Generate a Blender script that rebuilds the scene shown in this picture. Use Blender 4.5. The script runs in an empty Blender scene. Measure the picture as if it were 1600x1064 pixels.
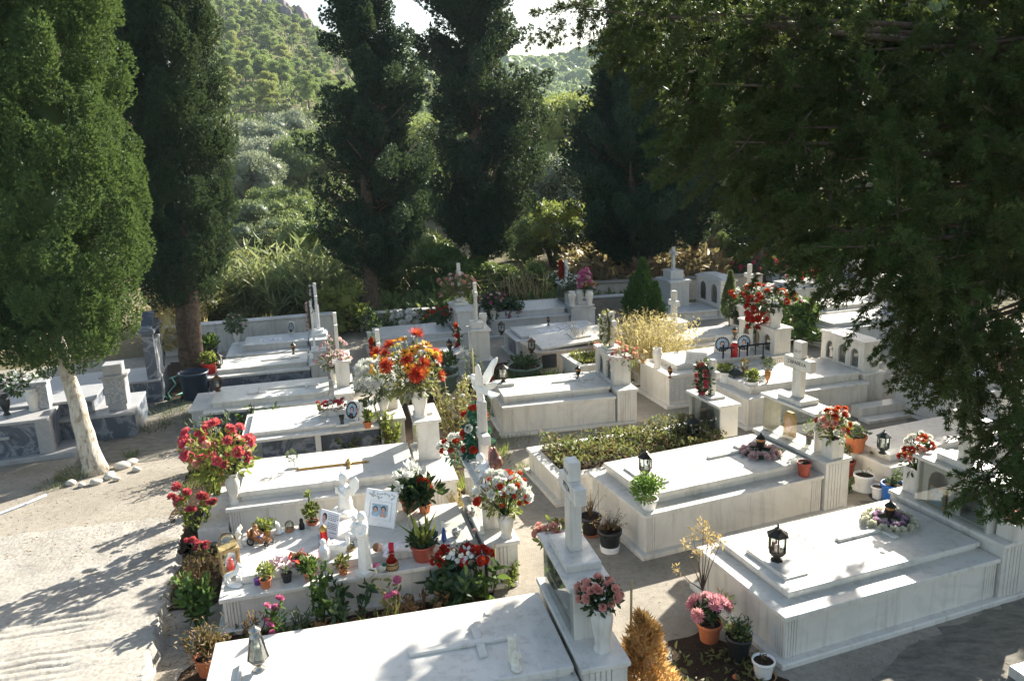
import bpy, math, random
import numpy as np
from mathutils import Vector, Matrix
C = bpy.context.scene.collection
random.seed(7); RNG = np.random.default_rng(7)
R = math.radians
# ------------------------------------------------------------------ camera model (also used to find where things stand)
F, CH = 1220.0, 4.0
_p, _r = math.atan(290/1220.0), R(2.2)
_fw = np.array([0, math.cos(_p), -math.sin(_p)]); _ri0 = np.array([1., 0, 0]); _up0 = np.cross(_ri0, _fw)
_ri = math.cos(_r)*_ri0 - math.sin(_r)*_up0; _up = math.cos(_r)*_up0 + math.sin(_r)*_ri0
def ray(x, y):
    d = _fw*F + _ri*(x-800) - _up*(y-532); return d/np.linalg.norm(d)
def G(x, y, z=0.0):
    d = ray(x, y); t = (z-CH)/d[2]; return np.array([0, 0, CH]) + t*d
def at(x, y, Y):
    d = ray(x, y); return np.array([0, 0, CH]) + d*(Y/d[1])

# ------------------------------------------------------------------ materials
def newmat(name):
    m = bpy.data.materials.new(name); m.use_nodes = True
    nt = m.node_tree; nt.nodes.clear()
    out = nt.nodes.new('ShaderNodeOutputMaterial')
    return m, nt, out
def N(nt, t, **kw):
    n = nt.nodes.new(t)
    for k, v in kw.items():
        if k in n.inputs: n.inputs[k].default_value = v
        else: setattr(n, k, v)
    return n
def L(nt, a, b): nt.links.new(a, b)
def col(c): return (c[0], c[1], c[2], 1)
def ramp(nt, fac, stops):
    r = nt.nodes.new('ShaderNodeValToRGB')
    e = r.color_ramp.elements
    while len(e) > len(stops): e.remove(e[-1])
    while len(e) < len(stops): e.new(0.5)
    for i, (p, c) in enumerate(stops): e[i].position = p; e[i].color = col(c)
    L(nt, fac, r.inputs['Fac']); return r.outputs['Color']
def mixc(nt, fac, a, b, mode='MIX'):
    m = nt.nodes.new('ShaderNodeMix'); m.data_type = 'RGBA'; m.blend_type = mode
    for sock, v in ((m.inputs[0], fac), (m.inputs[6], a), (m.inputs[7], b)):
        if hasattr(v, 'type') and hasattr(v, 'is_linked'): L(nt, v, sock)
        elif isinstance(v, (int, float)): sock.default_value = v
        else: sock.default_value = col(v)
    return m.outputs[2]
def noise(nt, scale, detail=4, rough=.55, coord='pos', dist=0.0):
    n = N(nt, 'ShaderNodeTexNoise', Scale=scale, Detail=detail, Roughness=rough, Distortion=dist)
    if coord == 'pos':
        g = nt.nodes.new('ShaderNodeNewGeometry'); L(nt, g.outputs['Position'], n.inputs['Vector'])
    elif coord == 'obj':
        g = nt.nodes.new('ShaderNodeTexCoord'); L(nt, g.outputs['Object'], n.inputs['Vector'])
    return n.outputs['Fac']
def bsdf(nt, out, color, rough=.6, spec=.4, metal=0.0, bump=None, bstr=.3, bdist=.01):
    b = N(nt, 'ShaderNodeBsdfPrincipled', Roughness=rough, Metallic=metal)
    b.inputs['Specular IOR Level'].default_value = spec
    if hasattr(color, 'is_linked'): L(nt, color, b.inputs['Base Color'])
    else: b.inputs['Base Color'].default_value = col(color)
    if bump is not None:
        bp = N(nt, 'ShaderNodeBump', Strength=bstr, Distance=bdist); L(nt, bump, bp.inputs['Height']); L(nt, bp.outputs[0], b.inputs['Normal'])
    L(nt, b.outputs[0], out.inputs['Surface']); return b
def plain(name, c, rough=.6, spec=.4, metal=0.0, var=.12, scale=30):
    m, nt, out = newmat(name)
    f = noise(nt, scale, 3)
    a = tuple(max(0, x*(1-var)) for x in c); b_ = tuple(min(1, x*(1+var)) for x in c)
    bsdf(nt, out, ramp(nt, f, [(.3, a), (.7, b_)]), rough, spec, metal, f, .15, .004)
    return m
def marble(name, base, vein, rough=.35, vscale=2.2, stain=(.55, .5, .4), amt=.5, stain_amt=.35):
    m, nt, out = newmat(name)
    n1 = noise(nt, vscale, 8, .62, dist=1.6)
    v = ramp(nt, n1, [(.42, base), (.495, vein), (.55, base)])
    c = mixc(nt, amt, base, v)
    n2 = noise(nt, .9, 5, .6)
    c = mixc(nt, ramp(nt, n2, [(.5, (0, 0, 0)), (.75, (stain_amt,)*3)]), c, mixc(nt, .5, c, stain))
    # weather streaks running down the stone
    g = nt.nodes.new('ShaderNodeNewGeometry'); mp = N(nt, 'ShaderNodeMapping'); mp.inputs['Scale'].default_value = (14, 14, .9)
    L(nt, g.outputs['Position'], mp.inputs['Vector'])
    n3 = N(nt, 'ShaderNodeTexNoise', Scale=1.0, Detail=5, Roughness=.6); L(nt, mp.outputs[0], n3.inputs['Vector'])
    c = mixc(nt, ramp(nt, n3.outputs['Fac'], [(.52, (0, 0, 0)), (.8, (stain_amt*.8,)*3)]), c, tuple(x*.72 for x in stain))
    n4 = noise(nt, 60, 2)
    b = bsdf(nt, out, c, rough, .35, 0, n4, .06, .002)
    return m
def foliage(name, c1, c2, c3=None, trans=.3, nscale=1.5, rough=.55, spec=.25):
    m, nt, out = newmat(name)
    g = nt.nodes.new('ShaderNodeNewGeometry')
    c = mixc(nt, g.outputs['Random Per Island'], c1, c2)
    f = noise(nt, nscale, 3)
    c = mixc(nt, ramp(nt, f, [(.35, (0, 0, 0)), (.7, (.75,)*3)]), c, c3 or tuple(x*.7 for x in c1))
    b = N(nt, 'ShaderNodeBsdfPrincipled', Roughness=rough); b.inputs['Specular IOR Level'].default_value = spec
    L(nt, c, b.inputs['Base Color'])
    t = N(nt, 'ShaderNodeBsdfTranslucent'); L(nt, mixc(nt, .35, c, (.25, .3, .05)), t.inputs['Color'])
    mx = N(nt, 'ShaderNodeMixShader'); mx.inputs[0].default_value = trans
    L(nt, b.outputs[0], mx.inputs[1]); L(nt, t.outputs[0], mx.inputs[2]); L(nt, mx.outputs[0], out.inputs['Surface'])
    return m
def petal(name, c1, c2, trans=.35): return foliage(name, c1, c2, tuple(.5*(a+b) for a, b in zip(c1, c2)), trans, 8, .6, .2)
def glass(name, tint=(.9, .97, .95), refl=.5):
    m, nt, out = newmat(name)
    fr = N(nt, 'ShaderNodeFresnel', IOR=1.5)
    t = N(nt, 'ShaderNodeBsdfTransparent'); t.inputs['Color'].default_value = col(tint)
    gl = N(nt, 'ShaderNodeBsdfGlossy', Roughness=.03)
    ma = N(nt, 'ShaderNodeMath', operation='MULTIPLY_ADD'); L(nt, fr.outputs[0], ma.inputs[0]); ma.inputs[1].default_value = 1.0; ma.inputs[2].default_value = refl*.12
    mx = N(nt, 'ShaderNodeMixShader'); L(nt, ma.outputs[0], mx.inputs[0]); L(nt, t.outputs[0], mx.inputs[1]); L(nt, gl.outputs[0], mx.inputs[2])
    L(nt, mx.outputs[0], out.inputs['Surface']); return m

M = {}
M['marble'] = marble('white_marble', (.69, .655, .585), (.50, .48, .44), vscale=1.1, amt=.35, stain=(.40, .34, .25), stain_amt=.72)
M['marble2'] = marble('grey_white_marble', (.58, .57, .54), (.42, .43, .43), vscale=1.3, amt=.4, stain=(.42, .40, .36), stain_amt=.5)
M['marble_old'] = marble('weathered_marble', (.66, .64, .58), (.46, .44, .40), rough=.55, stain=(.34, .29, .21), stain_amt=.7)
M['marble_brown'] = marble('brown_stained_stone', (.50, .43, .35), (.36, .31, .26), rough=.7, stain=(.25, .19, .13), stain_amt=.7)
M['marble_blue'] = marble('dark_blue_grey_marble', (.085, .10, .125), (.42, .43, .45), rough=.3, vscale=1.7, stain=(.1, .11, .12), amt=.5)
M['marble_grey'] = marble('mottled_grey_marble', (.40, .40, .40), (.2, .21, .22), vscale=7, amt=.9)
M['terrazzo'] = marble('stone_trim', (.36, .355, .35), (.26, .26, .26), vscale=5)
M['plaster'] = plain('white_plaster', (.78, .77, .74), .75, .2, 0, .05)
M['statue'] = plain('white_painted_plaster', (.80, .78, .72), .6, .3, 0, .06)
M['ceramic'] = plain('white_ceramic', (.82, .81, .78), .3, .5, 0, .04)
M['black'] = plain('black_plastic', (.022, .023, .024), .4, .4)
M['pot_dark'] = plain('dark_green_plastic', (.02, .028, .025), .45, .4)
M['terra'] = plain('terracotta', (.52, .17, .075), .7, .2, 0, .12)
M['redplastic'] = plain('red_brown_plastic', (.36, .075, .045), .45, .4)
M['redpot'] = plain('bright_red_plastic', (.55, .03, .02), .4, .4)
M['blue'] = plain('blue_plastic', (.03, .14, .46), .4, .4)
M['bluedark'] = plain('dark_blue_plastic', (.02, .035, .06), .4, .4)
M['bronze'] = plain('dark_bronze', (.055, .048, .038), .4, .5, .75, .3)
M['rust'] = plain('rusty_iron', (.12, .065, .035), .7, .3, .3, .4)
M['nickel'] = plain('tarnished_nickel', (.32, .31, .28), .3, .5, .9, .3)
M['brass'] = plain('old_brass', (.42, .26, .08), .35, .5, .85, .25)
M['goldwood'] = plain('gilded_wood', (.42, .28, .12), .5, .4, .25, .25)
M['iron'] = plain('black_iron', (.015, .017, .017), .5, .4, .3)
M['soil'] = plain('dark_soil', (.045, .030, .020), .95, .1, 0, .5, 60)
M['basket'] = plain('woven_basket', (.42, .27, .13), .8, .2, 0, .3, 80)
M['skin'] = plain('doll_skin', (.62, .38, .28), .7, .2)
M['cloth_w'] = plain('doll_white_cloth', (.72, .66, .66), .9, .1)
M['cloth_r'] = plain('red_cloth', (.5, .03, .05), .9, .1)
M['organza'] = plain('pale_pink_organza', (.72, .55, .56), .6, .3)
M['paper'] = plain('white_card', (.80, .79, .80), .6, .2, 0, .03)
M['ink'] = plain('dark_lettering', (.05, .05, .06), .6, .2)
M['inkgrey'] = plain('worn_grey_lettering', (.28, .27, .26), .7, .2)
M['photo_dark'] = plain('dark_photo_print', (.03, .03, .05), .4, .3, 0, .5, 40)
M['photo_blue'] = plain('pale_blue_photo_print', (.35, .50, .62), .4, .3, 0, .3, 40)
M['photo_skin'] = plain('skin_photo_print', (.55, .33, .25), .4, .3, 0, .2, 40)
M['redglass'] = plain('red_votive_glass', (.55, .012, .01), .15, .6)
M['ivory'] = plain('ivory_wax', (.75, .70, .58), .5, .3)
M['amber'] = plain('amber_glass', (.45, .2, .05), .2, .5)
M['brownstat'] = plain('brown_varnished_resin', (.16, .06, .035), .3, .5, 0, .3)
M['pinkresin'] = plain('pink_resin', (.62, .25, .22), .4, .4)
M['toy_brown'] = plain('toy_brown_plastic', (.25, .11, .045), .4, .4)
M['toy_blue'] = plain('toy_blue_plastic', (.05, .09, .3), .4, .4)
M['stone'] = plain('whitewashed_stone', (.50, .47, .41), .8, .2, 0, .12, 12)
M['wood'] = plain('grey_wood', (.22, .17, .12), .85, .15, 0, .25)
M['bamboo'] = plain('bamboo_cane', (.45, .34, .17), .7, .2)
M['hose_w'] = plain('pale_blue_hose', (.52, .58, .68), .5, .3)
M['hose_g'] = plain('green_hose', (.10, .38, .27), .4, .4)
M['photo_hair'] = plain('dark_hair_print', (.035, .015, .015), .5, .3, 0, .3, 60)
M['photo_sky'] = plain('faded_photo_print', (.30, .42, .50), .4, .3, 0, .3, 30)
M['toy_skin'] = plain('toy_tan_plastic', (.42, .20, .10), .5, .3, 0, .2)
M['ribbon'] = plain('glossy_red_ribbon', (.62, .035, .02), .3, .5, 0, .1)
M['violet'] = plain('violet_plastic', (.12, .04, .22), .4, .4)
M['glass'] = glass('clear_glass')
M['glassdim'] = glass('dusty_glass', (.88, .93, .90), 1.2)
M['mirror'] = plain('niche_backing', (.40, .40, .36), .3, .5, 0, .25, 6)
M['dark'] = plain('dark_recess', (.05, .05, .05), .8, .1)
# foliage
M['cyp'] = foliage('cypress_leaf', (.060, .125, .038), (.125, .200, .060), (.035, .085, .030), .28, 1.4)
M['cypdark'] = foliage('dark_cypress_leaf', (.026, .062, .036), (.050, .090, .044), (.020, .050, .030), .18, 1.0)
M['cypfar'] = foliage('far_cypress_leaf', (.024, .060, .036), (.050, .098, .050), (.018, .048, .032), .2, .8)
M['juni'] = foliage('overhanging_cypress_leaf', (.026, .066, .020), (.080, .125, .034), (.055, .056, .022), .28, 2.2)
M['thuja'] = foliage('thuja_leaf', (.060, .15, .030), (.10, .20, .05), None, .35, 4)
M['leaf'] = foliage('fresh_leaf', (.06, .13, .03), (.12, .20, .05), None, .4, 6)
M['leafdark'] = foliage('dark_glossy_leaf', (.020, .060, .025), (.05, .10, .04), None, .3, 6, .4, .4)
M['leafyel'] = foliage('yellow_green_leaf', (.19, .24, .05), (.34, .36, .10), None, .45, 8)
M['leafgrey'] = foliage('grey_green_leaf', (.10, .14, .08), (.18, .22, .13), None, .35, 6)
M['leafmix'] = foliage('cover_leaf', (.10, .16, .05), (.26, .28, .12), (.16, .10, .05), .4, 7)
M['redleaf'] = foliage('reddish_leaf', (.25, .10, .07), (.12, .15, .05), None, .4, 7)
M['dry'] = foliage('dry_straw', (.52, .40, .18), (.68, .56, .30), (.42, .32, .15), .4, 5)
M['drybrown'] = foliage('dry_brown_leaf', (.24, .14, .07), (.38, .24, .12), None, .3, 6)
M['dryorange'] = foliage('dead_orange_thuja', (.74, .38, .15), (.88, .56, .26), None, .6, 6)
M['drypale'] = foliage('dry_pale_leaf', (.62, .42, .18), (.78, .60, .32), None, .4, 6)
M['olive'] = foliage('olive_leaf', (.24, .28, .19), (.42, .44, .33), None, .3, 2)
M['reed'] = foliage('reed_leaf', (.10, .19, .07), (.36, .40, .20), (.32, .28, .14), .45, 1.2)
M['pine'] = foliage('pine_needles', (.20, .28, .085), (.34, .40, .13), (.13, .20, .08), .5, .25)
M['pinelight'] = foliage('bright_pine_needles', (.34, .38, .10), (.46, .48, .17), None, .4, .6)  # yellow-green needles, brighter than the other pines
M['shrub'] = foliage('shrub_leaf', (.13, .19, .055), (.29, .33, .12), (.07, .12, .045), .35, 1.5)
M['brush'] = foliage('dry_brush', (.30, .21, .11), (.42, .32, .18), (.24, .16, .09), .3, 1.5)
M['bark'] = plain('cypress_bark', (.13, .095, .07), .95, .1, 0, .4, 14)
M['teal'] = foliage('teal_cloth_leaf', (.012, .11, .075), (.03, .17, .12), None, .2, 6)
M['basil'] = foliage('basil_leaf', (.11, .24, .04), (.22, .34, .08), None, .4, 9)
M['potgreen'] = plain('grey_green_plastic', (.12, .17, .14), .5, .3)
# petals
M['p_red'] = petal('red_petal', (.50, .010, .012), (.62, .03, .03))
M['p_crim'] = petal('crimson_petal', (.62, .03, .10), (.74, .16, .24))
M['p_pink'] = petal('pink_petal', (.82, .34, .31), (.90, .52, .48), .5)
M['p_lpink'] = petal('pale_pink_petal', (.76, .48, .50), (.84, .64, .65))
M['p_hot'] = petal('hot_pink_petal', (.62, .10, .30), (.74, .25, .45))
M['p_mum'] = petal('pink_chrysanthemum_petal', (.70, .22, .32), (.84, .48, .52))
M['p_white'] = petal('white_petal', (.80, .79, .74), (.84, .83, .80))
M['p_cream'] = petal('cream_petal', (.76, .72, .58), (.82, .78, .68))
M['p_orange'] = petal('orange_petal', (.78, .28, .02), (.86, .46, .06))
M['p_yellow'] = petal('yellow_petal', (.80, .55, .05), (.86, .66, .15))
M['p_lilac'] = petal('lilac_petal', (.60, .36, .58), (.72, .52, .70))

# ------------------------------------------------------------------ mesh builder
def setmesh(name, V, polys_idx, sizes, mats, mi=None, smooth=None):
    me = bpy.data.meshes.new(name)
    V = np.asarray(V, dtype=np.float32); idx = np.asarray(polys_idx, dtype=np.int32); sizes = np.asarray(sizes, dtype=np.int32)
    me.vertices.add(len(V)); me.vertices.foreach_set('co', V.ravel())
    me.loops.add(len(idx)); me.loops.foreach_set('vertex_index', idx)
    me.polygons.add(len(sizes)); st = np.zeros(len(sizes), dtype=np.int32); st[1:] = np.cumsum(sizes)[:-1]
    me.polygons.foreach_set('loop_start', st)
    if mi is not None: me.polygons.foreach_set('material_index', np.asarray(mi, dtype=np.int32))
    if smooth is not None: me.polygons.foreach_set('use_smooth', np.asarray(smooth, dtype=bool))
    for m in mats: me.materials.append(m)
    me.update(calc_edges=True)
    return me
def link(name, me, parent=None, loc=None, rot=None, scale=None):
    o = bpy.data.objects.new(name, me); C.objects.link(o)
    if parent: o.parent = parent
    if loc is not None: o.location = loc
    if rot is not None: o.rotation_euler = rot
    if scale is not None: o.scale = scale
    return o
def tag(o, label=None, cat=None, group=None, kind=None):
    if label: o['label'] = label
    if cat: o['category'] = cat
    if group: o['group'] = group
    if kind: o['kind'] = kind
    return o
def thing(name, label, cat, loc=(0, 0, 0), rz=0.0, group=None, scale=1.0):
    o = bpy.data.objects.new(name, None); C.objects.link(o); o.empty_display_size = .1
    o.location = loc; o.rotation_euler = (0, 0, rz); o.scale = (scale,)*3
    return tag(o, label, cat, group)
class MB:
    def __init__(s): s.v = []; s.i = []; s.n = []; s.m = []; s.s = []
    def add(s, V, Fc, mi=0, smooth=False, M_=None):
        b = len(s.v)
        if M_ is not None: V = [tuple(M_ @ Vector(p)) for p in V]
        s.v.extend([tuple(p) for p in V])
        for f in Fc:
            s.i.extend([b+k for k in f]); s.n.append(len(f)); s.m.append(mi); s.s.append(smooth)
        return s
    def box(s, x0, x1, y0, y1, z0, z1, mi=0, c=.004, M_=None):
        if x1 < x0: x0, x1 = x1, x0
        if y1 < y0: y0, y1 = y1, y0
        c = min(c, (x1-x0)*.3, (y1-y0)*.3, (z1-z0)*.3)
        lo, hi = (x0, y0, z0), (x1, y1, z1)
        V = []; idx = {}
        for sx in (0, 1):
            for sy in (0, 1):
                for sz in (0, 1):
                    for ax in range(3):
                        p = []
                        for k, sg in enumerate((sx, sy, sz)):
                            full = (lo, hi)[sg][k]; p.append(full if k == ax else full + (c if sg == 0 else -c))
                        idx[(sx, sy, sz, ax)] = len(V); V.append(tuple(p))
        Fc = []
        def q(*k): return [idx[t] for t in k]
        for ax in range(3):
            o = [a for a in range(3) if a != ax]
            for sg in (0, 1):
                def key(a, b):
                    k = [0, 0, 0]; k[ax] = sg; k[o[0]] = a; k[o[1]] = b; return tuple(k)+(ax,)
                f = q(key(0, 0), key(1, 0), key(1, 1), key(0, 1))
                if (sg == 0) ^ (ax == 1): f = f[::-1]
                Fc.append(f)
            for a in (0, 1):
                for b in (0, 1):
                    def k2(t, face):
                        k = [0, 0, 0]; k[ax] = t; k[o[0]] = a; k[o[1]] = b; return tuple(k)+(face,)
                    f = q(k2(0, o[0]), k2(1, o[0]), k2(1, o[1]), k2(0, o[1]))
                    if (a ^ b) ^ (ax == 1): pass
                    else: f = f[::-1]
                    Fc.append(f)
        for sx in (0, 1):
            for sy in (0, 1):
                for sz in (0, 1):
                    f = q((sx, sy, sz, 0), (sx, sy, sz, 1), (sx, sy, sz, 2))
                    if (sx+sy+sz) % 2 == 0: f = f[::-1]
                    Fc.append(f)
        return s.add(V, Fc, mi, False, M_)
    def lathe(s, prof, at=(0, 0, 0), seg=20, mi=0, M_=None, sx=1, sy=1, smooth=True, cap=True, square=0.0, phase=0.0):
        V = []; Fc = []
        for (r, z) in prof:
            for k in range(seg):
                a = 2*math.pi*k/seg+phase; V.append((at[0]+sx*r*math.cos(a), at[1]+sy*r*math.sin(a), at[2]+z))
        n = len(prof)
        for j in range(n-1):
            for k in range(seg):
                k2 = (k+1) % seg; Fc.append((j*seg+k, j*seg+k2, (j+1)*seg+k2, (j+1)*seg+k))
        s.add(V, Fc, mi, smooth, M_)
        if cap:
            s.add(V[:seg][::-1], [tuple(range(seg))], mi, False, M_); s.add(V[-seg:], [tuple(range(seg))], mi, False, M_)
        return s
    def tube(s, pts, rads, seg=6, mi=0, M_=None, smooth=True):
        pts = [Vector(p) for p in pts]
        if isinstance(rads, (int, float)): rads = [rads]*len(pts)
        V = []; Fc = []; ref = None
        for i, p in enumerate(pts):
            d = (pts[min(i+1, len(pts)-1)] - pts[max(i-1, 0)])
            d = d.normalized() if d.length > 1e-9 else Vector((0, 0, 1))
            if ref is None: ref = Vector((1, 0, 0)) if abs(d.x) < .8 else Vector((0, 1, 0))
            u = ref - d*ref.dot(d); u = u.normalized() if u.length > 1e-6 else d.orthogonal().normalized(); w = d.cross(u); ref = u
            for k in range(seg):
                a = 2*math.pi*k/seg; V.append(tuple(p + (u*math.cos(a)+w*math.sin(a))*rads[i]))
        for j in range(len(pts)-1):
            for k in range(seg):
                k2 = (k+1) % seg; Fc.append((j*seg+k, j*seg+k2, (j+1)*seg+k2, (j+1)*seg+k))
        Fc.append(tuple(range(seg))[::-1]); Fc.append(tuple(range((len(pts)-1)*seg, len(pts)*seg)))
        return s.add(V, Fc, mi, smooth, M_)
    def ball(s, c, r, mi=0, seg=12, rings=8, M_=None):
        if isinstance(r, (int, float)): r = (r, r, r)
        prof = []
        V = []; Fc = []
        for j in range(rings+1):
            t = math.pi*j/rings
            for k in range(seg):
                a = 2*math.pi*k/seg
                V.append((c[0]+r[0]*math.sin(t)*math.cos(a), c[1]+r[1]*math.sin(t)*math.sin(a), c[2]-r[2]*math.cos(t)))
        for j in range(rings):
            for k in range(seg):
                k2 = (k+1) % seg; Fc.append((j*seg+k, j*seg+k2, (j+1)*seg+k2, (j+1)*seg+k))
        return s.add(V, Fc, mi, True, M_)
    def prism(s, poly, axis, a0, a1, mi=0, M_=None):
        # poly: 2D outline; axis 'x': poly is (y,z) extruded from x=a0 to a1; 'y': (x,z); 'z': (x,y)
        def P(p, a): return {'x': (a, p[0], p[1]), 'y': (p[0], a, p[1]), 'z': (p[0], p[1], a)}[axis]
        n = len(poly); V = [P(p, a0) for p in poly]+[P(p, a1) for p in poly]
        Fc = [tuple(range(n))[::-1], tuple(range(n, 2*n))]+[(k, (k+1) % n, n+(k+1) % n, n+k) for k in range(n)]
        return s.add(V, Fc, mi, False, M_)
    def build(s, name, mats, parent=None, loc=None, rot=None):
        if not isinstance(mats, (list, tuple)): mats = [mats]
        mats = [M[m] if isinstance(m, str) else m for m in mats]
        return link(name, setmesh(name, s.v, s.i, s.n, mats, s.m, s.s), parent, loc, rot)
def remesh(o, vox=.006, smooth=2):
    r = o.modifiers.new('fuse', 'REMESH'); r.mode = 'VOXEL'; r.voxel_size = vox; r.use_smooth_shade = True
    if smooth:
        sm = o.modifiers.new('soften', 'SMOOTH'); sm.iterations = smooth; sm.factor = .5
    return o
# ------------------------------------------------------------------ leaf clouds (numpy)
def T_needle(n=3, w=.16, spread=.5):   # a small feathery spray, pointing +Z, unit length
    V = []; Fc = []
    rg = np.random.default_rng(3)
    for k in range(n):
        a = 2*math.pi*k/n + .4; t = spread*(.6+.5*rg.random()); dx, dy = math.sin(t)*math.cos(a), math.sin(t)*math.sin(a); dz = math.cos(t)
        l = .75+.3*rg.random(); px, py = -math.sin(a)*w, math.cos(a)*w; b = len(V)
        V += [(0, 0, 0), (dx*l*.5+px, dy*l*.5+py, dz*l*.5), (dx*l, dy*l, dz*l), (dx*l*.5-px, dy*l*.5-py, dz*l*.5)]
        Fc.append((b, b+1, b+2, b+3))
    return np.array(V), Fc
def T_leaf(w=.45, fold=.12):           # one oval leaf, base at origin, pointing +Z, facing +Y
    V = [(0, 0, 0), (w*.5, -fold, .35), (w*.36, -fold*.6, .75), (0, .06, 1), (-w*.36, -fold*.6, .75), (-w*.5, -fold, .35), (0, .04, .5)]
    return np.array(V), [(0, 1, 2, 6), (6, 2, 3, 4), (0, 6, 4, 5)]
def T_blade(w=.06):
    V = [(-w*.5, 0, 0), (w*.5, 0, 0), (w*.45, .04, .5), (-w*.45, .04, .5), (0, .22, 1)]
    return np.array(V), [(0, 1, 2, 3), (3, 2, 4)]
def cloud(P, D, S, tmpl, roll=None, jitter=0.0, rng=RNG):
    P = np.asarray(P, float); D = np.asarray(D, float); n = len(P)
    D = D/np.maximum(np.linalg.norm(D, axis=1, keepdims=True), 1e-9)
    S = np.broadcast_to(np.asarray(S, float), (n,))
    ref = np.where(np.abs(D[:, 2:3]) < .9, np.array([[0, 0, 1.]]), np.array([[1., 0, 0]]))
    U = np.cross(ref, D); U /= np.maximum(np.linalg.norm(U, axis=1, keepdims=True), 1e-9); W = np.cross(D, U)
    a = rng.random(n)*2*np.pi if roll is None else np.full(n, roll)
    c, s_ = np.cos(a)[:, None], np.sin(a)[:, None]
    X = U*c+W*s_; Y = -U*s_+W*c
    T, Fc = tmpl
    V = P[:, None, :] + S[:, None, None]*(T[None, :, 0:1]*X[:, None, :] + T[None, :, 1:2]*Y[:, None, :] + T[None, :, 2:3]*D[:, None, :])
    return V, Fc
class Cloud:                            # gathers several leaf clouds into one mesh
    def __init__(s): s.V = []; s.I = []; s.N = []; s.MI = []; s.n = 0
    def add(s, P, D, S, tmpl, mi=0, roll=None, rng=RNG):
        if len(P) == 0: return s
        V, Fc = cloud(P, D, S, tmpl, roll, rng=rng); n, k = V.shape[0], V.shape[1]
        off = s.n + np.arange(n)*k
        flat = np.concatenate([np.array(f) for f in Fc]); sz = np.array([len(f) for f in Fc])
        s.V.append(V.reshape(-1, 3)); s.I.append((off[:, None]+flat[None, :]).ravel()); s.N.append(np.tile(sz, n)); s.MI.append(np.full(n*len(sz), mi))
        s.n += n*k; return s
    def raw(s, V, Fc, mi=0):
        V = np.asarray(V, float); flat = np.concatenate([np.array(f) for f in Fc]); sz = np.array([len(f) for f in Fc])
        s.V.append(V); s.I.append(flat+s.n); s.N.append(sz); s.MI.append(np.full(len(sz), mi)); s.n += len(V); return s
    def mesh(s, name, mats):
        mats = [M[m] if isinstance(m, str) else m for m in (mats if isinstance(mats, (list, tuple)) else [mats])]
        return setmesh(name, np.concatenate(s.V), np.concatenate(s.I), np.concatenate(s.N), mats, np.concatenate(s.MI), None)
    def build(s, name, mats, parent=None, loc=None): return link(name, s.mesh(name, mats), parent, loc)
def rdir(n, rng=RNG):
    d = rng.normal(size=(n, 3)); return d/np.linalg.norm(d, axis=1, keepdims=True)
def ellipsoid_pts(c, r, n, rng=RNG, shell=.25, up=.5, out=1.0, rnd=.5):
    d = rdir(n, rng); t = 1-shell*rng.random((n, 1))**1.5
    P = np.asarray(c)+d*np.asarray(r)*t
    D = d*out + np.array([0, 0, up]) + rdir(n, rng)*rnd
    return P, D
def lump(cl, c, r, rng=RNG, seg=9, rings=6, mi=0, k=.72):    # rough solid heart of a clump so that it has real depth
    V = []; Fc = []
    ph = rng.random(3)*6
    for j in range(rings+1):
        t = math.pi*j/rings
        for q in range(seg):
            a = 2*math.pi*q/seg; f = k*(1+.22*math.sin(3*a+ph[0])*math.sin(2*t+ph[1])+.1*rng.normal())
            V.append((c[0]+r[0]*f*math.sin(t)*math.cos(a), c[1]+r[1]*f*math.sin(t)*math.sin(a), c[2]-r[2]*f*math.cos(t)))
    for j in range(rings):
        for q in range(seg):
            q2 = (q+1) % seg; Fc.append((j*seg+q, j*seg+q2, (j+1)*seg+q2, (j+1)*seg+q))
    cl.raw(V, Fc, mi)
M['topiary'] = foliage('topiary_leaf', (.10, .15, .06), (.17, .21, .09), None, .35, 5)
M['rosebush'] = foliage('rose_leaf', (.14, .20, .07), (.32, .32, .14), (.34, .20, .09), .4, 9)
M['wallplaster'] = marble('whitewashed_wall', (.62, .59, .53), (.5, .47, .42), rough=.85, vscale=3, stain=(.12, .11, .09), amt=.4, stain_amt=.8)

m, nt, out = newmat('patchy_limewashed_bark')
g = nt.nodes.new('ShaderNodeNewGeometry'); mp = N(nt, 'ShaderNodeMapping'); mp.inputs['Scale'].default_value = (16, 16, 3.2); L(nt, g.outputs['Position'], mp.inputs['Vector'])
n1 = N(nt, 'ShaderNodeTexNoise', Scale=1.6, Detail=6, Roughness=.65, Distortion=.6); L(nt, mp.outputs[0], n1.inputs['Vector']); n2 = noise(nt, 7, 5, .65)
c = ramp(nt, n1.outputs['Fac'], [(.34, (.22, .17, .12)), (.46, (.50, .45, .36)), (.65, (.62, .58, .50))])
c = mixc(nt, ramp(nt, n2, [(.52, (0, 0, 0)), (.66, (.75,)*3)]), c, (.27, .215, .15))
bsdf(nt, out, c, .95, .1, 0, n1.outputs['Fac'], .9, .035); M['limewash'] = m

M['inkpale'] = plain('worn_pale_lettering', (.40, .39, .36), .7, .2)

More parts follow.
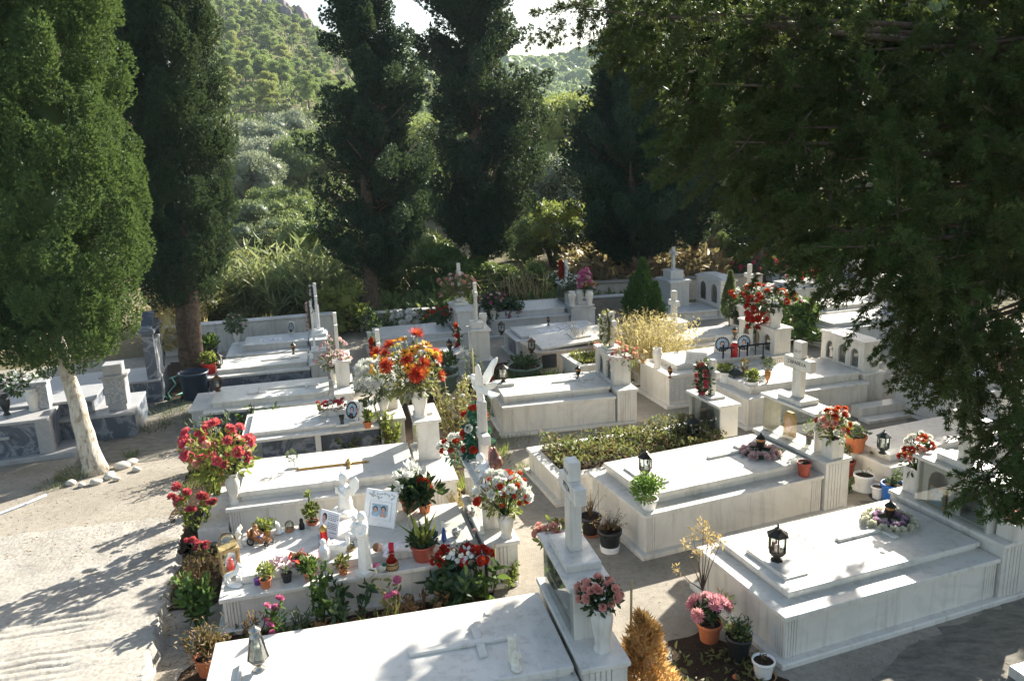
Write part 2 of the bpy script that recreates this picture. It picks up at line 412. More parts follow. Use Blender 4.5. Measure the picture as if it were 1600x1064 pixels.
# ================================================================== camera, light, air
cam = bpy.data.cameras.new('camera'); co = bpy.data.objects.new('camera', cam); C.objects.link(co)
cam.sensor_width = 36; cam.lens = 36*F/1600; cam.clip_start = .05; cam.clip_end = 5000
co.matrix_world = Matrix(((_ri[0], _up[0], -_fw[0], 0), (_ri[1], _up[1], -_fw[1], 0), (_ri[2], _up[2], -_fw[2], CH), (0, 0, 0, 1)))
bpy.context.scene.camera = co
SUN_EL, SUN_AZ = R(28), R(38)      # azimuth from +Y towards +X
sd = Vector((math.sin(SUN_AZ)*math.cos(SUN_EL), math.cos(SUN_AZ)*math.cos(SUN_EL), math.sin(SUN_EL)))
sl = bpy.data.lights.new('sun', 'SUN'); sl.energy = 5.0; sl.angle = R(.5); sl.color = (1, .955, .87)
so = bpy.data.objects.new('sun', sl); C.objects.link(so); so.rotation_euler = (-sd).to_track_quat('-Z', 'Y').to_euler(); so.location = (20, 25, 30)
w = bpy.data.worlds.new('World'); bpy.context.scene.world = w; w.use_nodes = True
wn = w.node_tree; wn.nodes.clear(); wo = wn.nodes.new('ShaderNodeOutputWorld'); bg = wn.nodes.new('ShaderNodeBackground'); bg.inputs['Strength'].default_value = .07
sk = wn.nodes.new('ShaderNodeTexSky'); sk.sky_type = 'NISHITA'; sk.sun_disc = False; sk.sun_elevation = SUN_EL; sk.sun_rotation = SUN_AZ; sk.air_density = 1.2; sk.dust_density = 2.4; sk.ozone_density = 1.0
wn.links.new(sk.outputs[0], bg.inputs[0]); wn.links.new(bg.outputs[0], wo.inputs[0])
vs = bpy.context.scene.view_settings; vs.view_transform = 'Standard'; vs.look = 'None'; vs.gamma = 1; vs.exposure = 1.8
cy = bpy.context.scene.cycles
cy.max_bounces = 6; cy.diffuse_bounces = 3; cy.glossy_bounces = 3; cy.transparent_max_bounces = 12; cy.transmission_bounces = 3; cy.volume_bounces = 0
cy.use_denoising = True

# ================================================================== tombs
RIBM = 'marble'
def pilaster(mb, x, y, z0, z1, face, w_=.13, p=.012, ribs=5):
    """a fluted strip standing proud of a wall; face: '-y','+y','-x','+x' ; (x,y) its start corner along the wall"""
    for k in range(ribs):
        a0 = w_*(k+.08)/ribs; a1 = w_*(k+.92)/ribs
        if face == '-y': mb.box(x+a0, x+a1, y-p, y+.004, z0, z1, c=.003)
        elif face == '-x': mb.box(x-p, x+.004, y+a0, y+a1, z0, z1, c=.003)
        elif face == '+x': mb.box(x-.004, x+p, y+a0, y+a1, z0, z1, c=.003)
def arch_panel(mb, x0, x1, y0, y1, z0, z1, arches, mi=0, seg=10):
    """wall slab in the y-z plane with round-headed openings; arches: (yc, width, sill, spring)"""
    cur = y0
    def slab(a, b, za0, za1, zb0, zb1):   # prism between y=a and y=b
        V = [(x0, a, za0), (x0, a, za1), (x0, b, zb1), (x0, b, zb0), (x1, a, za0), (x1, a, za1), (x1, b, zb1), (x1, b, zb0)]
        mb.add(V, [(0, 1, 2, 3), (7, 6, 5, 4), (0, 4, 5, 1), (1, 5, 6, 2), (2, 6, 7, 3), (3, 7, 4, 0)], mi)
    for (yc, w_, zs, zp) in sorted(arches):
        a, b = yc-w_/2, yc+w_/2
        slab(cur, a, z0, z1, z0, z1)
        if zs > z0+1e-4: slab(a, b, z0, zs, z0, zs)
        for k in range(seg):
            ya, yb = a+w_*k/seg, a+w_*(k+1)/seg
            ha = zp+math.sqrt(max(0, (w_/2)**2-(ya-yc)**2)); hb = zp+math.sqrt(max(0, (w_/2)**2-(yb-yc)**2))
            slab(ya, yb, ha, z1, hb, z1)
        cur = b
    slab(cur, y1, z0, z1, z0, z1)
def latin_cross(mb, x, y, z, H, span, w_=.11, d=.075, arm=.62, mi=0):
    """arms along y, standing at (x,y,z)"""
    za = z+H*arm
    mb.box(x-d/2, x+d/2, y-w_/2, y+w_/2, z, za, mi, .006)
    mb.box(x-d/2+.001, x+d/2-.001, y-span/2, y+span/2, za, za+w_*1.0, mi, .006)
    mb.box(x-d/2, x+d/2, y-w_/2, y+w_/2, za+w_, z+H, mi, .006)
def words(root, name, body, size, loc, rot, mat='ink', depth=.001):
    c = bpy.data.curves.new(name, 'FONT'); c.body = body; c.size = size; c.extrude = depth; c.align_x = 'CENTER'; c.align_y = 'CENTER'
    tmp = bpy.data.objects.new('tmp', c); C.objects.link(tmp); bpy.context.view_layer.update()
    me = bpy.data.meshes.new_from_object(tmp); bpy.data.objects.remove(tmp); me.name = name; me.materials.clear(); me.materials.append(M[mat])
    return link(name, me, root, loc, rot)
FACE_FOOT = (math.pi/2, 0, -math.pi/2)      # text standing upright, read from the foot of the grave
def scribble(mb, x0, y0, z, w_, rows, lh, mi=0, rng=None, along='x'):
    """rows of small raised strokes, worn inscription lying flat; along: reading direction"""
    rng = rng or random
    for r_ in range(rows):
        u = 0.0
        while u < w_*(.75+.25*rng.random()):
            l = lh*(.35+.5*rng.random())
            if rng.random() < .8:
                if along == 'x': mb.box(x0+u, x0+u+l*.6, y0+r_*lh*1.6, y0+r_*lh*1.6+lh*.8, z, z+.0015, mi, .0002)
                else: mb.box(x0+r_*lh*1.6, x0+r_*lh*1.6+lh*.8, y0-u-l*.6, y0-u, z, z+.0015, mi, .0002)
            u += l
TOMB = {}
def tomb(key, label, A, ang, L_, W, h, mat='marble', body=None, slab=None, base=None, plinth=.05, flutes=True, posts=False, ledge=True, group=None, cat='tomb', name='marble_tomb'):
    t = thing(name, label, cat, (A[0], A[1], 0), R(ang), group); TOMB[key] = t
    body = body or mat
    if plinth: MB().box(-plinth, L_+.3, -plinth, W+plinth, -.03, plinth, c=.008).build('plinth', mat, t)
    b = MB()
    if posts:
        for px in (.04, L_*.52):
            for py in (.03, W-.11): b.box(px, px+.08, py, py+.08, plinth-.002, h-.05)
        b.box(.25, L_, .14, W-.14, plinth-.002, h-.05, 1)
        b.build('body', [mat, body], t)
    else:
        b.box(.025, L_, .025, W-.025, plinth-.004, h-.043, 0)
        b.build('body', body, t)
        if flutes:
            for (n, args) in (('pilaster', [(.02, .025, '-y')]), ('pilaster', [(.025, .02, '-x')]), ('pilaster', [(.025, W-.15, '-x')]), ('pilaster', [(L_-.14, .025, '-y')])):
                f = MB()
                for (x, y, fc) in args: pilaster(f, x, y, plinth, h-.044, fc)
                f.build(n, mat, t)
    if ledge is True: MB().box(-.012, L_+.002, -.012, W+.012, h-.04, h, c=.005).build('ledge', mat, t)
    elif ledge:                       # a rim round an open bed
        rw = ledge; r_ = MB()
        r_.box(-.012, L_, -.012, rw, h-.04, h); r_.box(-.012, L_, W-rw, W+.012, h-.04, h); r_.box(-.0121, rw, rw+.0005, W-rw-.0005, h-.0401, h-.001); r_.build('rim', mat, t)
    if slab:
        x0, x1, y0, y1, gap, th = slab
        if gap > .004: MB().box(x0+.02, x1-.02, y0+.02, y1-.02, h-.003, h+gap+.002, c=.004).build('slab_support', mat, t)
        MB().box(x0, x1, y0, y1, h+gap, h+gap+th, c=.006).build('slab', mat, t)
    if base:
        x0, x1, y0, y1, z = base
        bm_ = MB(); bm_.box(x0+.02, x1-.02, y0+.02, y1-.02, -.02, z-.043)
        bm_.build('headstone_base', mat, t)
        f = MB(); pilaster(f, x0+.06, y0+.02, plinth, z-.044, '-y', min(.2, (x1-x0)*.55), .012, 5); f.build('pilaster', mat, t)
        MB().box(x0, x1, y0, y1, z-.04, z, c=.006).build('base_ledge', mat, t)
    return t
def hs_glass(t, x0, x1, y0, y1, z0, z1, mat='marble', post=.10, arches=0, cap=.03, inner='mirror', back=True):
    n = MB()
    n.box(x0+.012, x1, y0, y0+post, z0-.003, z1); n.box(x0+.012, x1, y1-post, y1, z0-.003, z1)
    if back: n.box(x1-.03, x1-.002, y0+post-.002, y1-post+.002, z0-.003, z1-.001)
    n.box(x0+.02, x1-.03, y0+post, y1-post, z0-.002, z0+.012)
    n.build('niche', mat, t)
    if arches:
        a = MB(); ww = (y1-y0-2*post)/arches
        arch_panel(a, x0+.06, x0+.08, y0+post, y1-post, z0+.012, z1-.002, [(y0+post+ww*(k+.5), ww*.62, z0+.02, z0+(z1-z0)*.55) for k in range(arches)])
        a.build('arched_panel', mat, t)
        MB().box(x1-.035, x1-.031, y0+post+.004, y1-post-.004, z0+.012, z1-.004, c=0).build('niche_back', inner, t)
    MB().add([(x0+.005, y0+.01, z0+.004), (x0+.005, y0+.01, z1-.003), (x0+.005, y1-.01, z1-.003), (x0+.005, y1-.01, z0+.004)], [(0, 1, 2, 3)]).build('glass_pane', 'glassdim', t)
    MB().box(x0-cap, x1+cap, y0-cap, y1+cap, z1, z1+.035, c=.006).build('cap', mat, t)
def hs_arch(t, x0, x1, y0, y1, z0, z1, n, mat='marble', cap=.03, wfrac=.6, margin=.06):
    a = MB(); ww = (y1-y0-2*margin)/n
    ar = [(y0+margin+ww*(k+.5), ww*wfrac, z0+.04, z0+(z1-z0)*(.55)) for k in range(n)]
    arch_panel(a, x0, x0+.04, y0, y1, z0-.003, z1, ar)
    a.box(x0+.04, x1, y0, y0+.04, z0-.003, z1, c=.001); a.box(x0+.04, x1, y1-.04, y1, z0-.003, z1, c=.001); a.box(x1-.03, x1-.001, y0+.04, y1-.04, z0-.003, z1-.001, c=.001)
    a.build('arched_niche', mat, t)
    MB().box(x1-.06, x1-.031, y0+.041, y1-.041, z0, z1-.002, c=0).build('niche_back', 'mirror', t)
    MB().add([(x0+.032, y0+.041, z0), (x0+.032, y0+.041, z1-.002), (x0+.032, y1-.041, z1-.002), (x0+.032, y1-.041, z0)], [(0, 1, 2, 3)]).build('glass_pane', 'glassdim', t)
    MB().box(x0-cap, x1+cap, y0-cap, y1+cap, z1, z1+.035, c=.006).build('cap', mat, t)
def cross_on(t, x, y, z, H, span, steps=((.30, .36, .045),), w_=.11, d=.075, arm=.6, mat='marble', text=None):
    s = MB(); zz = z
    for (dx, dy, th) in steps: s.box(x-dx/2, x+dx/2, y-dy/2, y+dy/2, zz-.002, zz+th, c=.006); zz += th
    if steps: s.build('cross_base', mat, t)
    c = MB(); latin_cross(c, x, y, zz-.002, H, span, w_, d, arm); cr = c.build('cross', mat, t)
    if text:
        za = zz+H*arm
        words(cr, 'lettering', text[0], w_*.33, (x-d/2-.0005, y, za+w_+ (H*(1-arm)-w_)*.42), FACE_FOOT, 'inkgrey')
        words(cr, 'lettering', text[1], w_*.42, (x-d/2-.0005, y+.0, za+w_*.55), FACE_FOOT, 'ink')
    return zz
def flat_cross(t, x0, x1, y, z, w_=.06, span=.32, armx=.72, mat='marble', th=.025, name='relief_cross'):
    """raised cross lying on a slab, foot at x0, head at x1"""
    xa = x0+(x1-x0)*armx; c = MB()
    c.box(x0, x1, y-w_/2, y+w_/2, z-.001, z+th, c=.006)
    c.box(xa-w_/2, xa+w_/2, y+w_/2+.0005, y+span/2, z-.001, z+th-.001, c=.006); c.box(xa-w_/2, xa+w_/2, y-span/2, y-w_/2-.0005, z-.001, z+th-.001, c=.006)
    return c.build(name, mat, t)
def LW(key, x, y, z):               # local tomb coordinates -> world
    t = TOMB[key]; a = t.rotation_euler.z
    return (t.location.x+x*math.cos(a)-y*math.sin(a), t.location.y+x*math.sin(a)+y*math.cos(a), z)

# --- T1: foreground left
t = tomb('T1', 'nearest white marble tomb with a raised cross and a candle figurine on its slab', (-2.09, 4.16), 12.2, 2.53, 1.07, .44, slab=(0, 2.51, .08, 1.07, .03, .05), base=(2.53, 2.89, -.03, 1.22, .56))
hs_glass(t, 2.57, 2.85, .30, 1.14, .56, .96, arches=2)
MB().box(2.575, 2.82, .402, 1.038, .73, .745).build('niche_shelf', 'marble', t)
cross_on(t, 2.72, .74, .995, .72, .42, ((.27, .52, .06),), .135, .095, .60, text=('ΟΙΚΟΓ', 'ΡΙΤΖΑ'))
flat_cross(t, 1.40, 2.14, .52, .52, .065, .36, .70)
MB().box(.22, .245, .28, .75, .519, .56).box(.245, .45, .28, .75, .519, .535).build('lamp_stand', 'marble', t)
# --- T2: the grave covered with toys
t = tomb('T2', 'white marble tomb crowded with toys, pots and statuettes', (-2.62, 6.10), 14.2, 2.36, 1.12, .34, slab=(.12, 2.3, .2, 1.1, .0, .075), base=(2.36, 2.70, -.03, 1.15, .46))
hs_glass(t, 2.40, 2.66,   .28, 1.12, .46, .89, arches=0, post=.03, back=False)
c_ = MB(); latin_cross(c_, 2.55, .74, .925, .70, .34, .10, .085, .40); c_.build('cross', 'marble', t)
MB().box(2.42, 2.64, .36, .92, .924, .955).build('cross_base', 'marble', t)
s_ = MB(); scribble(s_, .85, .98, .4155, .5, 3, .035, along='y'); s_.build('inscription', 'inkpale', t)
# --- T3: gold cross
t = tomb('T3', 'white marble tomb with a gilded cross lying on its slab', (-3.18, 7.88), 12.3, 2.12, 1.17, .36, slab=(.12, 2.08, .16, 1.16, .055, .055), base=(2.12, 2.55, -.06, 1.28, .40))
hs_glass(t, 2.16, 2.44, .62, 1.26, .40, .88, post=.05, back=False)
MB().box(2.20, 2.43, .62+.051, .74, .401, .878).build('niche_post', 'marble', t)
MB().box(-.32, .0, -.02, 1.17, -.02, .16).build('foot_step', 'marble', t)
cross_on(t, 2.30, .95, .915, .76, .26, ((.2, .26, .03),), .085, .06, .6)
g_ = flat_cross(t, .75, 1.55, .62, .47, .035, .24, .73, 'brass', .02, 'gilded_cross')
e_ = MB()
for (x, y) in ((.75, .62), (1.55, .62), (1.334, .50), (1.334, .74)): e_.ball((x, y, .482), (.026, .026, .012))
e_.ball((1.334, .62, .488), (.04, .04, .014)); e_.build('cross_finials', 'brass', g_)
# --- T4
t = tomb('T4', 'low tomb on short posts with a portrait plaque on its slab', (-3.72, 10.0), 13.5, 1.86, 1.2, .36, body='marble_blue', slab=(.1, 1.84, .12, 1.15, .03, .035), base=(1.86, 2.24, .05, 1.25, .42), posts=True)
hs_glass(t, 1.90, 2.18, .5, 1.15, .42, .84, post=.03, back=False)
cross_on(t, 1.98, .85, .875, .66, .28, ((.2, .26, .03),), .08, .06, .6)
flat_cross(t, 1.15, 1.75, .5, .425, .05, .28, .72)
# --- T5
t = tomb('T5', 'grey marble tomb with an open stone book and a cross on its slab', (-4.80, 11.50), 13, 1.98, 1.25, .30, body='marble_blue', slab=(.1, 1.9, .18, 1.1, .07, .03), base=(1.98, 2.3, -.05, 1.2, .40), flutes=False)
hs_glass(t, 2.02, 2.26, .35, 1.1, .40, .80, post=.03, back=False)
cross_on(t, 2.10, .80, .835, .70, .30, ((.2, .26, .03),), .09, .06, .6)
flat_cross(t, .95, 1.75, .62, .40, .05, .26, .75)
b_ = MB(); b_.box(.62, .78, .45, .80, .399, .42); b_.box(.785, .92, .45, .80, .399, .415); b_.build('stone_book', 'marble', t)
MB().box(-.22, -.01, .25, 1.15, -.02, .26).box(-.25, -.008, .2, 1.2, .26, .30).build('foot_step', 'marble2', t)
# --- T6
t = tomb('T6', 'grey marble tomb whose square pillar headstone carries a very thin white cross', (-5.45, 13.41), 14, 1.78, 1.15, .34, body='marble_blue', slab=(.15, 1.75, .18, 1.0, .05, .03), base=(1.78, 2.1, .0, 1.1, .40), flutes=False)
MB().box(1.86, 2.08, .06, .44, .398, .60).build('headstone_pillar', 'marble2', t)
MB().box(1.83, 2.11, .03, .47, .60, .635).build('cap', 'marble2', t)
cross_on(t, 1.90, .25, .635, .90, .22, (), .045, .04, .7, mat='plaster')
flat_cross(t, .9, 1.6, .55, .42, .05, .24, .75)
# --- T7
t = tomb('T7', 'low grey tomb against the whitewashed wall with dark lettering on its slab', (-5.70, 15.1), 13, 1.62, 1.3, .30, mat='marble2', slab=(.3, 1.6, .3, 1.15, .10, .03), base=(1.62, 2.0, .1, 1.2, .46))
MB().box(.62, 1.05, .52, .80, .429, .437).build('name_plate', 'paper', t)
s_ = MB(); scribble(s_, .66, .56, .437, .34, 3, .045); s_.build('inscription', 'ink', t)
cross_on(t, 1.82, .62, .46, .98, .3, ((.3, .4, .06), (.2, .26, .06)), .075, .06, .66, mat='plaster')
hd = MB(); hd.prism([(.85, .459), (1.12, .459), (1.12, .95), (1.05, 1.02), (.92, 1.02), (.85, .95)], 'x', 1.72, 1.86); hd.build('headstone_panel', 'marble2', t)
# --- U9a / U9b
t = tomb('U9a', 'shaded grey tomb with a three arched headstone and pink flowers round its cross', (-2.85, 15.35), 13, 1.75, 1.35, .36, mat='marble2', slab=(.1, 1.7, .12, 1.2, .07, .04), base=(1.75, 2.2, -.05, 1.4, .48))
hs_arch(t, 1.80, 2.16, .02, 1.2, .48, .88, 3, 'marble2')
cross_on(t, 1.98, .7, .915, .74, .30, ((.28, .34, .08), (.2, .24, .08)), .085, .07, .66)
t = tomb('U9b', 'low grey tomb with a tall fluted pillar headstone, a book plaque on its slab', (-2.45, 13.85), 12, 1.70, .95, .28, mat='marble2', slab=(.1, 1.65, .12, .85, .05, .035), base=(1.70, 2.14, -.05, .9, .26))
MB().box(1.74, 2.08, .0, .42, .258, .80).build('headstone_pillar', 'marble', t)
MB().box(1.71, 2.11, -.035, .46, .80, .84).build('cap', 'marble', t)
cross_on(t, 1.88, .25, .84, .74, .30, ((.24, .3, .12),), .075, .06, .68)
# --- U8
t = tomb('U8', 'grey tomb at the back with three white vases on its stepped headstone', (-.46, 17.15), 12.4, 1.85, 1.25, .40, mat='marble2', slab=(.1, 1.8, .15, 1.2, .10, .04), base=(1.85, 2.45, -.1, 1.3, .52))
hs_arch(t, 1.9, 2.4, -.05, .42, .52-.42, .56, 1, 'marble2')
hs_glass(t, 1.9, 2.25, .55, 1.25, .52, .94, 'marble2', arches=0)
cross_on(t, 2.05, .9, .975, .50, .32, ((.22, .28, .06),), .09, .07, .55)
# --- U7
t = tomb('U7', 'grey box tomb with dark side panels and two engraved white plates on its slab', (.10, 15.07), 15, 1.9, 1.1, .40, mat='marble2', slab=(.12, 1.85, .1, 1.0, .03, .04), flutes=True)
p_ = MB(); p_.box(-.004, .02, .2, .7, .08, .33, 0); p_.box(.25, 1.7, .016, .03, .08, .33, 0); p_.build('side_panel', 'marble_blue', t)
for (x0, x1, y0, y1) in ((.55, .98, .2, .45), (1.05, 1.45, .35, .6)):
    pl = MB().box(x0, x1, y0, y1, .468, .485).build('name_plate', 'paper', t)
    s_ = MB(); scribble(s_, x0+.04, y0+.04, .485, x1-x0-.1, 3, .045); s_.build('inscription', 'inkgrey', pl)
# --- U6
t = tomb('U6', 'brown stained old tomb with a tilted white slab and a rusty lantern', (.44, 14.0), 17, 1.95, .96, .42, mat='marble_brown', slab=None, flutes=False)
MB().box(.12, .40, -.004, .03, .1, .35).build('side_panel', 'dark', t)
sb = MB().box(0, 1.75, 0, .75, 0, .045).build('slab', 'marble', t); sb.location = (.14, .08, .42); sb.rotation_euler = (R(7), R(-3), 0)
MB().box(.7, 1.1, .2, .55, .045, .07).build('name_plate', 'marble', sb)
# --- U5
t = tomb('U5', 'open white planter grave with a bed of dry weeds inside its rim', (1.15, 12.95), 17, 1.35, .92, .42, mat='marble', ledge=.1, flutes=False)
MB().box(.09, 1.3, .09, .83, .30, .39, c=0).build('soil_fill', 'soil', t)
# --- U4
t = tomb('U4', 'long white marble tomb with a double arched niche under a cream wreathed cross', (-.17, 10.76), 11.5, 1.72, 1.12, .45, slab=(.05, 1.7, .18, 1.08, .055, .05), base=(1.72, 2.06, -.04, 1.14, .54))
hs_arch(t, 1.76, 2.03, .22, 1.10, .54, .95, 2)
cross_on(t, 1.89, .68, .985, .55, .32, ((.3, .44, .03), (.24, .34, .03)), .085, .075, .62)
flat_cross(t, .9, 1.55, .62, .555, .05, .28, .72)
# --- U3
t = tomb('U3', 'open white marble grave bed full of low leafy plants', (.47, 8.42), 18, 2.4, 1.06, .34, ledge=.12, flutes=True)
MB().box(.11, 2.38, .11, .95, .26, .31, c=0).build('soil_fill', 'soil', t)
hs_glass(t, 2.38, 2.66, .36, 1.12, .34, .74, post=.08, arches=1)
cross_on(t, 2.52, .76, .775, .48, .30, ((.22, .32, .03),), .085, .07, .52)
# --- TB
t = tomb('TB', 'white marble tomb with a thick name cross standing on a clear glass case', (1.25, 7.13), 21.0, 2.25, 1.18, .47, slab=(.15, 2.22, .17, 1.15, .06, .05), base=(2.25, 2.62, -.03, 1.22, .62))
hs_glass(t, 2.33, 2.60, .26, 1.14, .62, 1.05, post=.02, back=False)
cross_on(t, 2.47, .70, 1.085, .66, .44, ((.26, .40, .055),), .135, .09, .50, text=('ΟΙΚΟΓ', 'ΖΑΡΑΒΕΛΑ'))
flat_cross(t, 1.25, 1.95, .72, .58, .06, .36, .72)
s_ = MB(); scribble(s_, .95, .85, .5805, .35, 2, .022, along='y'); s_.build('inscription', 'inkpale', t)
# --- V2
t = tomb('V2', 'white marble tomb in blue shade with fluted corners and a large step along its foot', (3.35, 10.68), 16.5, 2.1, 1.12, .46, slab=(.14, 2.1, .17, 1.1, .07, .05), base=(2.1, 2.5, .1, 1.2, .56))
MB().box(1.75, 2.75, -.28, -.051, -.02, .17).box(1.7, 2.95, -.5, -.281, -.02, .05).build('side_step', 'marble', t)
hs_arch(t, 2.15, 2.45, .2, 1.18, .56, 1.0, 3)
# --- V3
t = tomb('V3', 'white marble tomb with a three arched headstone carrying red and white flowers', (2.43, 11.76), 17, 1.9, 1.05, .54, slab=(.25, 1.85, .2, 1.0, .05, .04), base=(1.9, 2.35, .05, 1.2, .62), flutes=False)
hs_arch(t, 2.0, 2.31, .10, 1.12, .62, 1.03, 3)
for k in range(4):
    f = MB()
    for j in range(5): f.box(.03+.09*j, .105+.09*j, .012, .02, .1+.095*k, .185+.095*k, c=.002)
    f.build('tile_panel', 'marble2', t)
mm = MB(); latin_cross(mm, 2.15, .55, 1.065, .64, .46, .10, .07, .50); cr = mm.build('cross', 'marble', t)
words(cr, 'lettering', 'ΟΙΚ\nΠΑΠΑΔΑΚΗ', .045, (2.1145, .55, 1.433), FACE_FOOT, 'inkgrey')
# --- V4
t = tomb('V4', 'pale marble tomb behind the young topiary tree with a tall slender cross', (2.75, 13.95), 17, 2.0, 1.05, .40, mat='marble', slab=(.1, 1.95, .15, .95, .05, .04), base=(2.0, 2.4, .0, 1.1, .48), flutes=False)
hs_arch(t, 2.05, 2.35, .1, 1.0, .48, .90, 2)
cross_on(t, 2.2, .55, .935, .78, .30, ((.22, .3, .04),), .08, .065, .66)
# --- V4b, low slab grave in front of it with the lamp
t = tomb('V4b', 'low sunlit slab grave behind the dry grass, a small dark lamp near its edge', (2.15, 13.1), 17, 1.7, .8, .22, mat='marble', slab=(.1, 1.6, .1, .7, .03, .03), flutes=False)
# --- V5 / V5b / V6
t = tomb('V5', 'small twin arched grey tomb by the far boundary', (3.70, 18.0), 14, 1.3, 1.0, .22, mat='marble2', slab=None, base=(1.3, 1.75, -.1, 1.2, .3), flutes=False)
hs_arch(t, 1.32, 1.72, -.06, 1.16, .3, .88, 2, 'marble2')
MB().prism([(-.1, .914), (1.2, .914), (.9, .99), (.2, .99)], 'x', 1.36, 1.68).build('pediment', 'marble2', t)
t = tomb('V5b', 'grey stepped pillar monument topped by a slender stone cross at the back', (3.12, 18.6), 14, .8, .9, .24, mat='marble2', slab=None, base=None, flutes=False)
MB().box(.82, 1.32, .0, .75, -.02, .80).build('pillar', 'marble2', t); MB().box(.78, 1.36, -.04, .79, .80, .86).build('cap', 'marble2', t)
cross_on(t, 1.07, .38, .86, .56, .32, ((.34, .44, .22),), .085, .07, .66, 'marble2')
t = tomb('V6', 'weathered pillar grave with a stubby cross standing in tall dry grass', (2.28, 14.6), 17, 1.0, .8, .25, mat='marble_old', slab=None, flutes=False)
MB().box(.95, 1.3, .1, .6, -.02, .62).build('pillar', 'marble_old', t); MB().box(.92, 1.33, .07, .63, .62, .66).build('cap', 'marble_old', t)
cross_on(t, 1.12, .35, .66, .60, .32, (), .11, .09, .5, 'marble_old')
# --- V7
t = tomb('V7', 'low white tomb with a green glass lantern, beside the row of plant pots', (4.35, 8.45), 20, 2.2, 1.0, .30, slab=(.12, 2.1, .14, .9, .04, .04), flutes=False)
# --- TA
t = tomb('TA', 'large white marble tomb with a white and lilac flower ring on its slab', (2.04, 5.38), 19.5, 2.26, 1.22, .431, slab=(.17, 2.24, .18, 1.18, .025, .045), base=(2.26, 2.66, -.03, 1.26, .56))
hs_glass(t, 2.30, 2.60, .18, .98, .56, 1.0, post=.035, arches=2, back=True)
MB().box(2.36, 2.56, .34, .82, 1.034, 1.10).build('cross_base', 'marble', t)
c_ = MB(); latin_cross(c_, 2.46, .58, 1.098, .56, .40, .125, .09, .55); c_.build('cross', 'marble', t)
flat_cross(t, 1.12, 1.82, .70, .501, .06, .36, .72)
MB().box(.26, .285, .34, .86, .5, .535).box(.285, .5, .34, .86, .5, .515).build('lamp_stand', 'marble', t)
s_ = MB(); scribble(s_, .8, .98, .5015, .62, 3, .024, along='y'); s_.build('inscription', 'inkpale', t)
# --- left group of dark marble tombs
t = tomb('W1', 'dark blue grey marble tomb with pale corner posts and a white vase on top', (-8.68, 10.04), 16, 2.1, .92, .60, mat='terrazzo', body='marble_blue', slab=None, plinth=.08, flutes=False)
for (x, y) in ((1.93, .018), (1.93, .78)): MB().box(x, x+.185, y-.008, y+.13, .08, .558).build('corner_post', 'terrazzo', t)
MB().box(.2, 1.6, -.03, .02, .36, .40).build('side_band', 'terrazzo', t)
MB().box(1.83, 2.02, .5, .74, .598, .98).box(1.81, 2.04, .48, .76, .98, 1.02).build('headstone_pillar', 'marble_grey', t)
t = tomb('W2', 'dark blue grey marble tomb behind the whitewashed trunk with a mottled square pillar', (-7.83, 10.82), 16, 2.1, 1.16, .40, mat='terrazzo', body='marble_blue', slab=None, plinth=0, flutes=False)
MB().box(1.72, 1.98, .18, .46, .398, .50, 0).box(1.70, 2.0, .16, .48, .50, .92, 1).box(1.66, 2.04, .12, .52, .92, .96, 0).box(1.72, 1.98, .18, .46, .96, 1.12, 0).build('headstone_pillar', ['terrazzo', 'marble_grey'], t)
MB().box(.3, 1.5, .2, 1.0, .398, .60, 0).box(.25, 1.55, .15, 1.05, .60, .64, 1).build('raised_box', ['marble_blue', 'terrazzo'], t)
t = tomb('W3', 'tall dark marble monument with a pale gabled frame, behind the mottled pillar tomb', (-8.2, 12.6), 16, 2.1, 1.0, .42, mat='terrazzo', body='marble_blue', slab=None, plinth=0, flutes=False)
m_ = MB()
for y in (.05, .80): m_.box(1.9, 2.08, y, y+.14, .418, 1.22, 0, .008)
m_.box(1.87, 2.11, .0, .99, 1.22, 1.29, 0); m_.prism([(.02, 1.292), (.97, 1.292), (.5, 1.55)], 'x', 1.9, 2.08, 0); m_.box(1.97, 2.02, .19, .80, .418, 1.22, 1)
m_.build('monument_frame', ['marble_blue', 'dark'], t)
bal = MB()
for y in (.3, .5, .7): bal.lathe([(.05, 0), (.05, .04), (.03, .08), (.05, .3), (.03, .56), (.05, .62), (.05, .66)], (2.05, y, .42), 10)
bal.build('baluster', 'marble2', t)

def haze():
    mb = MB().box(-720, 720, -700, 720, -30, 135, c=0); m, nt, out = newmat('haze_air'); v = N(nt, 'ShaderNodeVolumePrincipled'); v.inputs['Color'].default_value = (.72, .86, .97, 1); v.inputs['Density'].default_value = .00042; v.inputs['Anisotropy'].default_value = 0.0
    L(nt, v.outputs[0], out.inputs['Volume']); o = mb.build('haze', m); tag(o, 'thin sunlit haze in the air of the valley', 'haze', None, 'stuff')
haze()
# ================================================================== setting
def smooth(a, b, x):
    t = np.clip((x-a)/(b-a), 0, 1); return t*t*(3-2*t)
def skyline(pts):
    az = []; tn = []
    for (x, y) in pts:
        d = ray(x, y); az.append(math.atan2(d[0], d[1])); tn.append(d[2]/math.hypot(d[0], d[1]))
    return np.array(az), np.array(tn)
NEAR_SK = skyline([(-1500, 100), (-700, -60), (0, -60), (200, -5), (350, 40), (430, 52), (480, 78), (530, 108), (580, 130), (650, 150), (760, 165), (900, 200), (1100, 215), (2400, 200)])
FAR_SK = skyline([(-1500, 150), (0, 130), (500, 120), (600, 100), (650, 100), (700, 98), (760, 104), (845, 110), (883, 108), (930, 94), (1000, 55), (1200, 10), (1700, -30), (2600, 60)])
R1, R2 = 215.0, 430.0
def hnoise(x, y):
    return (np.sin(x*.11+1.3)*np.cos(y*.093+.4)*1.0 + np.sin(x*.043-y*.05)*1.6 + .5*np.sin(x*.27+y*.21))
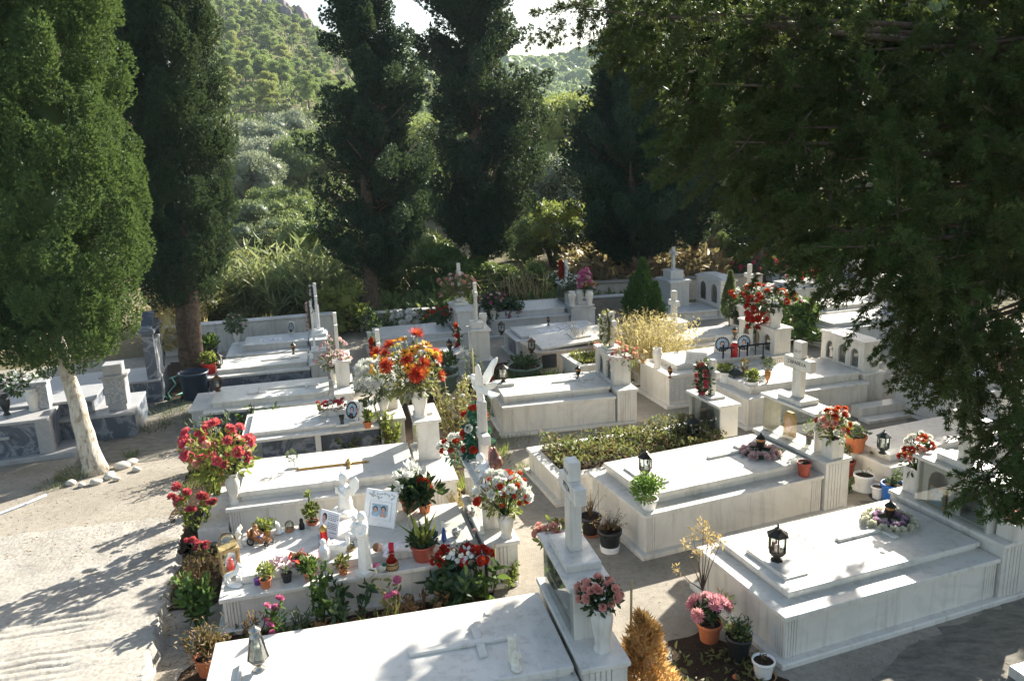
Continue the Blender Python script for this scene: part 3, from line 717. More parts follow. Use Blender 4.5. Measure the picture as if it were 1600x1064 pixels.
def terrain_z(x, y):
    x = np.asarray(x, float); y = np.asarray(y, float)
    r = np.hypot(x, y); az = np.arctan2(x, y)
    t1 = np.interp(az, *NEAR_SK); t2 = np.interp(az, *FAR_SK)
    low = 4.2*smooth(27, 80, r)*np.where(y > 0, 1, 0)
    z1 = 4+R1*t1; zn = low+(z1-4.2)*smooth(62, R1, r)**.85
    zn = np.where(r > R1, z1-(r-R1)*.10, zn)
    z2 = 4+R2*t2; zf = low+(z2-4.2)*smooth(150, R2, r); zf = np.where(r > R2, z2-(r-R2)*.05, zf)
    z = np.maximum(zn, zf)
    front = smooth(math.radians(75), math.radians(58), np.abs(az))
    return z*front + hnoise(x, y)*smooth(60, 150, r)*.9*front
def build_terrain():
    az = np.concatenate([np.linspace(-math.pi, -1.2, 14)[:-1], np.linspace(-1.2, 1.2, 150), np.linspace(1.2, math.pi, 14)[1:-1]])
    rr = np.concatenate([[.5, 3, 8, 15, 22, 26], np.geomspace(29, 640, 64)])
    A, Rr = np.meshgrid(az, rr, indexing='ij'); X = Rr*np.sin(A); Y = Rr*np.cos(A); Z = terrain_z(X, Y)
    V = np.stack([X, Y, Z], -1).reshape(-1, 3); na, nr = A.shape; I = []; 
    for i in range(na):
        i2 = (i+1) % na
        for j in range(nr-1): I.append((i*nr+j, i*nr+j+1, i2*nr+j+1, i2*nr+j))
    I.append(tuple(i*nr for i in range(na)))
    flat = [k for f in I for k in f]
    m, nt, out = newmat('dry_ground')
    n1 = noise(nt, .35, 6, .65); n2 = noise(nt, 9, 5, .7)
    c = ramp(nt, n1, [(.3, (.07, .075, .035)), (.5, (.15, .125, .07)), (.7, (.09, .10, .045))])
    c = mixc(nt, ramp(nt, n2, [(.4, (0, 0, 0)), (.7, (.5,)*3)]), c, (.30, .23, .14))
    bsdf(nt, out, c, .95, .1, 0, n2, .6, .05)
    o = link('ground', setmesh('ground', V, flat, [len(f) for f in I], [m], None, [True]*len(I))); tag(o, kind='structure'); return o
build_terrain()
# paving of the cemetery: one sheet, pieced concrete with grit and stains
m, nt, out = newmat('gritty_concrete')
n1 = noise(nt, .8, 6, .65); n2 = noise(nt, 14, 6, .7); n3 = noise(nt, 70, 3, .6)
c = ramp(nt, n1, [(.3, (.20, .175, .135)), (.55, (.33, .295, .24)), (.75, (.26, .225, .17))])
c = mixc(nt, ramp(nt, n2, [(.45, (0, 0, 0)), (.68, (.65,)*3)]), c, (.20, .17, .13))
c = mixc(nt, ramp(nt, n3, [(.55, (0, 0, 0)), (.75, (.5,)*3)]), c, (.46, .43, .38))
bsdf(nt, out, c, .9, .15, 0, n3, .5, .01); M['concrete'] = m
m, nt, out = newmat('smooth_concrete')
n1 = noise(nt, 1.3, 6, .6); n2 = noise(nt, 25, 5, .7)
c = ramp(nt, n1, [(.3, (.42, .40, .36)), (.6, (.50, .48, .44)), (.8, (.36, .33, .28))])
c = mixc(nt, ramp(nt, n2, [(.5, (0, 0, 0)), (.75, (.55,)*3)]), c, (.27, .24, .19))
bsdf(nt, out, c, .85, .15, 0, n2, .35, .006); M['concrete_s'] = m
m, nt, out = newmat('mossy_shade_concrete')  # dark streaky stain, its colour also painted to deepen ground shade
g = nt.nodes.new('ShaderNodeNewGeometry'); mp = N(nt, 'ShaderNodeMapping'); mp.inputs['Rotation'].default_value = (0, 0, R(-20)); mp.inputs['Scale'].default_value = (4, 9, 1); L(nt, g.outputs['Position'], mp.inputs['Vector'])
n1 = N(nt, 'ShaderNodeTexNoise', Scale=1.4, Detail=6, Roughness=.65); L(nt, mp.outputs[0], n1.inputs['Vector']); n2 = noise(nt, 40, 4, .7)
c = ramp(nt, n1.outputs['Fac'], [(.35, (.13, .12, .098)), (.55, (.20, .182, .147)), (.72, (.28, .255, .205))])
c = mixc(nt, ramp(nt, n2, [(.5, (0, 0, 0)), (.75, (.5,)*3)]), c, (.10, .092, .075)); bsdf(nt, out, c, .9, .15, 0, n2, .4, .008); M['moss'] = m  # mossy stain and painted ground shade in one colour
def sheet(name, poly, z, mat, z0=None, wob=0.0):
    if wob:
        rg = random.Random(len(poly)+int(poly[0][0]*100)); q = []
        for a, b in zip(poly, poly[1:]+poly[:1]):
            n = max(2, int(math.hypot(b[0]-a[0], b[1]-a[1])/.09))
            q += [(a[0]+(b[0]-a[0])*k/n+rg.uniform(-wob, wob), a[1]+(b[1]-a[1])*k/n+rg.uniform(-wob, wob)) for k in range(n)]
        poly = q
    mb = MB(); mb.add([(p[0], p[1], z) for p in poly], [tuple(range(len(poly)))]); o = mb.build(name, mat); tag(o, kind='structure'); return o
sheet('paving', [(-13, 1.5), (12, 1.5), (14, 12), (11, 17.6), (3, 19.6), (-3, 18.6), (-8, 16.6), (-14, 15)], .004, 'concrete')
for poly in ([(-2.75, 5.2), (-.2, 5.75), (-.3, 6.6), (-2.75, 6.05)], [(-3.3, 6.5), (-2.75, 6.6), (-2.95, 7.7), (-3.6, 7.8)], [(-3.9, 7.6), (-3.3, 7.6), (-3.9, 11.4), (-4.8, 11.4)],
             [(-3.4, 9.2), (-1.1, 9.75), (-1.2, 10.5), (-3.6, 9.95)], [(-.95, 8.3), (-.45, 8.5), (-.5, 10.4), (-1.5, 13.2), (-2.1, 12.0)], [(-1.2, 13.4), (.3, 11.9), (1.3, 12.9), (.3, 14.6), (-.2, 15)],
             [(-6.9, 13.2), (-5.5, 13.3), (-5.8, 16.3), (-7.2, 16)], [(1.15, 5.75), (1.35, 5.0), (1.6, 4.5), (2.0, 4.35), (2.02, 5.2), (1.55, 5.9)], [(2.2, 12.9), (3.6, 13.3), (2.9, 16), (1.2, 15.2)]):
    sheet('soil_strip', poly, .009, 'soil', wob=.045)
# the stepped ramp with grooved concrete bands at the left
def ramp_mesh():
    ca, sa = math.cos(R(12)), math.sin(R(12))
    u = np.linspace(-6.5, 3.2, 330); v = np.linspace(2.2, 9.2, 420)     # u along the grooves, v across
    edge_px = [(222, 1064), (234, 1000), (250, 930), (270, 870), (288, 800), (300, 740)]
    E = np.array([G(x, y, z)[:2] for (x, y), z in zip(edge_px, (.24, .22, .18, .12, .05, .012))])
    ue = E[:, 0]*ca+E[:, 1]*sa; ve = -E[:, 0]*sa+E[:, 1]*ca
    o_ = np.argsort(ve); ve, ue = ve[o_], ue[o_]
    umax = np.interp(v, ve, ue)
    s = np.linspace(0, 1, 330)
    U = -7.0+(umax[None, :]+7.0)*s[:, None]; Vv = np.broadcast_to(v[None, :], U.shape)
    top = np.interp(v, [2.2, 5.3, 6.0, 6.6, 7.6, 9.2], [.45, .24, .19, .13, .04, .010])
    bands = [(4.2, 4.95), (5.12, 5.75), (5.95, 6.5), (6.72, 7.1)]
    Z = np.broadcast_to(top[None, :], U.shape).copy()
    rg = np.random.default_rng(5)
    wob = .014*np.sin(U*1.7)+.008*np.sin(U*5.9+1)+.006*np.sin(U*17+Vv*9)
    vv = Vv+wob
    endm = smooth(0, .5, (umax[None, :]-U))                 # smooth margin towards the kerb
    for (a, b) in bands:
        msk = smooth(a-.02, a+.02, vv)*smooth(b+.02, b-.02, vv)*smooth(.30, .55, umax[None, :]-U+.12*np.sin(vv*9)+.08*np.sin(vv*23))
        Z -= msk*(.010+.034*(.5+.5*np.cos((vv-a)*2*math.pi/.115))**4*(.55+.45*np.sin(U*6.3+vv*40)*np.sin(U*2.1+vv*17)))
    bl = rg.normal(size=(34, 43)); bl = np.kron(bl, np.ones((10, 10)))[:330, :420]
    for _ in range(5): bl = (bl+np.roll(bl, 3, 0)+np.roll(bl, -3, 0)+np.roll(bl, 3, 1)+np.roll(bl, -3, 1))/5
    Z = Z+rg.normal(size=Z.shape)*.0020+bl*.0055
    X = U*ca-Vv*sa; Y = U*sa+Vv*ca
    nu, nv = X.shape; P = np.stack([X, Y, Z], -1).reshape(-1, 3)
    ii, jj = np.meshgrid(np.arange(nu-1), np.arange(nv-1), indexing='ij'); k = ii*nv+jj
    Q = np.stack([k, k+nv, k+nv+1, k+1], -1).reshape(-1, 4)
    # outer riser down to the narrow walk
    base = len(P); rim = P[(nu-1)*nv:(nu)*nv]; low = rim.copy(); low[:, 2] = -.02; rim[:, 0] += .012*np.sin(np.arange(nv)*.31)+.01*np.sin(np.arange(nv)*.83); low[:, 0] += .045+.02*np.sin(np.arange(nv)*.13)+.012*np.sin(np.arange(nv)*.57)
    P = np.concatenate([P, low]); j = np.arange(nv-1)
    Q2 = np.stack([(nu-1)*nv+j, base+j, base+j+1, (nu-1)*nv+j+1], -1)
    Q = np.concatenate([Q, Q2]); n = len(Q)
    m, nt, out = newmat('ramp_concrete')
    n1 = noise(nt, 1.1, 6, .65); n2 = noise(nt, 22, 5, .7); n3 = noise(nt, 120, 2)
    c = ramp(nt, n1, [(.3, (.30, .275, .235)), (.55, (.38, .355, .31)), (.75, (.24, .21, .165))])
    c = mixc(nt, ramp(nt, n2, [(.48, (0, 0, 0)), (.7, (.6,)*3)]), c, (.17, .145, .105))
    bsdf(nt, out, c, .9, .12, 0, n3, .6, .008)
    o = link('path', setmesh('path', P, Q.ravel(), [4]*n, [m], None, [True]*n)); tag(o, kind='structure')
ramp_mesh()

sheet('paving', [(2.15, 4.75), (2.6, 4.35), (3.6, 4.2), (4.9, 4.5), (6.2, 5.2), (6.3, 6.3), (4.7, 6.3), (3.2, 5.6)], .0085, 'moss', wob=.05)  # stained patch whose dark colour adds shade below the overhanging tree
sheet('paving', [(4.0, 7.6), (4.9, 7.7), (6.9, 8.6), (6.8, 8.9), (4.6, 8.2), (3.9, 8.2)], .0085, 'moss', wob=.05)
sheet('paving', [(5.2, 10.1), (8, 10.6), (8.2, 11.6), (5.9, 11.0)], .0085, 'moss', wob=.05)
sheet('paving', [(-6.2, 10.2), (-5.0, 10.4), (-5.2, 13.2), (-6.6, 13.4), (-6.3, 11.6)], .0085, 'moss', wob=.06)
# ================================================================== trees and wild plants
SPRAY4 = T_needle(4, .13, .5); SPRAY5 = T_needle(5, .085, .62); SPRAY3 = T_needle(3, .2, .6); LEAF = T_leaf(); LEAFN = T_leaf(.26, .06); BLADE = T_blade()
def gz(x, y): return float(terrain_z(x, y))
def trunk_mesh(base, top, r0, r1, bend=(0, 0), seg=12, n=9, flare=1.45, rng=None):
    rng = rng or np.random.default_rng(1); mb = MB(); pts = []; rad = []
    b, t = np.array(base), np.array(top)
    for i in range(n+1):
        s = i/n; p = b+(t-b)*s + np.array([bend[0], bend[1], 0])*math.sin(math.pi*s) + np.r_[rng.normal(size=2)*.012, 0]*(i > 0)
        pts.append(p); rad.append((r0+(r1-r0)*s)*(1+(flare-1)*max(0, 1-s*n/1.4)**2))
    mb.tube(pts, rad, seg); return mb
def cypress(label, base, H, z0, prof, trunk_r, nclump, cr, nsp, size, mat, seed, lean=(0, 0), ragged=0.0, limbs=8, trunk_mat='bark', tmpl=None, twin=False, group='cypress trees of the graveyard', bend=(0, 0), keep=None, core=.42, crown_z0=None, flare=1.45):
    rng = np.random.default_rng(seed); tmpl = tmpl or SPRAY4
    t = thing('cypress_tree', label, 'tree', (base[0], base[1], 0), 0, group)
    ts, rs = zip(*prof)
    axis = lambda z: np.array([lean[0]*min(1, z/2.5), lean[1]*min(1, z/2.5)])
    mb = trunk_mesh((0, 0, -.05), (lean[0], lean[1], H*.75 if ragged else max(z0+1.2, 2.6)), trunk_r, trunk_r*.25, bend, rng=rng, flare=flare, n=14)
    if twin:
        MB().tube([(.12, .05, -.05), (.16, .0, .8), (.24, -.05, 1.6), (.3, -.1, 3)], [trunk_r*.8, trunk_r*.7, trunk_r*.6, trunk_r*.4], 9).build('stem', trunk_mat, t)
    for k in range(limbs if ragged else 0):
        z = z0*.9+(H*.7-z0)*rng.random(); a = rng.random()*6.28; r = np.interp((z-z0)/(H-z0), ts, rs)*.75; x0, y0 = axis(z)
        mb.tube([(x0, y0, z), (x0+.5*r*math.cos(a), y0+.5*r*math.sin(a), z+.25*r), (x0+r*math.cos(a), y0+r*math.sin(a), z+.7*r)], [trunk_r*.22, trunk_r*.14, trunk_r*.05], 5)
    cl = Cloud()
    def plume(c, ax, ln, wd, n):
        ax = np.asarray(ax, float); ax = ax/np.linalg.norm(ax); s_ = rng.random(n); th = rng.random(n)*6.28
        u = np.cross(ax, [0, .3, 1.]); u /= np.linalg.norm(u)+1e-9; v = np.cross(ax, u)
        w = wd*(np.sin(np.pi*np.clip(s_*.86+.1, 0, 1))**.75)*(.82+.18*rng.random(n))*(1+.22*np.sin(3*th+s_*7+rng.random()*6))
        O = np.cos(th)[:, None]*u+np.sin(th)[:, None]*v; P = c+ax*(s_[:, None]-.35)*ln+O*w[:, None]; D = ax*.8+O*.75+rdir(n, rng)*.45
        cl.add(P, D, size*(.7+.6*rng.random(n)), tmpl, rng=rng)
    if not ragged:
        for k in range(nclump):
            s = rng.random()**.85; z = z0+(H-z0)*s; r = np.interp(s, ts, rs); a = rng.random()*2*math.pi
            f = 1-.62*rng.random()**2.0; x0, y0 = axis(z); q = cr*(.6+.75*rng.random()); o_ = np.array([math.cos(a), math.sin(a), 0])
            plume(np.array([x0, y0, z])+o_*r*f, o_*.38+np.array([0, 0, 1])+rdir(1, rng)[0]*.16, q*2.5, q*.78, int(nsp*(q/cr)**1.5))
    else:
        nl = nclump//3
        for k in range(nl):
            s = ((k+rng.random())/nl)**1.05; z = z0+(H-z0)*s; r = np.interp(s, ts, rs)*(.50+.75*rng.random()); a = rng.random()*2*math.pi; x0, y0 = axis(z); o_ = np.array([math.cos(a), math.sin(a), 0]); up_ = .25+.5*rng.random()
            b = np.array([x0, y0, z-.25*r]); tip = b+o_*r+np.array([0, 0, up_*r]); mb.tube([b, (b+tip)/2-np.array([0, 0, .08*r]), tip], [trunk_r*.16, trunk_r*.09, .008], 5)
            for g in range(6):
                u_ = .30+.72*g/5; c = b+(tip-b)*u_+rdir(1, rng)[0]*.16*r*(1.15-u_); q = cr*(.5+.5*rng.random())*(1.12-.45*abs(u_-.55))
                plume(c, o_*(.75-.3*u_)+np.array([0, 0, .35+.55*u_])+rdir(1, rng)[0]*.45, q*2.2, q*.62, int(nsp*(q/cr)**1.5))
    mb.build('trunk', trunk_mat, t)
    if core and not ragged and H > 5:             # the shaded inside of a dense crown
        for k in range(14):
            z = z0+.9+(H-z0-1.6)*k/13; r = np.interp((z-z0)/(H-z0), ts, rs)*.40; x0, y0 = axis(z)
            lump(cl, (x0, y0, z), (r, r, (H-z0)/20), rng, 14, 6, k=1.0)
    cl.build('crown', mat, t); return t
cypress('big sunlit cypress with a dense crown and a whitewashed leaning trunk', (-5.74, 10.0), 10.5, 1.50, [(0, .45), (.05, .86), (.13, 1.14), (.32, 1.22), (.5, 1.22), (.75, .95), (1, .2)], .145, 1150, .20, 300, .050, 'cyp', 11, (-.40, .25), limbs=4, trunk_mat='limewash', bend=(-.02, 0), flare=1.35)
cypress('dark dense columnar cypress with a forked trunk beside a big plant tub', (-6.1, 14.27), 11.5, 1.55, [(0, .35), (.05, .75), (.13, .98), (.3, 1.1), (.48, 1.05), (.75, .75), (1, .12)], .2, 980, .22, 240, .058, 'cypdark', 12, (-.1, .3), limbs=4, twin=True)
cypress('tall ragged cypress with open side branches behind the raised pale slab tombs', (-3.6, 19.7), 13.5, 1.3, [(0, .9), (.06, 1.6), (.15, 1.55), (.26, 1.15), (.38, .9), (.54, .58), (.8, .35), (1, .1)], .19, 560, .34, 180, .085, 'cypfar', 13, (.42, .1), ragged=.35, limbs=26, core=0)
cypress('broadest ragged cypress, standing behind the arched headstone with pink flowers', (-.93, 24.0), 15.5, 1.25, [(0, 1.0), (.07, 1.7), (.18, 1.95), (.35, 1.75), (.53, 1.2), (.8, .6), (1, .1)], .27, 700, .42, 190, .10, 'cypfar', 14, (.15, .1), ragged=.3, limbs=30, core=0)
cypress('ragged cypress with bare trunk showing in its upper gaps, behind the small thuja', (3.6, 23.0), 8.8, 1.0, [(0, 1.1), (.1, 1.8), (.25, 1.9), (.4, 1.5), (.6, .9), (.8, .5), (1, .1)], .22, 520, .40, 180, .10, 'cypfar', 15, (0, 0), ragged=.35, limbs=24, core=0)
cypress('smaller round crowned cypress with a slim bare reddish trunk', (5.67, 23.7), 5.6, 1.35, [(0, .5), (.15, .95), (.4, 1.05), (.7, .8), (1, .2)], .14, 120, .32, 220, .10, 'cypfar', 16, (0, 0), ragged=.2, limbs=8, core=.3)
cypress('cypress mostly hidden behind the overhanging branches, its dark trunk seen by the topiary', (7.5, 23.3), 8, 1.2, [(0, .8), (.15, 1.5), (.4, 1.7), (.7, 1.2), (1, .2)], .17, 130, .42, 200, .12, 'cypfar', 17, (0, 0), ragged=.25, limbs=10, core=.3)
cypress('hidden cypress behind the overhanging branches, added to shade the tomb beside it', (9.4, 15.6), 4.4, 1.2, [(0, .9), (.12, 1.5), (.4, 1.6), (.7, 1.1), (1, .2)], .18, 130, .40, 80, .14, 'cypdark', 18, (0, 0), ragged=.2, limbs=8, core=.4)  # unseen tree added for its shade, kept low to spare other tombs
# the near tree whose branches hang over the right half
def overhang():
    rng = np.random.default_rng(21); base = (7.3, 8.7)
    t = thing('cypress_tree', 'large old cypress whose drooping branches hang over the tombs from above', 'tree', (base[0], base[1], 0), 0, 'cypress trees of the graveyard')
    lobes = []                         # (centre, radii): where the boughs carry foliage
    def px(x, y, Y, rx, ry, rz): lobes.append((at(x, y, Y), (rx, ry, rz)))
    px(985, 20, 7.2, .42, .5, .28); px(905, 14, 7.0, .25, .3, .10); px(1060, 20, 7.4, .5, .7, .5); px(1085, 130, 7.0, .32, .6, .42); px(1125, 222, 6.9, .36, .6, .30)
    px(1180, 60, 7.6, .7, .9, .65); px(1190, 200, 7.2, .62, .9, .55); px(1235, 300, 7.0, .42, .8, .35); px(1245, 366, 6.4, .24, .6, .28)
    px(1330, 80, 7.6, .9, 1.2, .8); px(1320, 250, 7.2, .75, 1.1, .7); px(1360, 385, 6.1, .44, .9, .52); px(1438, 462, 6.0, .31, .7, .38); px(1468, 522, 5.9, .26, .6, .27); px(1500, 562, 5.9, .25, .6, .22)
    px(1480, 80, 7.8, 1.0, 1.3, .9); px(1470, 260, 7.4, .9, 1.2, .8); px(1480, 405, 6.2, .62, .8, .6); px(1520, 500, 6.0, .46, .8, .4); px(1510, 585, 6.4, .25, .5, .18)
    px(1600, 100, 7.6, 1.0, 1.3, 1.0); px(1600, 300, 7.0, .9, 1.2, .8); px(1610, 450, 6.4, .6, .9, .55); px(1600, 535, 6.1, .32, .5, .20)
    px(1575, 640, 5.6, .20, .4, .10); px(1585, 700, 5.4, .28, .45, .17); px(1562, 700, 5.5, .14, .3, .10); px(1585, 762, 5.3, .22, .4, .13); px(1610, 765, 5.3, .26, .4, .18); px(1535, 752, 5.3, .10, .2, .05); px(1640, 640, 5.6, .35, .5, .35)
    for (x, y, Y, q) in ((1230, 120, 9.3, 1.2), (1400, 120, 9.3, 1.4), (1560, 120, 9.3, 1.5), (1660, 250, 8.4, 1.0), (1140, 60, 9.0, .8)): px(x, y, Y, q, q, q*.8)
    for (x, y, z, r) in ((5.6, 8.2, 6.8, 1.9), (7.4, 8.8, 7.4, 2.2), (8.8, 9.6, 5.2, 1.8), (6.6, 7.0, 4.8, 1.5), (8.0, 9.9, 2.6, .8), (8.6, 8.0, 3.2, 1.2), (6.6, 6.6, 3.0, .7)): lobes.append((np.array([x, y, z]), (r, r, r*.8)))
    # limbs run from the trunk out to the lobes
    mb = trunk_mesh((0, 0, -.05), (-.3, -.1, 7.5), .34, .14, n=12); 
    for (c, r) in lobes:
        q = c-np.array([base[0], base[1], 0]); h = max(1.4, min(6.5, q[2]-.25*math.hypot(q[0], q[1])+.5)); s = np.array([-.3*h/7.5, -.1*h/7.5, h])
        m1 = s+(q-s)*.5+np.array([0, 0, .35]); mb.tube([s, m1, q], [.06, .035, .006], 6)
    mb.build('trunk', 'bark', t)
    cl = Cloud(); bs = np.array([base[0], base[1], 0]); mb2 = MB()
    for (c, r) in lobes:
        vol = r[0]*r[1]*r[2]; near = c[1] < 8.1 and c[2] < 6.6; nf = max(7, int((135 if near else 85)*vol**.52)); r = np.asarray(r)
        for k in range(nf):
            d = rdir(1, rng)[0]*rng.random()**.36; st = c+d*r*.9-bs; out = st-np.array([0, 0, st[2]]); out /= np.linalg.norm(out)+1e-6
            ax = out*.55+d*.8+rdir(1, rng)[0]*.45+np.array([0, 0, -.22]); ax /= np.linalg.norm(ax); ln = (.26+.26*rng.random())*min(1, .5+r[0]*1.2); m_ = int(74*ln/.4) if near else int(34*ln/.4)
            s_ = rng.random(m_)**.9; side = rdir(m_, rng); side -= (side@ax)[:, None]*ax; wd = .085*(1-s_*.85)*ln/.4
            P = st+ax*s_[:, None]*ln+np.array([0, 0, -.10*ln])*(s_[:, None]**2)+side*wd[:, None]*rng.random((m_, 1)); D = ax*.85+side*.75+rdir(m_, rng)*.25
            cl.add(P, D, (.047 if near else .13)*(.6+.8*rng.random(m_)), SPRAY5 if near else SPRAY3, rng=rng)
            if near and k % 4 == 0: mb2.tube([st-ax*.15, st+ax*ln*.5, st+ax*ln*.95+np.array([0, 0, -.08*ln])], [.007, .004, .0015], 4)
    tag(mb2.build('twigs', 'bark', t), kind='stuff')
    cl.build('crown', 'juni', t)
overhang()

# --- pines on the slope, each its own object
def pine_template(seed, mat):
    rng = np.random.default_rng(seed); cl = Cloud()
    h = 5.2+1.5*rng.random(); w_ = 2.3+.7*rng.random()
    for k in range(22):
        a = rng.random()*6.28; rr = w_*rng.random()**.6*(.55+.5*rng.random()); z = h*(.36+.6*rng.random())*(1-.25*(rr/w_)); c = (rr*math.cos(a), rr*math.sin(a), z)
        e = np.array([.78, .78, .46])*(.55+.75*rng.random()); lump(cl, c, e, rng, 8, 5, k=.55)
        P, D = ellipsoid_pts(c, e, 170, rng, .35, .6, .8, .6); cl.add(P, D, .25*(.6+.8*rng.random(170)), SPRAY3, rng=rng)
    n0 = len(cl.N)
    mb = MB().tube([(0, 0, -.6), (.1, 0, h*.3), (0, .1, h*.7)], [.2, .16, .08], 6)
    V = np.array(mb.v); fs = []; k = 0
    for n in mb.n: fs.append(mb.i[k:k+n]); k += n
    cl.raw(V, fs, 1)
    return cl.mesh('pine_tree', [mat, 'bark'])
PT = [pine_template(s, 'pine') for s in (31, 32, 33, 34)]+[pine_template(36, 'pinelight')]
def scatter_pines():
    rng = np.random.default_rng(40); pts = []
    tries = 0
    while len(pts) < 292 and tries < 30000:
        tries += 1
        u = rng.random(); x = 335+(570-335)*u if rng.random() < .8 else 600+(960-600)*rng.random()
        r = math.sqrt(92**2+(218**2-92**2)*rng.random())
        d = ray(x, 200); az = math.atan2(d[0], d[1]); p = (r*math.sin(az), r*math.cos(az))
        if all((p[0]-q[0])**2+(p[1]-q[1])**2 > (3.2+r*.006)**2 for q in pts): pts.append(p)
    for k, (x, y) in enumerate(pts):
        me = PT[4] if rng.random() < .14 else PT[int(rng.integers(4))]
        s = .42+.34*rng.random()
        o = link('pine_tree', me, None, (x, y, gz(x, y)-.3), (0, 0, rng.random()*6.28), (s, s, s*(.85+.35*rng.random())))
        tag(o, 'green pine tree, one of the many covering the hillside', 'tree', 'pines covering the hillside')
scatter_pines()
def far_forest():
    rng = np.random.default_rng(41); cl = Cloud(); N_ = 1500
    x = 480+(1100-480)*rng.random(N_); r = 225+230*rng.random(N_)
    for xi, ri in zip(x, r):
        d = ray(xi, 150); az = math.atan2(d[0], d[1]); p = np.array([ri*math.sin(az), ri*math.cos(az), 0]); p[2] = gz(p[0], p[1])+1.2
        e = np.array([2.8, 2.8, 2.3])*(.6+.8*rng.random()); lump(cl, p, e, rng, 7, 5, k=.9)
        P, D = ellipsoid_pts(p, e, 34, rng, .15, .4, .9, .4); cl.add(P, D, 1.0*(.7+.6*rng.random(34)), SPRAY3, rng=rng)
    o = cl.build('forest', 'pine'); tag(o, 'hazy pine forest over the far ridge beyond the valley', 'forest', None, 'stuff')
far_forest()
def undergrowth():
    rng = np.random.default_rng(42); cl = Cloud(); n = 9000
    x = 330+(980-330)*rng.random(n); r = 40+190*rng.random(n)**.8
    P = []
    for xi, ri in zip(x, r):
        d = ray(xi, 200); az = math.atan2(d[0], d[1]); X, Y = ri*math.sin(az), ri*math.cos(az); P.append((X, Y, gz(X, Y)))
    P = np.array(P)
    for j in range(5):
        D = rdir(n, rng); D[:, 2] = np.abs(D[:, 2])+.4
        cl.add(P+np.c_[rng.normal(size=(n, 2))*.6, .5*rng.random(n)], D, .3+.4*rng.random(n), SPRAY3, mi=0, rng=rng)
    o = cl.build('undergrowth', 'shrub'); tag(o, 'low scrub covering the slope between the pines', 'scrub', None, 'stuff')
undergrowth()
def cliff():
    rng = np.random.default_rng(43)
    for (x, r0) in ((455, 196), (490, 200), (520, 203), (548, 206)):
        d = ray(x, 60); az = math.atan2(d[0], d[1]); mb = MB()
        for k in range(16):
            a = az+rng.normal()*.012; r = r0+rng.normal()*3; X, Y = r*math.sin(a), r*math.cos(a); z = gz(X, Y)
            s = 1+1.1*rng.random(); mb.ball((X, Y, z+s*.6), (s*.8, s*.8, s*(1.5+rng.random())), 0, 7, 5)
        tag(mb.build('cliff', 'cliff'), kind='structure')
M['cliff'] = plain('purple_grey_rock', (.20, .165, .16), .95, .1, 0, .4, .8)
cliff()
# --- olive trees, bushes and reeds between the graves and the hill
def bush(name, label, cat, x, Y, w_, h, mat, seed, leaf=.16, n=2600, nc=26, group=None, tmpl=None, trunk=True, zoff=0.0, pos=None, depth=None, stem='bark'):
    rng = np.random.default_rng(seed)
    if pos is None:
        p = at(x, 300, Y); pos = (p[0], p[1])
    z = gz(*pos)+zoff; t = thing(name, label, cat, (pos[0], pos[1], z), rng.random()*.1, group)
    if trunk:
        mb = MB()
        for k in range(5):
            a = rng.random()*6.28; mb.tube([(0, 0, -.1), (.12*w_*math.cos(a), .12*w_*math.sin(a), h*.35), (.3*w_*math.cos(a), .3*w_*math.sin(a), h*.7)], [.035*h, .025*h, .008*h], 6)
        mb.build('trunk' if h > 2.5 else 'stem', stem, t)
    cl = Cloud(); d_ = depth or w_
    lowz = .30 if h > 2.5 else .12
    for k in range(nc):
        a = rng.random()*6.28; rr = .5*rng.random()**.55*.82; zf = lowz+(1-lowz)*rng.random()**.8*.88; rr *= math.sqrt(max(.08, 1-((zf-.45)/.62)**2))
        c = (rr*w_*math.cos(a), rr*d_*math.sin(a), zf*h); q = (.11+.08*rng.random())*min(w_, h*1.4)
        e = (q*1.15, q*1.15, q*.8); lump(cl, c, e, rng, 7, 5, k=.62); m_ = n//nc
        P, D = ellipsoid_pts(c, e, m_, rng, .4, .45, .7, .7); cl.add(P, D, leaf*(.6+.8*rng.random(m_)), tmpl or LEAF, rng=rng)
    cl.build('crown' if h > 2.5 else 'foliage', mat, t); return t
OL = 'olive trees and bushes of the valley'
spec = [('olive_tree', 'silvery olive tree seen just beside the dark columnar cypress', 385, 47, 5.0, 3.0, 'olive'), ('olive_tree', 'wide pale olive tree below the pine slope', 430, 54, 6, 3.2, 'olive'),
        ('olive_tree', 'darker olive tree next to the ragged cypress branches', 478, 52, 5, 3.2, 'shrub'), ('olive_tree', 'greyish olive tree half behind the dark columnar cypress', 352, 60, 6, 3.4, 'olive'),
        ('olive_tree', 'small grey olive tree at the foot of the hill', 412, 66, 6, 3.2, 'olive'), ('olive_tree', 'rounded olive tree close under the lowest pines', 462, 70, 6, 3.4, 'olive'), ('olive_tree', 'olive tree seen through the ragged cypress branches', 520, 60, 7, 3.6, 'shrub'),
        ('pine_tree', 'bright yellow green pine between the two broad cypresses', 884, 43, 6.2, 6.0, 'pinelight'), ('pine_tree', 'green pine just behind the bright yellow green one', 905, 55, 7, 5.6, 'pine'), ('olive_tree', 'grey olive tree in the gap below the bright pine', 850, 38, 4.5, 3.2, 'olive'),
        ('pine_tree', 'bright pine glimpsed between the two tall ragged cypresses', 655, 45, 6, 5, 'pinelight'), ('olive_tree', 'olive tree glimpsed low between the tall ragged cypresses', 640, 36, 5, 3.0, 'shrub'), ('pine_tree', 'pine glimpsed right of the broadest cypress trunk', 800, 44, 6, 4.6, 'pine'), ('pine_tree', 'pine glimpsed left of the broadest cypress trunk', 720, 48, 7, 5, 'pine')]
for i, (n_, lb, x, Y, w_, h, mt) in enumerate(spec): bush(n_, lb, 'tree', x, Y, w_, h, mt, 100+i, .15, 9000, 34, OL, SPRAY3 if 'pine' in n_ else LEAF)
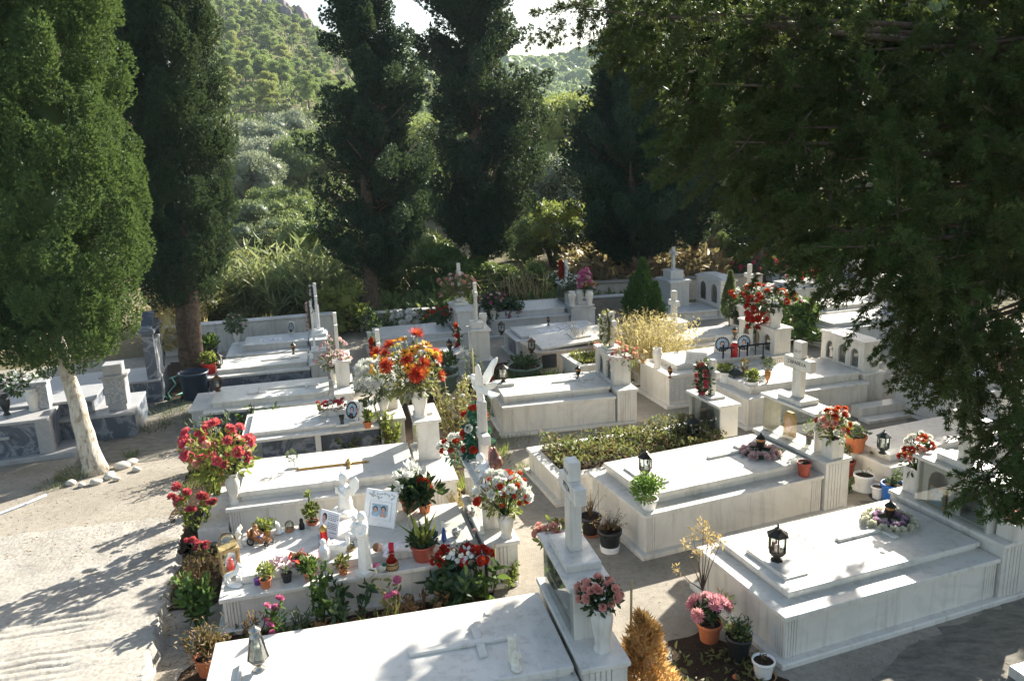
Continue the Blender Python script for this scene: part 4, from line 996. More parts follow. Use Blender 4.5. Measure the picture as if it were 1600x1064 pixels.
spec = [('clipped long green hedge above the reeds', 445, 36, 6.5, 1.9, 'shrub'), ('second green hedge further up the valley', 420, 42, 7, 1.8, 'shrub'), ('grey leaved bush beside the dark columnar cypress', 375, 33, 3.2, 2.4, 'leafgrey'),
        ('dusty bush on the bank above the reeds', 400, 29, 3.4, 2.0, 'leafgrey'), ('straggly brown green bush on the bank', 455, 29, 4, 1.7, 'leafmix'), ('dark rounded bush at the foot of the ragged cypress', 505, 27, 3.6, 2.3, 'shrub'),
        ('yellow green bush below the bright pine', 862, 28, 2.6, 2.4, 'leafyel'), ('bush behind the tangle of pale dead stems', 820, 29, 3.4, 1.8, 'shrub'), ('sunlit bush at the far edge by the slim trunked cypress', 1140, 30, 3.6, 2.6, 'shrub'), ('dark bush filling the gap behind the topiary tree', 1215, 27, 4.5, 2.0, 'shrub'),
        ('dark bush low behind the twin arched tomb', 1165, 25.5, 2.4, 1.3, 'shrub'), ('leafy bush at the back between two cypress trunks', 640, 24, 3.0, 1.7, 'shrub'), ('shaded bush right behind the arched headstone', 700, 22.5, 2.4, 1.5, 'leaf'), ('low bush behind the stepped headstone with vases', 800, 22, 2.6, 1.0, 'shrub'), ('bush under the ragged cypress', 560, 23, 2.6, 1.4, 'shrub'), ('bush behind the whitewashed wall', 360, 21.5, 2.6, 1.6, 'leafmix'), ('weedy bush behind the bin and the wall', 300, 19, 2.4, 1.2, 'leafmix')]
for i, (lb, x, Y, w_, h, mt) in enumerate(spec): bush('bush', lb, 'bush', x, Y, w_, h, mt, 140+i, .085 if Y < 30 else .12, 5200, 26, 'bushes on the bank', LEAF, trunk=h > 1.5)
bush('vine', 'yellow green vine behind the cross wound with ribbon', 'vine', 517, 18.3, 1.5, 1.2, 'leafyel', 170, .10, 900, 18)
bush('flowering_shrub', 'shaded shrub with pink blooms by the tall pillar headstone', 'shrub', 782, 17.6, 1.0, .9, 'leafdark', 171, .07, 900, 14)
def reeds(label, x, Y, w_, h, n, seed, mats=('reed', 'reed')):
    rng = np.random.default_rng(seed); p = at(x, 400, Y); t = thing('reed_clump', label, 'reeds', (p[0], p[1], gz(p[0], p[1])), 0, 'reeds along the back of the graveyard')
    cl = Cloud()
    for k in range(n):
        bx, by = w_*(rng.random()-.5), .8*(rng.random()-.5); hh = h*(.6+.45*rng.random()); lx, ly = rng.normal()*.14, rng.normal()*.14
        s = rng.random(9)*.85+.15; P = np.stack([bx+lx*s*hh, by+ly*s*hh, s*hh], -1); D = rdir(9, rng); D[:, 2] = .35+.6*rng.random(9)
        cl.add(P, D, .24+.24*rng.random(9), T_blade(.13), rng=rng)
        cl.add(np.array([[bx, by, 0]]), np.array([[lx, ly, 1]]), np.array([hh]), T_blade(.016), mi=1, rng=rng)
    cl.build('leaves', [mats[0], mats[1]], t)
for i, (x, Y, w_, h, n) in enumerate([(345, 19.5, 1.4, 1.5, 60), (375, 20.2, 1.5, 1.6, 60), (405, 19.8, 1.3, 1.4, 55), (435, 20.5, 1.6, 1.7, 70), (465, 20.0, 1.4, 1.55, 60), (492, 20.8, 1.3, 1.6, 55), (425, 22.5, 2, 1.9, 60), (540, 21.5, 1.3, 1.6, 40)]):
    reeds(['tall reeds behind the wall beside the forked trunk', 'tall reeds behind the wall above the white vase', 'reeds rising over the wall with drooping leaves', 'tallest reeds over the wall', 'reeds behind the low grey tomb by the wall', 'reeds beside the ribbon wound cross', 'second row of reeds further back', 'short reeds at the foot of the ragged cypress'][i], x, Y, w_, h, n, 200+i)
reeds('dry yellow reeds between the big sunlit cypress and the wall', 262, 17.8, 1.1, 1.5, 60, 215, ('dry', 'dry')); reeds('pale dry grass at the end of the wall', 250, 16.9, .9, .6, 60, 216, ('dry', 'dry'))
# dry brush bank and dead stems
def brush_bank():
    rng = np.random.default_rng(60); cl = Cloud(); n = 9000
    x = 880+(1130-880)*rng.random(n); Y = 22.0+6.5*rng.random(n); P = []
    for xi, Yi in zip(x, Y):
        p = at(xi, 400, Yi); P.append((p[0], p[1], gz(p[0], p[1])+.55*rng.random()**1.5*(1+.8*math.sin(p[0]*1.9)**2)))
    D = rdir(n, rng); D[:, 2] = np.abs(D[:, 2])*.8; cl.add(np.array(P), D, .16+.3*rng.random(n), LEAFN, rng=rng)
    o = cl.build('dry_brush', 'brush'); tag(o, 'heaped dry brown brush on the bank behind the graves', 'brush', None, 'stuff')
    cl = Cloud(); n = 5000; x = 420+(980-420)*rng.random(n); Y = 19.5+5*rng.random(n); P = []
    for xi, Yi in zip(x, Y):
        p = at(xi, 400, Yi); P.append((p[0], p[1], gz(p[0], p[1])+.3*rng.random()))
    D = rdir(n, rng); D[:, 2] = np.abs(D[:, 2])+.3; cl.add(np.array(P), D, .10+.16*rng.random(n), LEAF, rng=rng)
    o = cl.build('ground_cover', 'shrub'); tag(o, 'low weeds and leaves growing along the back of the graves', 'weeds', None, 'stuff')
    t = thing('dead_branch', 'tangle of pale dead stems arching behind the grey tombs', 'branches', tuple(at(820, 440, 20.5)[:2])+(0,)); mb = MB()
    for k in range(46):
        a = rng.normal()*.8; l = .7+.7*rng.random(); x0 = rng.normal()*.35
        mb.tube([(x0, rng.normal()*.2, 0), (x0+.45*l*math.sin(a), .1*rng.normal(), .75*l), (x0+1.2*l*math.sin(a), .2*rng.normal(), .55*l*rng.random()+.2)], [.012, .009, .004], 4)
    mb.build('stems', 'bamboo', t)
brush_bank()

for i, (x, Y, w_, h) in enumerate([(1150, 52, 8, 11), (1225, 47, 8, 12), (1300, 52, 9, 13), (1385, 46, 8, 12.5), (1465, 50, 9, 13.5), (1550, 45, 8, 12.5), (1640, 48, 9, 13.5), (1740, 45, 9, 13)]):
    bush('pine_tree', 'tall dark pine standing beyond the graveyard behind the overhanging branches', 'tree', x, Y, w_, h, 'pine', 640+i, .26, 5200, 40, 'tall pines behind the overhanging branches', SPRAY3)
for i, (x, Y) in enumerate([(1290, 24.5), (1370, 23), (1450, 24), (1540, 22.5), (1640, 23)]):
    bush('bush', 'dark bush at the far edge of the graveyard under the overhanging branches', 'bush', x, Y, 3.4, 2.3, 'shrub', 660+i, .10, 3200, 26, 'bushes under the overhanging branches', LEAF)
# ================================================================== vases, pots, flowers, lamps
def ring_petals(cl, rings, tmpl, rng, mi=0):
    for (n, tilt, size, rad, h) in rings:
        a = np.arange(n)*2*np.pi/n + rng.random()*6; t = math.radians(tilt)
        P = np.stack([rad*np.cos(a), rad*np.sin(a), np.full(n, h)], -1); D = np.stack([math.sin(t)*np.cos(a), math.sin(t)*np.sin(a), np.full(n, math.cos(t))], -1)+rdir(n, rng)*.12
        V, Fc = [], tmpl[1]; T = tmpl[0]
        for p, d in zip(P, D):
            d = d/np.linalg.norm(d); rd = np.array([d[0], d[1], 0]); rd = rd/max(1e-6, np.linalg.norm(rd)); w = np.cross(d, rd); w = w/max(1e-6, np.linalg.norm(w)); y = np.cross(d, w)
            if np.dot(y, [p[0], p[1], .001]) > 0: y = -y; w = -w     # the petal's hollow side faces the heart
            cl.raw(p+size*(T[:, 0:1]*w+T[:, 1:2]*y+T[:, 2:3]*d), Fc, mi)
PET = T_leaf(.95, .16); PETN = T_leaf(.26, .05); PETM = T_leaf(.55, .1)
_FL = {}
def bloom_mesh(kind, mat):
    if (kind, mat) in _FL: return _FL[(kind, mat)]
    rng = np.random.default_rng(len(_FL)+900); cl = Cloud(); mats = [mat, 'leafdark']
    if kind == 'rose': ring_petals(cl, [(3, 8, .85, .05, .1), (4, 20, .95, .15, .05), (5, 40, .95, .22, 0), (6, 62, .9, .25, -.05)], PET, rng)
    elif kind == 'chrysanthemum': ring_petals(cl, [(8, 15, .8, .05, .1), (12, 35, .9, .1, .05), (14, 55, 1, .12, 0), (16, 78, 1, .12, -.05), (12, 98, .9, .1, -.1)], PETN, rng)
    elif kind == 'spider_flower': ring_petals(cl, [(10, 25, 1, .05, .0), (14, 50, 1.1, .05, 0), (16, 72, 1.15, .05, 0), (12, 92, 1.05, .05, 0)], T_leaf(.15, .03), rng)
    elif kind == 'lily': ring_petals(cl, [(3, 52, 1.1, .08, 0), (3, 62, 1.1, .06, -.03)], PETM, rng)
    elif kind == 'daisy': ring_petals(cl, [(9, 68, .9, .12, 0), (9, 80, .95, .12, -.03)], T_leaf(.36, .05), rng); cl.add(np.zeros((7, 3)), rdir(7, rng)+[0, 0, 1.2], np.full(7, .32), PET, 1, rng=rng)
    elif kind == 'calla': ring_petals(cl, [(4, 22, 1.3, .05, -.2), (3, 40, 1.1, .12, -.1)], PETM, rng)
    elif kind == 'carnation': ring_petals(cl, [(6, 10, .85, .1, .1), (8, 32, .9, .15, .05), (9, 55, .9, .2, 0), (9, 80, .85, .2, -.1)], T_leaf(.6, .22), rng)
    else: ring_petals(cl, [(4, 20, .7, .1, 0), (5, 60, .7, .15, 0)], PET, rng)
    me = cl.mesh(kind, mats); _FL[(kind, mat)] = me; return me
def put_bloom(parent, kind, mat, p, d, s, rng):
    q = Vector(d).to_track_quat('Z', 'Y').to_euler()
    o = link(kind, bloom_mesh(kind, mat), parent, tuple(p), q, (s, s, s)); return o
def bouquet(label, pos, c, rad, blooms, green, seed, group='bouquets on the graves', name='flower_bouquet', cat='flowers', low=-.25, stems=True, neck=None):
    """pos: where the stems stand (mouth of the vase); c: centre of the flower head above pos; rad: its radii"""
    rng = np.random.default_rng(seed); t = thing(name, label, cat, tuple(pos), 0, group)
    c = np.array(c, float); rad = np.array(rad, float)
    tot = sum(b[2] for b in blooms); i = np.arange(tot); ph = i*2.399963; zz = 1-(i+.5)/tot*(1-low); rr = np.sqrt(np.maximum(0, 1-zz**2))
    D = np.stack([rr*np.cos(ph), rr*np.sin(ph), zz], -1); D += rdir(tot, rng)*.16; rng.shuffle(D)
    k = 0; heads = []
    for (kind, mat, n, s) in blooms:
        for _ in range(n):
            d = D[k]; k += 1; p = c+rad*d*(.82+.26*rng.random()); put_bloom(t, kind, mat, p, d+np.array([0, 0, .25]), s*(.8+.4*rng.random()), rng); heads.append(p)
    cl = Cloud(); gm, gn, gs = green
    P, Dg = ellipsoid_pts(c-np.array([0, 0, rad[2]*.15]), rad*.98, gn, rng, .8, .1, .9, .7); cl.add(P, Dg, gs*(.6+.8*rng.random(gn)), LEAF, rng=rng)
    n2 = gn//4; P, Dg = ellipsoid_pts(c-np.array([0, 0, rad[2]*.75]), rad*np.array([.55, .55, .4]), n2, rng, .5, -.3, .9, .5); cl.add(P, Dg, gs*1.2*(.6+.8*rng.random(n2)), LEAF, rng=rng)
    cl.build('leaves', gm, t)
    if stems:
        mb = MB()
        for p in heads[::2]: mb.tube([(0, 0, -.03), tuple(.5*np.array(p)+np.array([0, 0, .02])), tuple(p)], .0035, 4)
        mb.build('stems', 'leafdark', t)
    return t
URN = [(.62, 0), (.62, .06), (.45, .10), (.40, .17), (.70, .36), (.92, .58), (.95, .70), (.78, .84), (.70, .89), (.88, .96), (.92, 1.0), (.80, 1.0), (.66, .93)]
URN2 = [(.72, 0), (.74, .05), (.60, .12), (.66, .3), (.86, .55), (.95, .75), (.90, .83), (.72, .88), (.78, .95), (.86, 1.0), (.76, 1.0), (.66, .94)]
TALL = [(.60, 0), (.60, .05), (.5, .09), (.55, .3), (.8, .75), (.92, .97), (.95, 1.0), (.85, 1.0), (.75, .94)]
def vase(label, pos, r, H, prof=URN, mat='marble', seg=22, group='white vases on the graves', flute=False):
    mb = MB(); mb.lathe([(a*r, b*H) for a, b in prof], (0, 0, 0), seg)
    o = mb.build('vase', mat, None, tuple(pos)); tag(o, label, 'vase', group); return o
def square_vase(label, pos, w_, H, rz, mat='marble'):
    mb = MB(); h = w_/2
    for (x0, x1, y0, y1) in ((-h, -h+.015, -h, h), (h-.015, h, -h, h), (-h+.015, h-.015, -h, -h+.015), (-h+.015, h-.015, h-.015, h)): mb.box(x0, x1, y0, y1, 0, H, c=.003)
    mb.box(-h+.014, h-.014, -h+.014, h-.014, .0, H*.9, 1, 0)
    o = mb.build('planter', [mat, 'soil'], None, tuple(pos), (0, 0, rz)); tag(o, label, 'planter', 'white vases on the graves'); return o
def pot_parts(t, r, h, mat, saucer=None, rim=True, band=None):
    prof = [(r*.72, 0), (r*.74, .005), (r*.93, h*.8), (r*.95, h*.82)]
    if rim: prof += [(r*1.04, h*.83), (r*1.05, h*.99), (r*1.02, h), (r*.93, h), (r*.90, h*.88)]
    else: prof += [(r, h*.99), (r*.98, h), (r*.93, h), (r*.90, h*.88)]
    p = MB().lathe(prof, (0, 0, 0), 22).build('pot', mat, t)
    MB().lathe([(r*.905, 0), (r*.5, .006), (.002, .012)], (0, 0, h*.88), 16).build('soil', 'soil', t)
    if saucer: MB().lathe([(r*.95, -.002), (r*1.2, .018), (r*1.24, .02), (r*1.15, .012), (r*.9, .006)], (0, 0, -.001), 22).build('saucer', saucer, t)
    if band: MB().lathe([(r*.80, h*.02), (r*.86, h*.28), (r*.862, h*.285), (r*.78, h*.29)], (0, 0, 0), 22, cap=False).build('band', band, t)
    return p
def plant_cloud(kind, z0, R_, H, n, leaf, rng, cl=None, mb=None):
    cl = cl or Cloud()
    if kind == 'dome':
        for k in range(9):
            d = rdir(1, rng)[0]; d[2] = abs(d[2]); c = np.array([0, 0, z0+H*.35])+d*np.array([R_*.5, R_*.5, H*.4]); P, D = ellipsoid_pts(c, (R_*.5, R_*.5, H*.3), n//9, rng, .5, .5, 1, .5); cl.add(P, D, leaf*(.6+.8*rng.random(n//9)), LEAF, rng=rng)
    elif kind == 'blades':
        a = rng.random(n)*6.28; t = .15+.6*rng.random(n); D = np.stack([np.sin(t)*np.cos(a), np.sin(t)*np.sin(a), np.cos(t)], -1); P = np.stack([.25*R_*np.cos(a), .25*R_*np.sin(a), np.full(n, z0)], -1); cl.add(P, D, H*(.6+.5*rng.random(n)), T_blade(leaf), rng=rng)
    elif kind == 'stalky':
        for k in range(7):
            a = rng.random()*6.28; tip = np.array([R_*rng.random()*math.cos(a), R_*rng.random()*math.sin(a), z0+H*(.6+.4*rng.random())]); b = np.array([.1*R_*math.cos(a), .1*R_*math.sin(a), z0])
            if mb is not None: mb.tube([b, (b+tip)/2+np.array([.02, 0, 0]), tip], .004, 4)
            m_ = n//7; s = .25+.75*rng.random(m_); cl.add(b+(tip-b)*s[:, None], rdir(m_, rng)+[0, 0, .5], leaf*(.6+.8*rng.random(m_)), LEAF, rng=rng)
    elif kind == 'twigs':
        for k in range(n):
            a = rng.random()*6.28; l = H*(.5+.5*rng.random()); r = R_*rng.random(); mid = (.4*r*math.cos(a), .4*r*math.sin(a), z0+l*.5); tip = (r*math.cos(a), r*math.sin(a), z0+l)
            mb.tube([(0, 0, z0), mid, tip], [.004, .003, .0015], 4)
            cl.add(np.array([tip, mid]), rdir(2, rng)+[0, 0, .3], np.array([leaf, leaf*.7]), LEAFN, rng=rng)
    return cl
def potted(label, pos, r, h, pm, plants, seed, group='potted plants among the graves', saucer=None, rim=True, band=None, blooms=(), cat='pot plant', stemmat='leafdark'):
    rng = np.random.default_rng(seed); t = thing('potted_plant', label, cat, tuple(pos), rng.random()*6, group); pot_parts(t, r, h, pm, saucer, rim, band)
    for (kind, mat, R_, H, n, leaf) in plants:
        mb = MB(); cl = plant_cloud(kind, h*.86, R_, H, n, leaf, rng, None, mb); cl.build('foliage', mat, t)
        if mb.v: mb.build('stems', stemmat, t)
    for (kind, mat, n, s, R_, H) in blooms:
        for _ in range(n):
            d = rdir(1, rng)[0]; d[2] = abs(d[2])+.2; d /= np.linalg.norm(d); put_bloom(t, kind, mat, np.array([0, 0, h+H*.45])+d*np.array([R_, R_, H*.55]), d, s*(.8+.4*rng.random()), rng)
    return t
def hex_lantern(label, pos, H, mat='bronze', pane='glass', rz=0.0, group='lanterns on the graves', name='lantern', seg=6):
    t = thing(name, label, 'lantern', tuple(pos), rz, group); r = H*.22
    MB().lathe([(r*.72, 0), (r*.72, H*.03), (r*.42, H*.07), (r*.42, H*.11), (r*.75, H*.16), (r*1.0, H*.24), (r*1.0, H*.26)], (0, 0, 0), seg, smooth=False).build('foot', mat, t)
    f = MB()
    for k in range(seg):
        a = 2*math.pi*k/seg; f.tube([(r*.97*math.cos(a), r*.97*math.sin(a), H*.25), (r*.97*math.cos(a), r*.97*math.sin(a), H*.70)], r*.10, 5, smooth=False)
    f.lathe([(r*.9, 0), (r*1.06, 0), (r*1.06, H*.03), (r*.9, H*.03)], (0, 0, H*.69), seg, smooth=False, cap=False); f.lathe([(r*.9, 0), (r*1.04, 0), (r*1.04, H*.025), (r*.9, H*.025)], (0, 0, H*.25), seg, smooth=False, cap=False)
    f.build('frame', mat, t)
    MB().lathe([(r*.88, H*.26), (r*.88, H*.70)], (0, 0, 0), seg, smooth=False, cap=False).build('glass_pane', pane, t)
    MB().lathe([(r*1.32, 0), (r*1.30, H*.02), (r*.45, H*.15), (r*.38, H*.19), (r*.16, H*.21), (r*.10, H*.24), (r*.16, H*.26), (r*.03, H*.30)], (0, 0, H*.70), seg, smooth=False).build('roof', mat, t)
    MB().lathe([(r*.3, 0), (r*.3, H*.16), (r*.05, H*.17)], (0, 0, H*.255), 10).build('candle', 'ivory', t); return t
def oil_lamp(label, pos, H, mat='bronze', glass_='amber', group='small oil lamps on the graves'):
    t = thing('oil_lamp', label, 'lamp', tuple(pos), 0, group)
    MB().lathe([(H*.16, 0), (H*.16, H*.04), (H*.06, H*.10), (H*.05, H*.20), (H*.13, H*.34), (H*.20, H*.55), (H*.21, H*.60)], (0, 0, 0), 14).build('body', mat, t)
    MB().lathe([(H*.17, H*.60), (H*.18, H*.72)], (0, 0, 0), 14, cap=False).build('glass_pane', glass_, t)
    MB().lathe([(H*.22, H*.72), (H*.20, H*.75), (H*.10, H*.86), (H*.05, H*.89), (H*.05, H*.93), (H*.01, H*1.0)], (0, 0, 0), 14).build('lid', mat, t); return t
def wreath(label, pos, rot, R1_, R2_, tube_r, blooms, green, seed, group='flower wreaths', z=0.0):
    rng = np.random.default_rng(seed); t = thing('flower_wreath', label, 'wreath', tuple(pos), 0, group); t.rotation_euler = rot
    cl = Cloud(); n = green[1]; a = rng.random(n)*6.28; b = rng.random(n)*6.28
    P = np.stack([(R1_+tube_r*np.cos(b))*np.cos(a), (R2_+tube_r*np.cos(b))*np.sin(a), tube_r*np.sin(b)*.8+z], -1); D = np.stack([np.cos(a)*np.cos(b), np.sin(a)*np.cos(b), np.sin(b)], -1)+rdir(n, rng)*.6
    cl.add(P, D, green[2]*(.6+.8*rng.random(n)), LEAF, rng=rng)
    mb = MB(); pts = [(R1_*math.cos(x), R2_*math.sin(x), z) for x in np.linspace(0, 2*math.pi, 25)]; mb.tube(pts, tube_r*.55, 6); mb.build('ring', green[0], t); cl.build('leaves', green[0], t)
    for (kind, mat, n, s, off, tilt) in blooms:
        ph = rng.random()*6
        for k in range(n):
            x = ph+2*math.pi*k/n+.1*rng.normal(); rr = tube_r*off; d = np.array([math.cos(x)*tilt, math.sin(x)*tilt, 1-.6*abs(tilt)])
            put_bloom(t, kind, mat, ((R1_+rr)*math.cos(x), (R2_+rr)*math.sin(x), z+tube_r*(.75-.5*abs(off))), d, s*(.85+.3*rng.random()), rng)
    return t
def Zp(z, x, y): return G(x, y, z)
A20 = R(20)
# ---- vases with bouquets (mouth of vase = pos + H)
def vase_bouquet(vlabel, blabel, p, r, H, c, rad, blooms, green, seed, prof=URN, mat='marble'):
    vase(vlabel, p, r, H, prof, mat); return bouquet(blabel, (p[0], p[1], p[2]+H*.95), c, rad, blooms, green, seed)
vase_bouquet('white marble urn holding pink roses beside the glass niche of the nearest tomb', 'pink roses with tiny white filler flowers in the nearest urn', G(941, 1014, .56), .085, .34, (-.01, .02, .10), (.15, .14, .11),
    [('rose', 'p_pink', 26, .034), ('daisy', 'p_white', 34, .009)], ('leafdark', 260, .045), 301, URN2)
vase_bouquet('small white vase behind the glass niche of the nearest tomb', 'pink rose bunch behind the tall name cross', LW('T1', 2.7, 1.19, .56), .05, .24, (.02, .03, .16), (.18, .15, .10),
    [('rose', 'p_pink', 22, .040), ('daisy', 'p_white', 20, .012)], ('leafyel', 160, .06), 302)
vase_bouquet('white marble urn at the end of the toy covered tomb', 'big bouquet of white roses and small red roses at the toy covered tomb', G(792, 838, .46), .085, .24, (-.03, .05, .19), (.25, .22, .20),
    [('rose', 'p_white', 20, .055), ('rose', 'p_red', 22, .030), ('lily', 'p_white', 8, .055), ('daisy', 'p_white', 20, .014), ('carnation', 'p_red', 3, .06)], ('leafyel', 240, .05), 303, URN2)
vase_bouquet('white urn on the corner of the tomb with the gilded cross', 'large spray of crimson roses leaning out over the path', G(367, 786, .36), .082, .36, (-.14, .06, .24), (.40, .25, .32),
    [('rose', 'p_crim', 20, .072), ('rose', 'p_pink', 5, .06), ('carnation', 'p_crim', 8, .055)], ('leafyel', 380, .075), 304)
vase_bouquet('stout white urn on the pillar behind the gilded cross', 'showy bouquet of orange daisies and deep red spider flowers', LW('T3', 2.24, .78, .915), .105, .34, (-.10, .04, .30), (.40, .30, .36),
    [('spider_flower', 'p_red', 13, .095), ('daisy', 'p_orange', 13, .070), ('rose', 'p_yellow', 12, .035), ('daisy', 'p_white', 20, .028)], ('leafmix', 420, .07), 305, URN2)
vase_bouquet('white urn at the head of the tomb with the portrait plaque', 'mass of white chrysanthemums beside the orange and red bouquet', LW('T4', 1.96, .30, .42), .085, .30, (-.05, .02, .24), (.36, .28, .28),
    [('spider_flower', 'p_white', 34, .085), ('rose', 'p_yellow', 3, .04)], ('leafgrey', 300, .07), 306)
vase_bouquet('slim white urn in front of the glass case with the pink roses', 'pale pink roses at the head of the tomb with the stone book', G(523, 600, .40), .065, .28, (.02, .03, .14), (.28, .2, .14),
    [('rose', 'p_lpink', 20, .045)], ('leafmix', 160, .06), 307)
bouquet('pale pink blossom sprays around the cross above the stone book', LW('T5', 2.08, .98, .84), (-.05, .0, .12), (.22, .2, .14), [('rose', 'p_lpink', 18, .035)], ('leafgrey', 60, .05), 308)
vase_bouquet('white vase on the arched headstone in the shade', 'pink flowers round the cross of the arched grey headstone', G(722, 477, .915), .075, .30, (-.08, .0, .18), (.34, .2, .20), [('rose', 'p_pink', 12, .05), ('rose', 'p_lpink', 8, .05)], ('leafmix', 220, .09), 309)
vase('small white jar beside the cross of the tall pillar headstone', G(755, 507, .84), .09, .22, URN2)
for i, (x, y, lb) in enumerate([(894, 478, 'white vase on the stepped headstone, nearest its cross'), (906, 475, 'middle one of three white vases on the stepped headstone'), (921, 477, 'white vase on the outer end of the stepped headstone')]):
    vase(lb, G(x, y, .595), .10, .34, URN2)
bouquet('white flowers and ferns beside the cross of the stepped headstone', G(894, 450, .93), (0, 0, .10), (.28, .2, .16), [('lily', 'p_white', 14, .06)], ('leafgrey', 200, .09), 311)
bouquet('white flowers on the far side of the stepped headstone', LW('U8', 2.05, 1.25, .98), (0, .1, .05), (.30, .2, .16), [('lily', 'p_white', 12, .06)], ('leafdark', 200, .09), 312)
bouquet('oval pad of hot pink flowers standing over the stepped headstone', G(908, 452, .93), (.08, 0, .18), (.15, .12, .26), [('carnation', 'p_hot', 22, .06), ('carnation', 'p_lpink', 12, .05)], ('leafmix', 60, .06), 313)
bouquet('orange tinted flowers in the outer vase of the stepped headstone', G(921, 452, .93), (0, 0, .08), (.17, .15, .10), [('rose', 'p_orange', 6, .04), ('rose', 'p_lpink', 6, .04)], ('leafgrey', 90, .07), 314)
vase('white vase on the foot corner of the grey tomb at the back', G(771, 499, .40), .085, .32, URN2); vase('white vase by the far foot corner of the grey tomb at the back', G(754, 487, .40), .075, .30, URN2)
bouquet('dark pink blooms in the vase on the grey tomb at the back', G(769, 478, .70), (0, 0, .14), (.30, .25, .18), [('rose', 'p_hot', 10, .04), ('rose', 'p_lpink', 10, .04)], ('leafdark', 260, .09), 315)
vase_bouquet('white fluted vase beside the double arched niche', 'small pink roses with green leaves beside the double arched niche', G(977, 598, .54), .085, .30, (0, .02, .13), (.22, .18, .16), [('rose', 'p_pink', 20, .030), ('rose', 'p_crim', 8, .025)], ('leafmix', 200, .05), 316, TALL)
bouquet('coral pink flowers behind the cross of the double arched niche', LW('U4', 2.05, 1.2, .75), (-.05, .1, .12), (.25, .2, .12), [('rose', 'p_pink', 18, .035)], ('leafmix', 80, .05), 317)
for i, (y_, lb, bl) in enumerate([(.22, 'white vase on the near end of the three arched headstone', 'red and white flowers on the near end of the three arched headstone'), (.92, 'white vase on the far end of the three arched headstone', 'red and white flowers on the far end of the three arched headstone')]):
    vase_bouquet(lb, bl, LW('V3', 2.1, y_, 1.065), .115, .34, (0, 0, .13), (.36, .26, .16), [('carnation', 'p_red', 12, .055), ('rose', 'p_white', 12, .045), ('lily', 'p_white', 8, .045)], ('leafdark', 220, .07), 318+i, URN2)
vase('plain white vase between the two red and white bouquets', LW('V3', 2.2, .45, 1.065), .09, .24, TALL)
bouquet('star shaped spray of red carnations hanging down between two vases', LW('V3', 2.02, .60, 1.09), (-.04, 0, .16), (.17, .17, .28), [('carnation', 'p_red', 24, .065)], ('leafdark', 60, .07), 321, low=-.8)
square_vase('square white planter on the headstone ledge beside the glass case', LW('TB', 2.44, .09, .62), .17, .22, R(21)); bouquet('cone of red, coral and white roses beside the glass case', LW('TB', 2.44, .09, .83), (0, 0, .15), (.17, .15, .20), [('rose', 'p_red', 12, .036), ('rose', 'p_pink', 10, .036), ('rose', 'p_white', 11, .036)], ('leafyel', 140, .05), 322)
square_vase('square white planter at the far end of the arched glass niche', LW('TA', 2.46, 1.12, .56), .16, .26, A20); bouquet('red and white roses behind the arched glass niche', LW('TA', 2.46, 1.12, .81), (0, 0, .15), (.15, .14, .22), [('rose', 'p_red', 16, .036), ('rose', 'p_pink', 8, .036), ('rose', 'p_white', 11, .034)], ('leafdark', 120, .05), 323)
square_vase('square white planter at the near end of the arched glass niche', LW('TA', 2.46, .065, .56), .17, .16, A20)
bouquet('bunch of pink and white flowers in the planter under the drooping branches', LW('TA', 2.46, .065, .71), (.04, 0, .08), (.13, .12, .10), [('rose', 'p_pink', 8, .03), ('rose', 'p_white', 8, .03)], ('leafdark', 90, .05), 324)
vase('white urn on the foot ledge beside the engraved plate', G(1027, 575, .54), .085, .33, URN2)
vase('white urn standing on the dark marble tomb', G(54, 641, .60), .10, .34, URN2); vase('black vase with gold pattern on the dark marble tomb', G(11, 648, .60), .075, .30, URN, 'black')
bouquet('white flowers under the crown of the big sunlit cypress', LW('W1', 1.75, .62, .98), (-.2, .1, .02), (.30, .2, .14), [('lily', 'p_white', 16, .06)], ('leafdark', 160, .08), 325)
vase_bouquet('white vase on the low grey tomb by the wall', 'dusty green bouquet in the white vase by the wall', G(371, 537, .33), .085, .33, (0, 0, .16), (.22, .2, .20), [('rose', 'p_lpink', 6, .03)], ('leafgrey', 320, .07), 326)
bouquet('white chrysanthemum clump behind the shaded grey tomb', at(635, 512, 17.3)*np.array([1, 1, 0])+np.array([0, 0, .2]), (0, 0, .22), (.34, .3, .26), [('spider_flower', 'p_white', 26, .09)], ('leafgrey', 260, .08), 327, name='flowering_plant', cat='plant')
bouquet('yellow flecked dark plant next to the white chrysanthemum clump', at(657, 510, 17.3)*np.array([1, 1, 0])+np.array([0, 0, .2]), (0, 0, .24), (.36, .3, .26), [('daisy', 'p_yellow', 22, .03)], ('leafdark', 320, .09), 328, name='flowering_plant', cat='plant')
bouquet('dark red roses in a glass on the shaded grey tomb', LW('U9a', 1.6, .75, .48), (-.05, 0, .26), (.26, .2, .16), [('rose', 'p_red', 14, .045)], ('leafdark', 160, .07), 329)
bouquet('long white and pink bouquet in the urn with the drooping stems', LW('W3', 2.0, .5, 1.3), (0, 0, .05), (.15, .15, .1), [('rose', 'p_lpink', 4, .03)], ('leafdark', 30, .05), 330)
bouquet('round pink flower heads half hidden by the drooping branches', at(1588, 575, 9.2), (0, 0, .02), (.30, .26, .22), [('carnation', 'p_lpink', 30, .06), ('carnation', 'p_hot', 10, .05)], ('leafgrey', 60, .06), 331, stems=False)
vp = at(1588, 575, 9.2); vase('tall white vase half hidden by the drooping branches', (vp[0], vp[1], 0), .16, vp[2]-.18, TALL)
